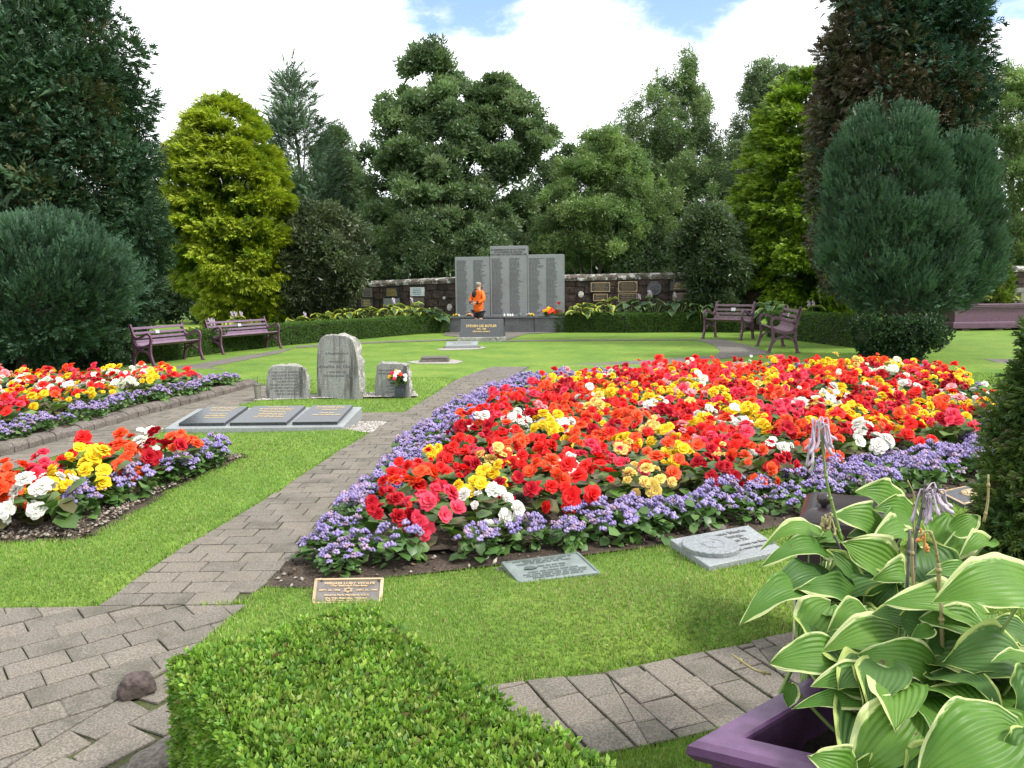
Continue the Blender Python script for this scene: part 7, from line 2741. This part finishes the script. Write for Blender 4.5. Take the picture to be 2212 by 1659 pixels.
def trumpets(cen, dpt, n, ln, spread, mat, seed, nm='faded_flowers'):
    """Drooping spent trumpets hanging from a stalk tip."""
    r = random.Random(seed)
    bm = bmesh.new()
    for k in range(n):
        x, y = cen[0] + r.uniform(-6, 10), cen[1] + r.uniform(-8, 14)
        p0 = Q(x, y, dpt + r.uniform(-0.02, 0.02))
        a = r.uniform(-1, 1) * spread + 0.25
        d = Vector((math.sin(a), r.uniform(-0.3, 0.3), -math.cos(a))).normalized()
        l = ln * r.uniform(0.7, 1.15)
        pts = catmull([p0, p0 + Vector((d.x * 0.45 * l, r.uniform(-0.01, 0.01), r.uniform(0.0, 0.02))), p0 + d * l * 0.6 + Vector((r.uniform(-0.008, 0.008), 0, 0)), p0 + d * l + Vector((r.uniform(-0.012, 0.012), 0, r.uniform(0, 0.008)))], 3)
        add_tube(bm, pts, [0.0012, 0.0015, 0.0018, 0.002, 0.0025, 0.003, 0.0038, 0.0048, 0.0056, 0.0018][:len(pts)], 6)
    adopt(new_obj(nm, bm_mesh(nm, bm, mat, smooth=True)), near_hosta)


trumpets((1763, 915), 2.2, 13, 0.085, 0.7, M_LILAC, 3)
trumpets((1752, 965), 2.2, 3, 0.07, 0.3, M_LILAC, 4)
trumpets(cA(1500, 235), 1.92, 14, 0.07, 0.75, M_LILAC, 5)
trumpets(cA(1480, 200), 1.92, 4, 0.045, 1.6, M_STALKDARK, 6, 'seed_pods')
trumpets(cA(750, 430), 2.14, 12, 0.03, 0.6, M_STALKDRY, 7, 'seed_pods')
trumpets(cA(1450, 520), 1.78, 3, 0.04, 0.9, mat_solid('orange_withered_leaf', (0.42, 0.18, 0.05), rough=0.7), 8, 'withered_bracts')

# evergreen at the right edge, in the same planter
lobT = [Lobe([(715, 2250, 2262), (780, 2228, 2300), (830, 2200, 2330), (900, 2178, 2345), (1000, 2162, 2360), (1100, 2140, 2370), (1180, 2128, 2380), (1250, 2120, 2380)], 2.75, 0.9, 0.9)]
make_tree('conifer_shrub', 'fine-leaved dark green evergreen at the far right, close beside the near hosta', 'shrub', lobT, (lobT[0].cx[0], 2.75, 0), [
    dict(ncl=520, nsp=34, crad=0.055, size=0.052, tmpl=T_FANNEAR, outw=0.8, upw=0.4, rnd=0.55, cols=[(0.065, 0.118, 0.024), (0.042, 0.088, 0.020), (0.095, 0.145, 0.03), (0.095, 0.085, 0.035)], wts=[4, 4, 2, 0.7], shell=0.7, lump=0.16, seed=4.4)], mat=M_GOLDFOL, tr=0.02, nlimb=10)

# litter bin with rounded top behind the hosta
M_BIN = mat_solid('dark_plum_metal', (0.034, 0.024, 0.027), rough=0.28, vary=0.2, scale=8, bump=0.05, spec=0.5)
bp_ = Q(1815, 1250, 2.95)
lb_ = thing('litter_bin', 'dark plum metal bin with rounded shoulders and a small knob, behind the hosta', 'litter bin', (bp_.x, 2.95, 0), math.radians(-24))
bm = bmesh.new()
zt = Q(1800, 1075, 2.95).z - 0.06
add_box(bm, (0.02, 0.16, zt / 2), (0.36, 0.36, zt), bevel=0.0)
es = [e for e in bm.edges if all(v.co.z > zt * 0.9 for v in e.verts)]
bmesh.ops.bevel(bm, geom=es, offset=0.06, segments=6, affect='EDGES', profile=0.5)
new_obj('body', bm_mesh('body', bm, M_BIN, smooth=False), lb_)
bm = bmesh.new()
add_box(bm, (-0.161, -0.0225, zt / 2 - 0.03), (0.007, 0.009, zt - 0.08))
new_obj('edge_strip', bm_mesh('edge_strip', bm, mat_solid('worn_cream_edge', (0.4, 0.37, 0.3), rough=0.6)), lb_)
bm = bmesh.new()
add_lathe(bm, [(0.010, 0), (0.012, 0.01), (0.024, 0.02), (0.029, 0.035), (0.024, 0.052), (0.010, 0.062)], 14, (-0.07, 0.06, zt - 0.002))
new_obj('knob', bm_mesh('knob', bm, M_BIN, smooth=True), lb_)

# distant planter on the right
c = G(2130, 714)
pl = thing('planter', 'large dusky purple planter with mouldings on the far right lawn', 'planter', (c.x - 0.9, c.y, 0), math.radians(1.5))
M_PLUMFAR = mat_solid('dusky_purple_paint', (0.105, 0.050, 0.085), rough=0.5, vary=0.15, scale=6, bump=0.05)
M_PLUMEDGE = mat_solid('worn_purple_edge', (0.20, 0.13, 0.19), rough=0.5, bump=0.03)
hz_ = 0.83
new_obj('body', box_mesh('body', (1.35, 0.45, 0.40), (2.9, 0.9, 0.62), M_PLUMFAR, 0.01), pl)
new_obj('skirting', box_mesh('skirting', (1.35, 0.45, 0.155), (3.04, 1.02, 0.17), M_PLUMFAR, 0.02), pl)
new_obj('moulding', box_mesh('moulding', (1.35, 0.45, 0.255), (3.0, 0.99, 0.028), M_PLUMEDGE, 0.01), pl)
new_obj('moulding', box_mesh('moulding', (1.35, 0.45, 0.70), (2.98, 0.98, 0.03), M_PLUMEDGE, 0.01), pl)
new_obj('rim', box_mesh('rim', (1.35, 0.45, 0.76), (3.04, 1.04, 0.075), M_PLUMFAR, 0.015), pl)
new_obj('moulding', box_mesh('moulding', (1.35, 0.45, 0.812), (3.06, 1.06, 0.03), M_PLUMEDGE, 0.01), pl)
new_obj('compost', box_mesh('compost', (1.35, 0.45, 0.80), (2.8, 0.8, 0.07), M_COMPOST, 0), pl)
for k, xx in enumerate((0.3, 1.35, 2.4)):
    new_obj('bearer', box_mesh('bearer', (xx, 0.45, 0.035), (0.25, 0.85, 0.07), M_KERB, 0), pl)
lobGs = [Lobe([(555, 2148, 2160), (590, 2135, 2176), (630, 2125, 2182), (656, 2130, 2180)], 25.4, 1.0)]
make_tree('golden_conifer', 'small yellow-green conifer planted in the far purple planter', 'shrub', lobGs, (lobGs[0].cx[0], 25.4, 0.8), [
    dict(ncl=60, nsp=34, crad=0.16, size=0.15, tmpl=T_FANFINE, outw=0.6, upw=0.7, rnd=0.3, cols=[(0.12, 0.18, 0.016), (0.08, 0.14, 0.014)], wts=[1, 1])], mat=M_GOLDFOL, tr=0.03, nlimb=3)
for k, (px, lb) in enumerate(((2120, 'small bright green hosta left of the little conifer in the far planter'), (2172, 'small bright green hosta right of the little conifer in the far planter'))):
    p = Q(px, 657, 25.2)
    r = random.Random(k)
    t = thing('hosta', lb, 'hosta', (p.x, 25.2, 0.83), 0, 'small hostas in the far planter')
    for j in range(12):
        a = j * 2.4
        o = new_obj('leaf', FAR_LEAVES['gold'][j % 5], t)
        o.location = (0.22 * math.cos(a) * (k + 0.6), 0.12 * math.sin(a), 0.10 + 0.01 * j)
        o.rotation_euler = (r.uniform(-0.5, 0.3), r.uniform(-0.3, 0.3), a - PI / 2)
        o.scale = (0.22,) * 3
gate_c = Q(2210, 650, 27.5)
t = thing('rail_fence', 'grey wooden rail seen past the far planter against the dark wall', 'fence', (gate_c.x, 27.5, 0))
M_GREYW = mat_solid('grey_weathered_wood', (0.17, 0.165, 0.155), rough=0.8, vary=0.2)
new_obj('rail', box_mesh('rail', (0.1, 0, 1.21), (1.5, 0.06, 0.16), M_GREYW, 0.005), t)
bal = box_mesh('baluster', (0, 0, 0), (0.12, 0.04, 1.13), M_GREYW, 0.004)
for k in range(6):
    o = new_obj('baluster', bal, t)
    o.location = (-0.55 + 0.26 * k, 0, 0.565)

# ------------------------------------------------------------------ vases and bouquets
M_ZINC = mat_solid('dull_zinc', (0.21, 0.205, 0.18), rough=0.5, metal=0.3, vary=0.2, scale=20, bump=0.1)
c = G(557.5, 869)
t = thing('flower_vase', 'empty dull metal cone vase with a bare twig, left of the three headstones', 'vase', (c.x, c.y, 0.02))
bm = bmesh.new()
add_lathe(bm, [(0.030, 0), (0.033, 0.01), (0.052, 0.215), (0.060, 0.218), (0.060, 0.236), (0.052, 0.236), (0.045, 0.19)], 20)
new_obj('cone', bm_mesh('cone', bm, M_ZINC, smooth=False), t)
bm = bmesh.new()
add_tube(bm, [(0.0, 0, 0.15), (0.008, 0, 0.28), (0.006, 0.005, 0.33)], 0.004, 5)
new_obj('twig', bm_mesh('twig', bm, M_BARK), t)

c = G(865, 862.5)
t = thing('flower_vase', 'square black flower pot standing before the right-hand headstone', 'vase', (c.x, c.y, 0.035), math.radians(-8))
bm = bmesh.new()
lo = [bm.verts.new(v) for v in ((-0.062, -0.06, 0), (0.062, -0.06, 0), (0.062, 0.06, 0), (-0.062, 0.06, 0))]
hi = [bm.verts.new(v) for v in ((-0.055, -0.052, 0.135), (0.055, -0.052, 0.135), (0.055, 0.052, 0.135), (-0.055, 0.052, 0.135))]
for k in range(4):
    bm.faces.new((lo[k], lo[(k + 1) % 4], hi[(k + 1) % 4], hi[k]))
bm.faces.new(hi)
bm.faces.new(lo[::-1])
bmesh.ops.bevel(bm, geom=bm.edges[:], offset=0.004, segments=1, affect='EDGES')
new_obj('pot', bm_mesh('pot', bm, M_BLACK), t)
new_obj('lid', box_mesh('lid', (0, 0, 0.143), (0.118, 0.112, 0.012), M_BLACK, 0.002), t)


def bouquet(name, label, loc, R, H, n, hues, sizes, seed, leaf=True, cat='bouquet'):
    r = random.Random(seed)
    t = thing(name, label, cat, loc)
    if leaf:
        f = new_obj('foliage', leafy_mesh('foliage', 30, R * 0.8, H * 0.9, R * 0.5, [(0.05, 0.10, 0.02), (0.035, 0.075, 0.018)], M_BEGLEAF, seed), t)
    bm = bmesh.new()
    pos = []
    for k in range(n):
        a = 2.4 * k + r.uniform(-0.3, 0.3)
        q = R * math.sqrt((k + 0.4) / n)
        p = Vector((math.cos(a) * q, math.sin(a) * q * 0.7 - 0.01, H * (1.0 - 0.45 * (q / R) ** 2) + r.uniform(-0.02, 0.02)))
        pos.append((p, a, q))
        add_tube(bm, [(0, 0, 0), p * 0.5, p], 0.003, 4, cap=False)
    new_obj('stems', bm_mesh('stems', bm, M_STALK), t)
    for k, (p, a, q) in enumerate(pos):
        o = new_obj('bloom', BLOOMS[hues[k % len(hues)]][r.randrange(4)], t)
        o.matrix_local = bloom_matrix(p, Vector((math.cos(a) * q / R * 0.7, math.sin(a) * q / R * 0.7 - 0.5, 0.6)), r.uniform(*sizes), r.uniform(0, 6))
    return t


m_ = mat_petal('purple_petals', (0.25, 0.06, 0.42), (0.35, 0.12, 0.5))
BLOOMS['purple'] = []
for b_ in BASE_BLOOMS:
    q = b_.copy()
    q.materials.clear()
    q.materials.append(m_)
    BLOOMS['purple'].append(q)
bouquet('bouquet', 'mixed bouquet of white, yellow, purple and pink anemones in the black pot', (c.x - 0.03, c.y - 0.005, 0.18), 0.13, 0.20, 19, ['white', 'yellow', 'white', 'purple', 'rose red', 'orange red', 'pink', 'white', 'purple', 'rose red', 'orange red'], (0.024, 0.036), 9)
p = on_ledge(1184, -0.06)
bouquet('bouquet', 'orange and yellow bouquet lying at the right end of the monument ledge', p, 0.23, 0.24, 16, ['orange red', 'orange red', 'yellow', 'orange red', 'purple'], (0.06, 0.09), 10)
p = on_ledge(1207, 0.0)
t = thing('flower_pot', 'terracotta pot with one red rose at the monument ledge end', 'flower pot', p)
bm = bmesh.new()
add_lathe(bm, [(0.075, 0), (0.10, 0.17), (0.11, 0.17), (0.11, 0.21), (0.095, 0.21)], 16)
new_obj('pot', bm_mesh('pot', bm, mat_solid('terracotta', (0.17, 0.06, 0.035), rough=0.8)), t)
bm = bmesh.new()
add_tube(bm, [(0, 0, 0.18), (-0.01, 0, 0.32), (0.0, 0, 0.42)], 0.008, 5)
new_obj('stem', bm_mesh('stem', bm, M_STALK), t)
o = new_obj('rose', BLOOMS['crimson'][0], t)
o.matrix_local = bloom_matrix(Vector((0, 0, 0.42)), Vector((0, -0.6, 0.5)), 0.055, 0)
for xD, lb, hu, sd in ((1145, 'small cream and yellow posy on the monument ledge beside the orange bouquet', ['pale yellow', 'white', 'yellow'], 3), (986, 'little yellow and white flowers on the far left of the monument ledge', ['yellow', 'white'], 4), (1014, 'few pale flowers on the monument ledge, left of the standing person', ['pale yellow', 'pink'], 5)):
    bouquet('posy', lb, on_ledge(xD), 0.12, 0.07, 7, hu, (0.03, 0.05), sd, cat='posy')
p = on_ledge(1123.5)
t = thing('grave_lantern', 'small dull green jar on the monument ledge right of the tea lights', 'jar', p)
bm = bmesh.new()
add_lathe(bm, [(0.05, 0), (0.06, 0.06), (0.05, 0.085), (0.055, 0.09), (0.05, 0.1)], 12)
new_obj('jar', bm_mesh('jar', bm, M_VERDI), t)

# ------------------------------------------------------------------ stones on the paving
M_ROCK = mat_stone('reddish_brown_rock', (0.045, 0.032, 0.030), (0.088, 0.066, 0.062), (0.03, 0.03, 0.018), rough=0.95, fine=50, stain=5, stain_amt=0.6, bump=0.8)
for (px, py, sx, sy, sz, lb, sd) in ((297, 1506, 0.066, 0.05, 0.062, 'red-brown rock on the paving against the left end of the near hedge', 1), (345, 1668, 0.09, 0.07, 0.05, 'grey rounded stone on the paving at the bottom edge beside the hedge', 2)):
    c = G(px, py)
    t = thing('rock', lb, 'rock', (c.x, c.y, 0.02), 0.4 * sd)
    bm = bmesh.new()
    bmesh.ops.create_icosphere(bm, subdivisions=3, radius=1.0)
    r = random.Random(sd)
    ph = [r.uniform(0, 6) for _ in range(6)]
    for v in bm.verts:
        n = v.co.copy()
        k = 1 + 0.10 * math.sin(3 * n.x + ph[0]) * math.cos(2 * n.y + ph[1]) + 0.06 * math.sin(6 * n.z + ph[2] + 4 * n.x) + r.uniform(-0.025, 0.025)
        q = Vector((math.copysign(abs(n.x) ** 0.75, n.x), math.copysign(abs(n.y) ** 0.75, n.y), math.copysign(abs(n.z) ** 0.7, n.z))) * k
        v.co = Vector((q.x * sx, q.y * sy, max(-0.2, q.z) * sz + 0.01))
    new_obj('stone', bm_mesh('stone', bm, M_ROCK if sd == 1 else M_KERB, smooth=False), t)
c = G(1548, 1160)
bm = bmesh.new()
add_box(bm, (0, 0, 0.02), (0.11, 0.05, 0.05), Matrix.Rotation(0.3, 3, 'X'), 0.006)
t = thing('stone_block', 'small pale stone block in the soil at the corner of the granite plaque', 'stone', (c.x, c.y, 0.02), 0.3)
new_obj('block', bm_mesh('block', bm, M_KERB), t)

# ------------------------------------------------------------------ the visitor
def skin_mesh(name, nodes, edges, mat, sub=2, root=0):
    me = bpy.data.meshes.new(name)
    me.from_pydata([n[0] for n in nodes], edges, [])
    o = bpy.data.objects.new(name, me)
    LINK(o)
    md = o.modifiers.new('skin', 'SKIN')
    md.use_smooth_shade = True
    for i, n in enumerate(nodes):
        sv = me.skin_vertices[0].data[i]
        sv.radius = n[1] if isinstance(n[1], tuple) else (n[1], n[1])
        sv.use_root = (i == root)
    s = o.modifiers.new('sub', 'SUBSURF')
    s.levels = s.render_levels = sub
    m2 = evaluated_mesh(o, name)
    bpy.data.objects.remove(o)
    m2.materials.clear()
    m2.materials.append(mat)
    for p in m2.polygons:
        p.use_smooth = True
    return m2


M_SKIN = mat_solid('skin', (0.50, 0.30, 0.22), rough=0.55, vary=0.08, bump=0.03)
M_ORANGE = mat_solid('orange_jacket', (0.86, 0.135, 0.004), rough=0.6, vary=0.10, scale=5, bump=0.3, bscale=14)
M_BLACKC = mat_solid('black_cloth', (0.014, 0.014, 0.018), rough=0.7, vary=0.2, bump=0.1)
M_HAIR = mat_solid('grey_hair', (0.27, 0.25, 0.22), rough=0.7, vary=0.35, scale=40, bump=0.5, bscale=90)
pc = Q(1034, 700, 25.75)
person = thing('person', 'person in a bright orange jacket and black shorts, back turned, reading the memorial', 'person', (pc.x, 25.75, 0), math.radians(-40))
# body: x right, y away from the camera, z up
body_n = [((0, 0, 0.88), (0.15, 0.11)), ((0, 0.01, 1.08), (0.15, 0.105)), ((0, 0.0, 1.28), (0.165, 0.11)), ((0, 0.01, 1.40), (0.10, 0.08)), ((0, 0.02, 1.47), 0.055), ((0.0, 0.035, 1.53), 0.07), ((0.01, 0.03, 1.60), (0.078, 0.09)), ((0.01, 0.03, 1.665), (0.05, 0.06)),
          ((0.17, 0.0, 1.345), 0.058), ((0.255, -0.03, 1.10), 0.043), ((0.10, -0.19, 1.00), 0.033), ((-0.02, -0.205, 1.015), 0.03),
          ((-0.17, 0.0, 1.345), 0.058), ((-0.265, -0.05, 1.10), 0.043), ((-0.14, -0.20, 0.98), 0.033), ((-0.04, -0.215, 0.985), 0.03),
          ((0.09, 0, 0.82), 0.088), ((0.095, -0.005, 0.47), 0.058), ((0.095, -0.03, 0.33), 0.056), ((0.095, -0.01, 0.10), 0.036), ((0.10, 0.03, 0.045), 0.036), ((0.115, 0.14, 0.03), 0.03),
          ((-0.09, 0, 0.82), 0.088), ((-0.095, 0.0, 0.47), 0.058), ((-0.095, -0.025, 0.33), 0.056), ((-0.095, -0.005, 0.10), 0.036), ((-0.10, 0.035, 0.045), 0.036), ((-0.115, 0.145, 0.03), 0.03)]
body_e = [(0, 1), (1, 2), (2, 3), (3, 4), (4, 5), (5, 6), (6, 7), (2, 8), (8, 9), (9, 10), (10, 11), (2, 12), (12, 13), (13, 14), (14, 15), (0, 16), (16, 17), (17, 18), (18, 19), (19, 20), (20, 21), (0, 22), (22, 23), (23, 24), (24, 25), (25, 26), (26, 27)]
new_obj('body', skin_mesh('body', body_n, body_e, M_SKIN), person)
jn = [((0, 0, 0.66), (0.185, 0.145)), ((0, 0, 0.90), (0.192, 0.15)), ((0, 0.01, 1.10), (0.185, 0.14)), ((0, 0.0, 1.27), (0.19, 0.135)), ((0, 0.01, 1.39), (0.12, 0.10)), ((0, 0.015, 1.45), (0.075, 0.07)),
      ((0.185, 0.0, 1.335), 0.078), ((0.28, -0.03, 1.10), 0.064), ((0.13, -0.185, 1.00), 0.052), ((-0.185, 0.0, 1.335), 0.078), ((-0.29, -0.05, 1.10), 0.064), ((-0.165, -0.19, 0.985), 0.052)]
je = [(0, 1), (1, 2), (2, 3), (3, 4), (4, 5), (3, 6), (6, 7), (7, 8), (3, 9), (9, 10), (10, 11)]
new_obj('jacket', skin_mesh('jacket', jn, je, M_ORANGE), person)
# black yoke over the upper left back and black cuffs
yn = [((-0.02, -0.04, 1.41), (0.095, 0.10)), ((-0.095, -0.05, 1.31), (0.135, 0.115)), ((-0.10, -0.055, 1.15), (0.115, 0.117))]
new_obj('black_yoke', skin_mesh('black_yoke', yn, [(0, 1), (1, 2)], M_BLACKC), person)
for nm, a, b in (('cuff', (0.19, -0.125, 1.04), (0.09, -0.20, 1.0)), ('cuff', (-0.24, -0.12, 1.04), (-0.11, -0.205, 0.985))):
    new_obj(nm, skin_mesh(nm, [(a, 0.060), (b, 0.055)], [(0, 1)], M_BLACKC), person)
# hands clasped behind the back
for s, w0 in ((1, Vector((0.05, -0.222, 1.005))), (-1, Vector((-0.07, -0.232, 0.985)))):
    hn, he = [(tuple(w0), (0.030, 0.022)), (tuple(w0 + Vector((-0.05 * s, -0.005, -0.005))), (0.040, 0.018))], [(0, 1)]
    new_obj('hand', skin_mesh('hand', hn, he, M_SKIN, 1), person)
    hand = person.children[-1]
    for f in range(4):
        p0 = w0 + Vector((-0.07 * s, -0.01, 0.022 - 0.015 * f))
        ln = (0.062, 0.07, 0.066, 0.052)[f]
        new_obj('finger', skin_mesh('finger', [(tuple(p0), 0.009), (tuple(p0 + Vector((-ln * 0.5 * s, -0.012, -0.012))), 0.0085), (tuple(p0 + Vector((-ln * 0.8 * s, 0.0, -0.034))), 0.007)], [(0, 1), (1, 2)], M_SKIN, 1), hand)
    new_obj('thumb', skin_mesh('thumb', [(tuple(w0 + Vector((-0.02 * s, -0.012, 0.02))), 0.011), (tuple(w0 + Vector((-0.045 * s, -0.028, 0.038))), 0.010), (tuple(w0 + Vector((-0.07 * s, -0.03, 0.036))), 0.008)], [(0, 1), (1, 2)], M_SKIN, 1), hand)
new_obj('shorts', skin_mesh('shorts', [((0, 0, 0.80), (0.175, 0.13)), ((0.095, 0, 0.70), 0.115), ((0.10, 0, 0.49), 0.11), ((-0.095, 0, 0.70), 0.115), ((-0.10, 0, 0.49), 0.11)], [(0, 1), (1, 2), (0, 3), (3, 4)], M_BLACKC), person)
new_obj('hair', skin_mesh('hair', [((0.0, -0.018, 1.52), (0.072, 0.062)), ((0.002, -0.008, 1.60), (0.098, 0.092)), ((0.01, 0.018, 1.672), (0.076, 0.082))], [(0, 1), (1, 2)], M_HAIR), person)
for s in (-1, 1):
    new_obj('ear', skin_mesh('ear', [((0.01 + s * 0.083, 0.03, 1.575), (0.012, 0.02)), ((0.01 + s * 0.088, 0.025, 1.60), (0.012, 0.022))], [(0, 1)], M_SKIN, 1), person)
for s in (-1, 1):
    new_obj('shoe', skin_mesh('shoe', [((s * 0.10, 0.0, 0.05), 0.05), ((s * 0.105, 0.06, 0.042), 0.045), ((s * 0.118, 0.16, 0.034), 0.038)], [(0, 1), (1, 2)], M_BLACKC, 1), person)

# label everything that is only setting
for o in S.objects:
    if o.parent is None and o.type == 'MESH' and not o.get('category') and not o.get('kind'):
        o['kind'] = 'structure'
print('objects', len(S.objects))
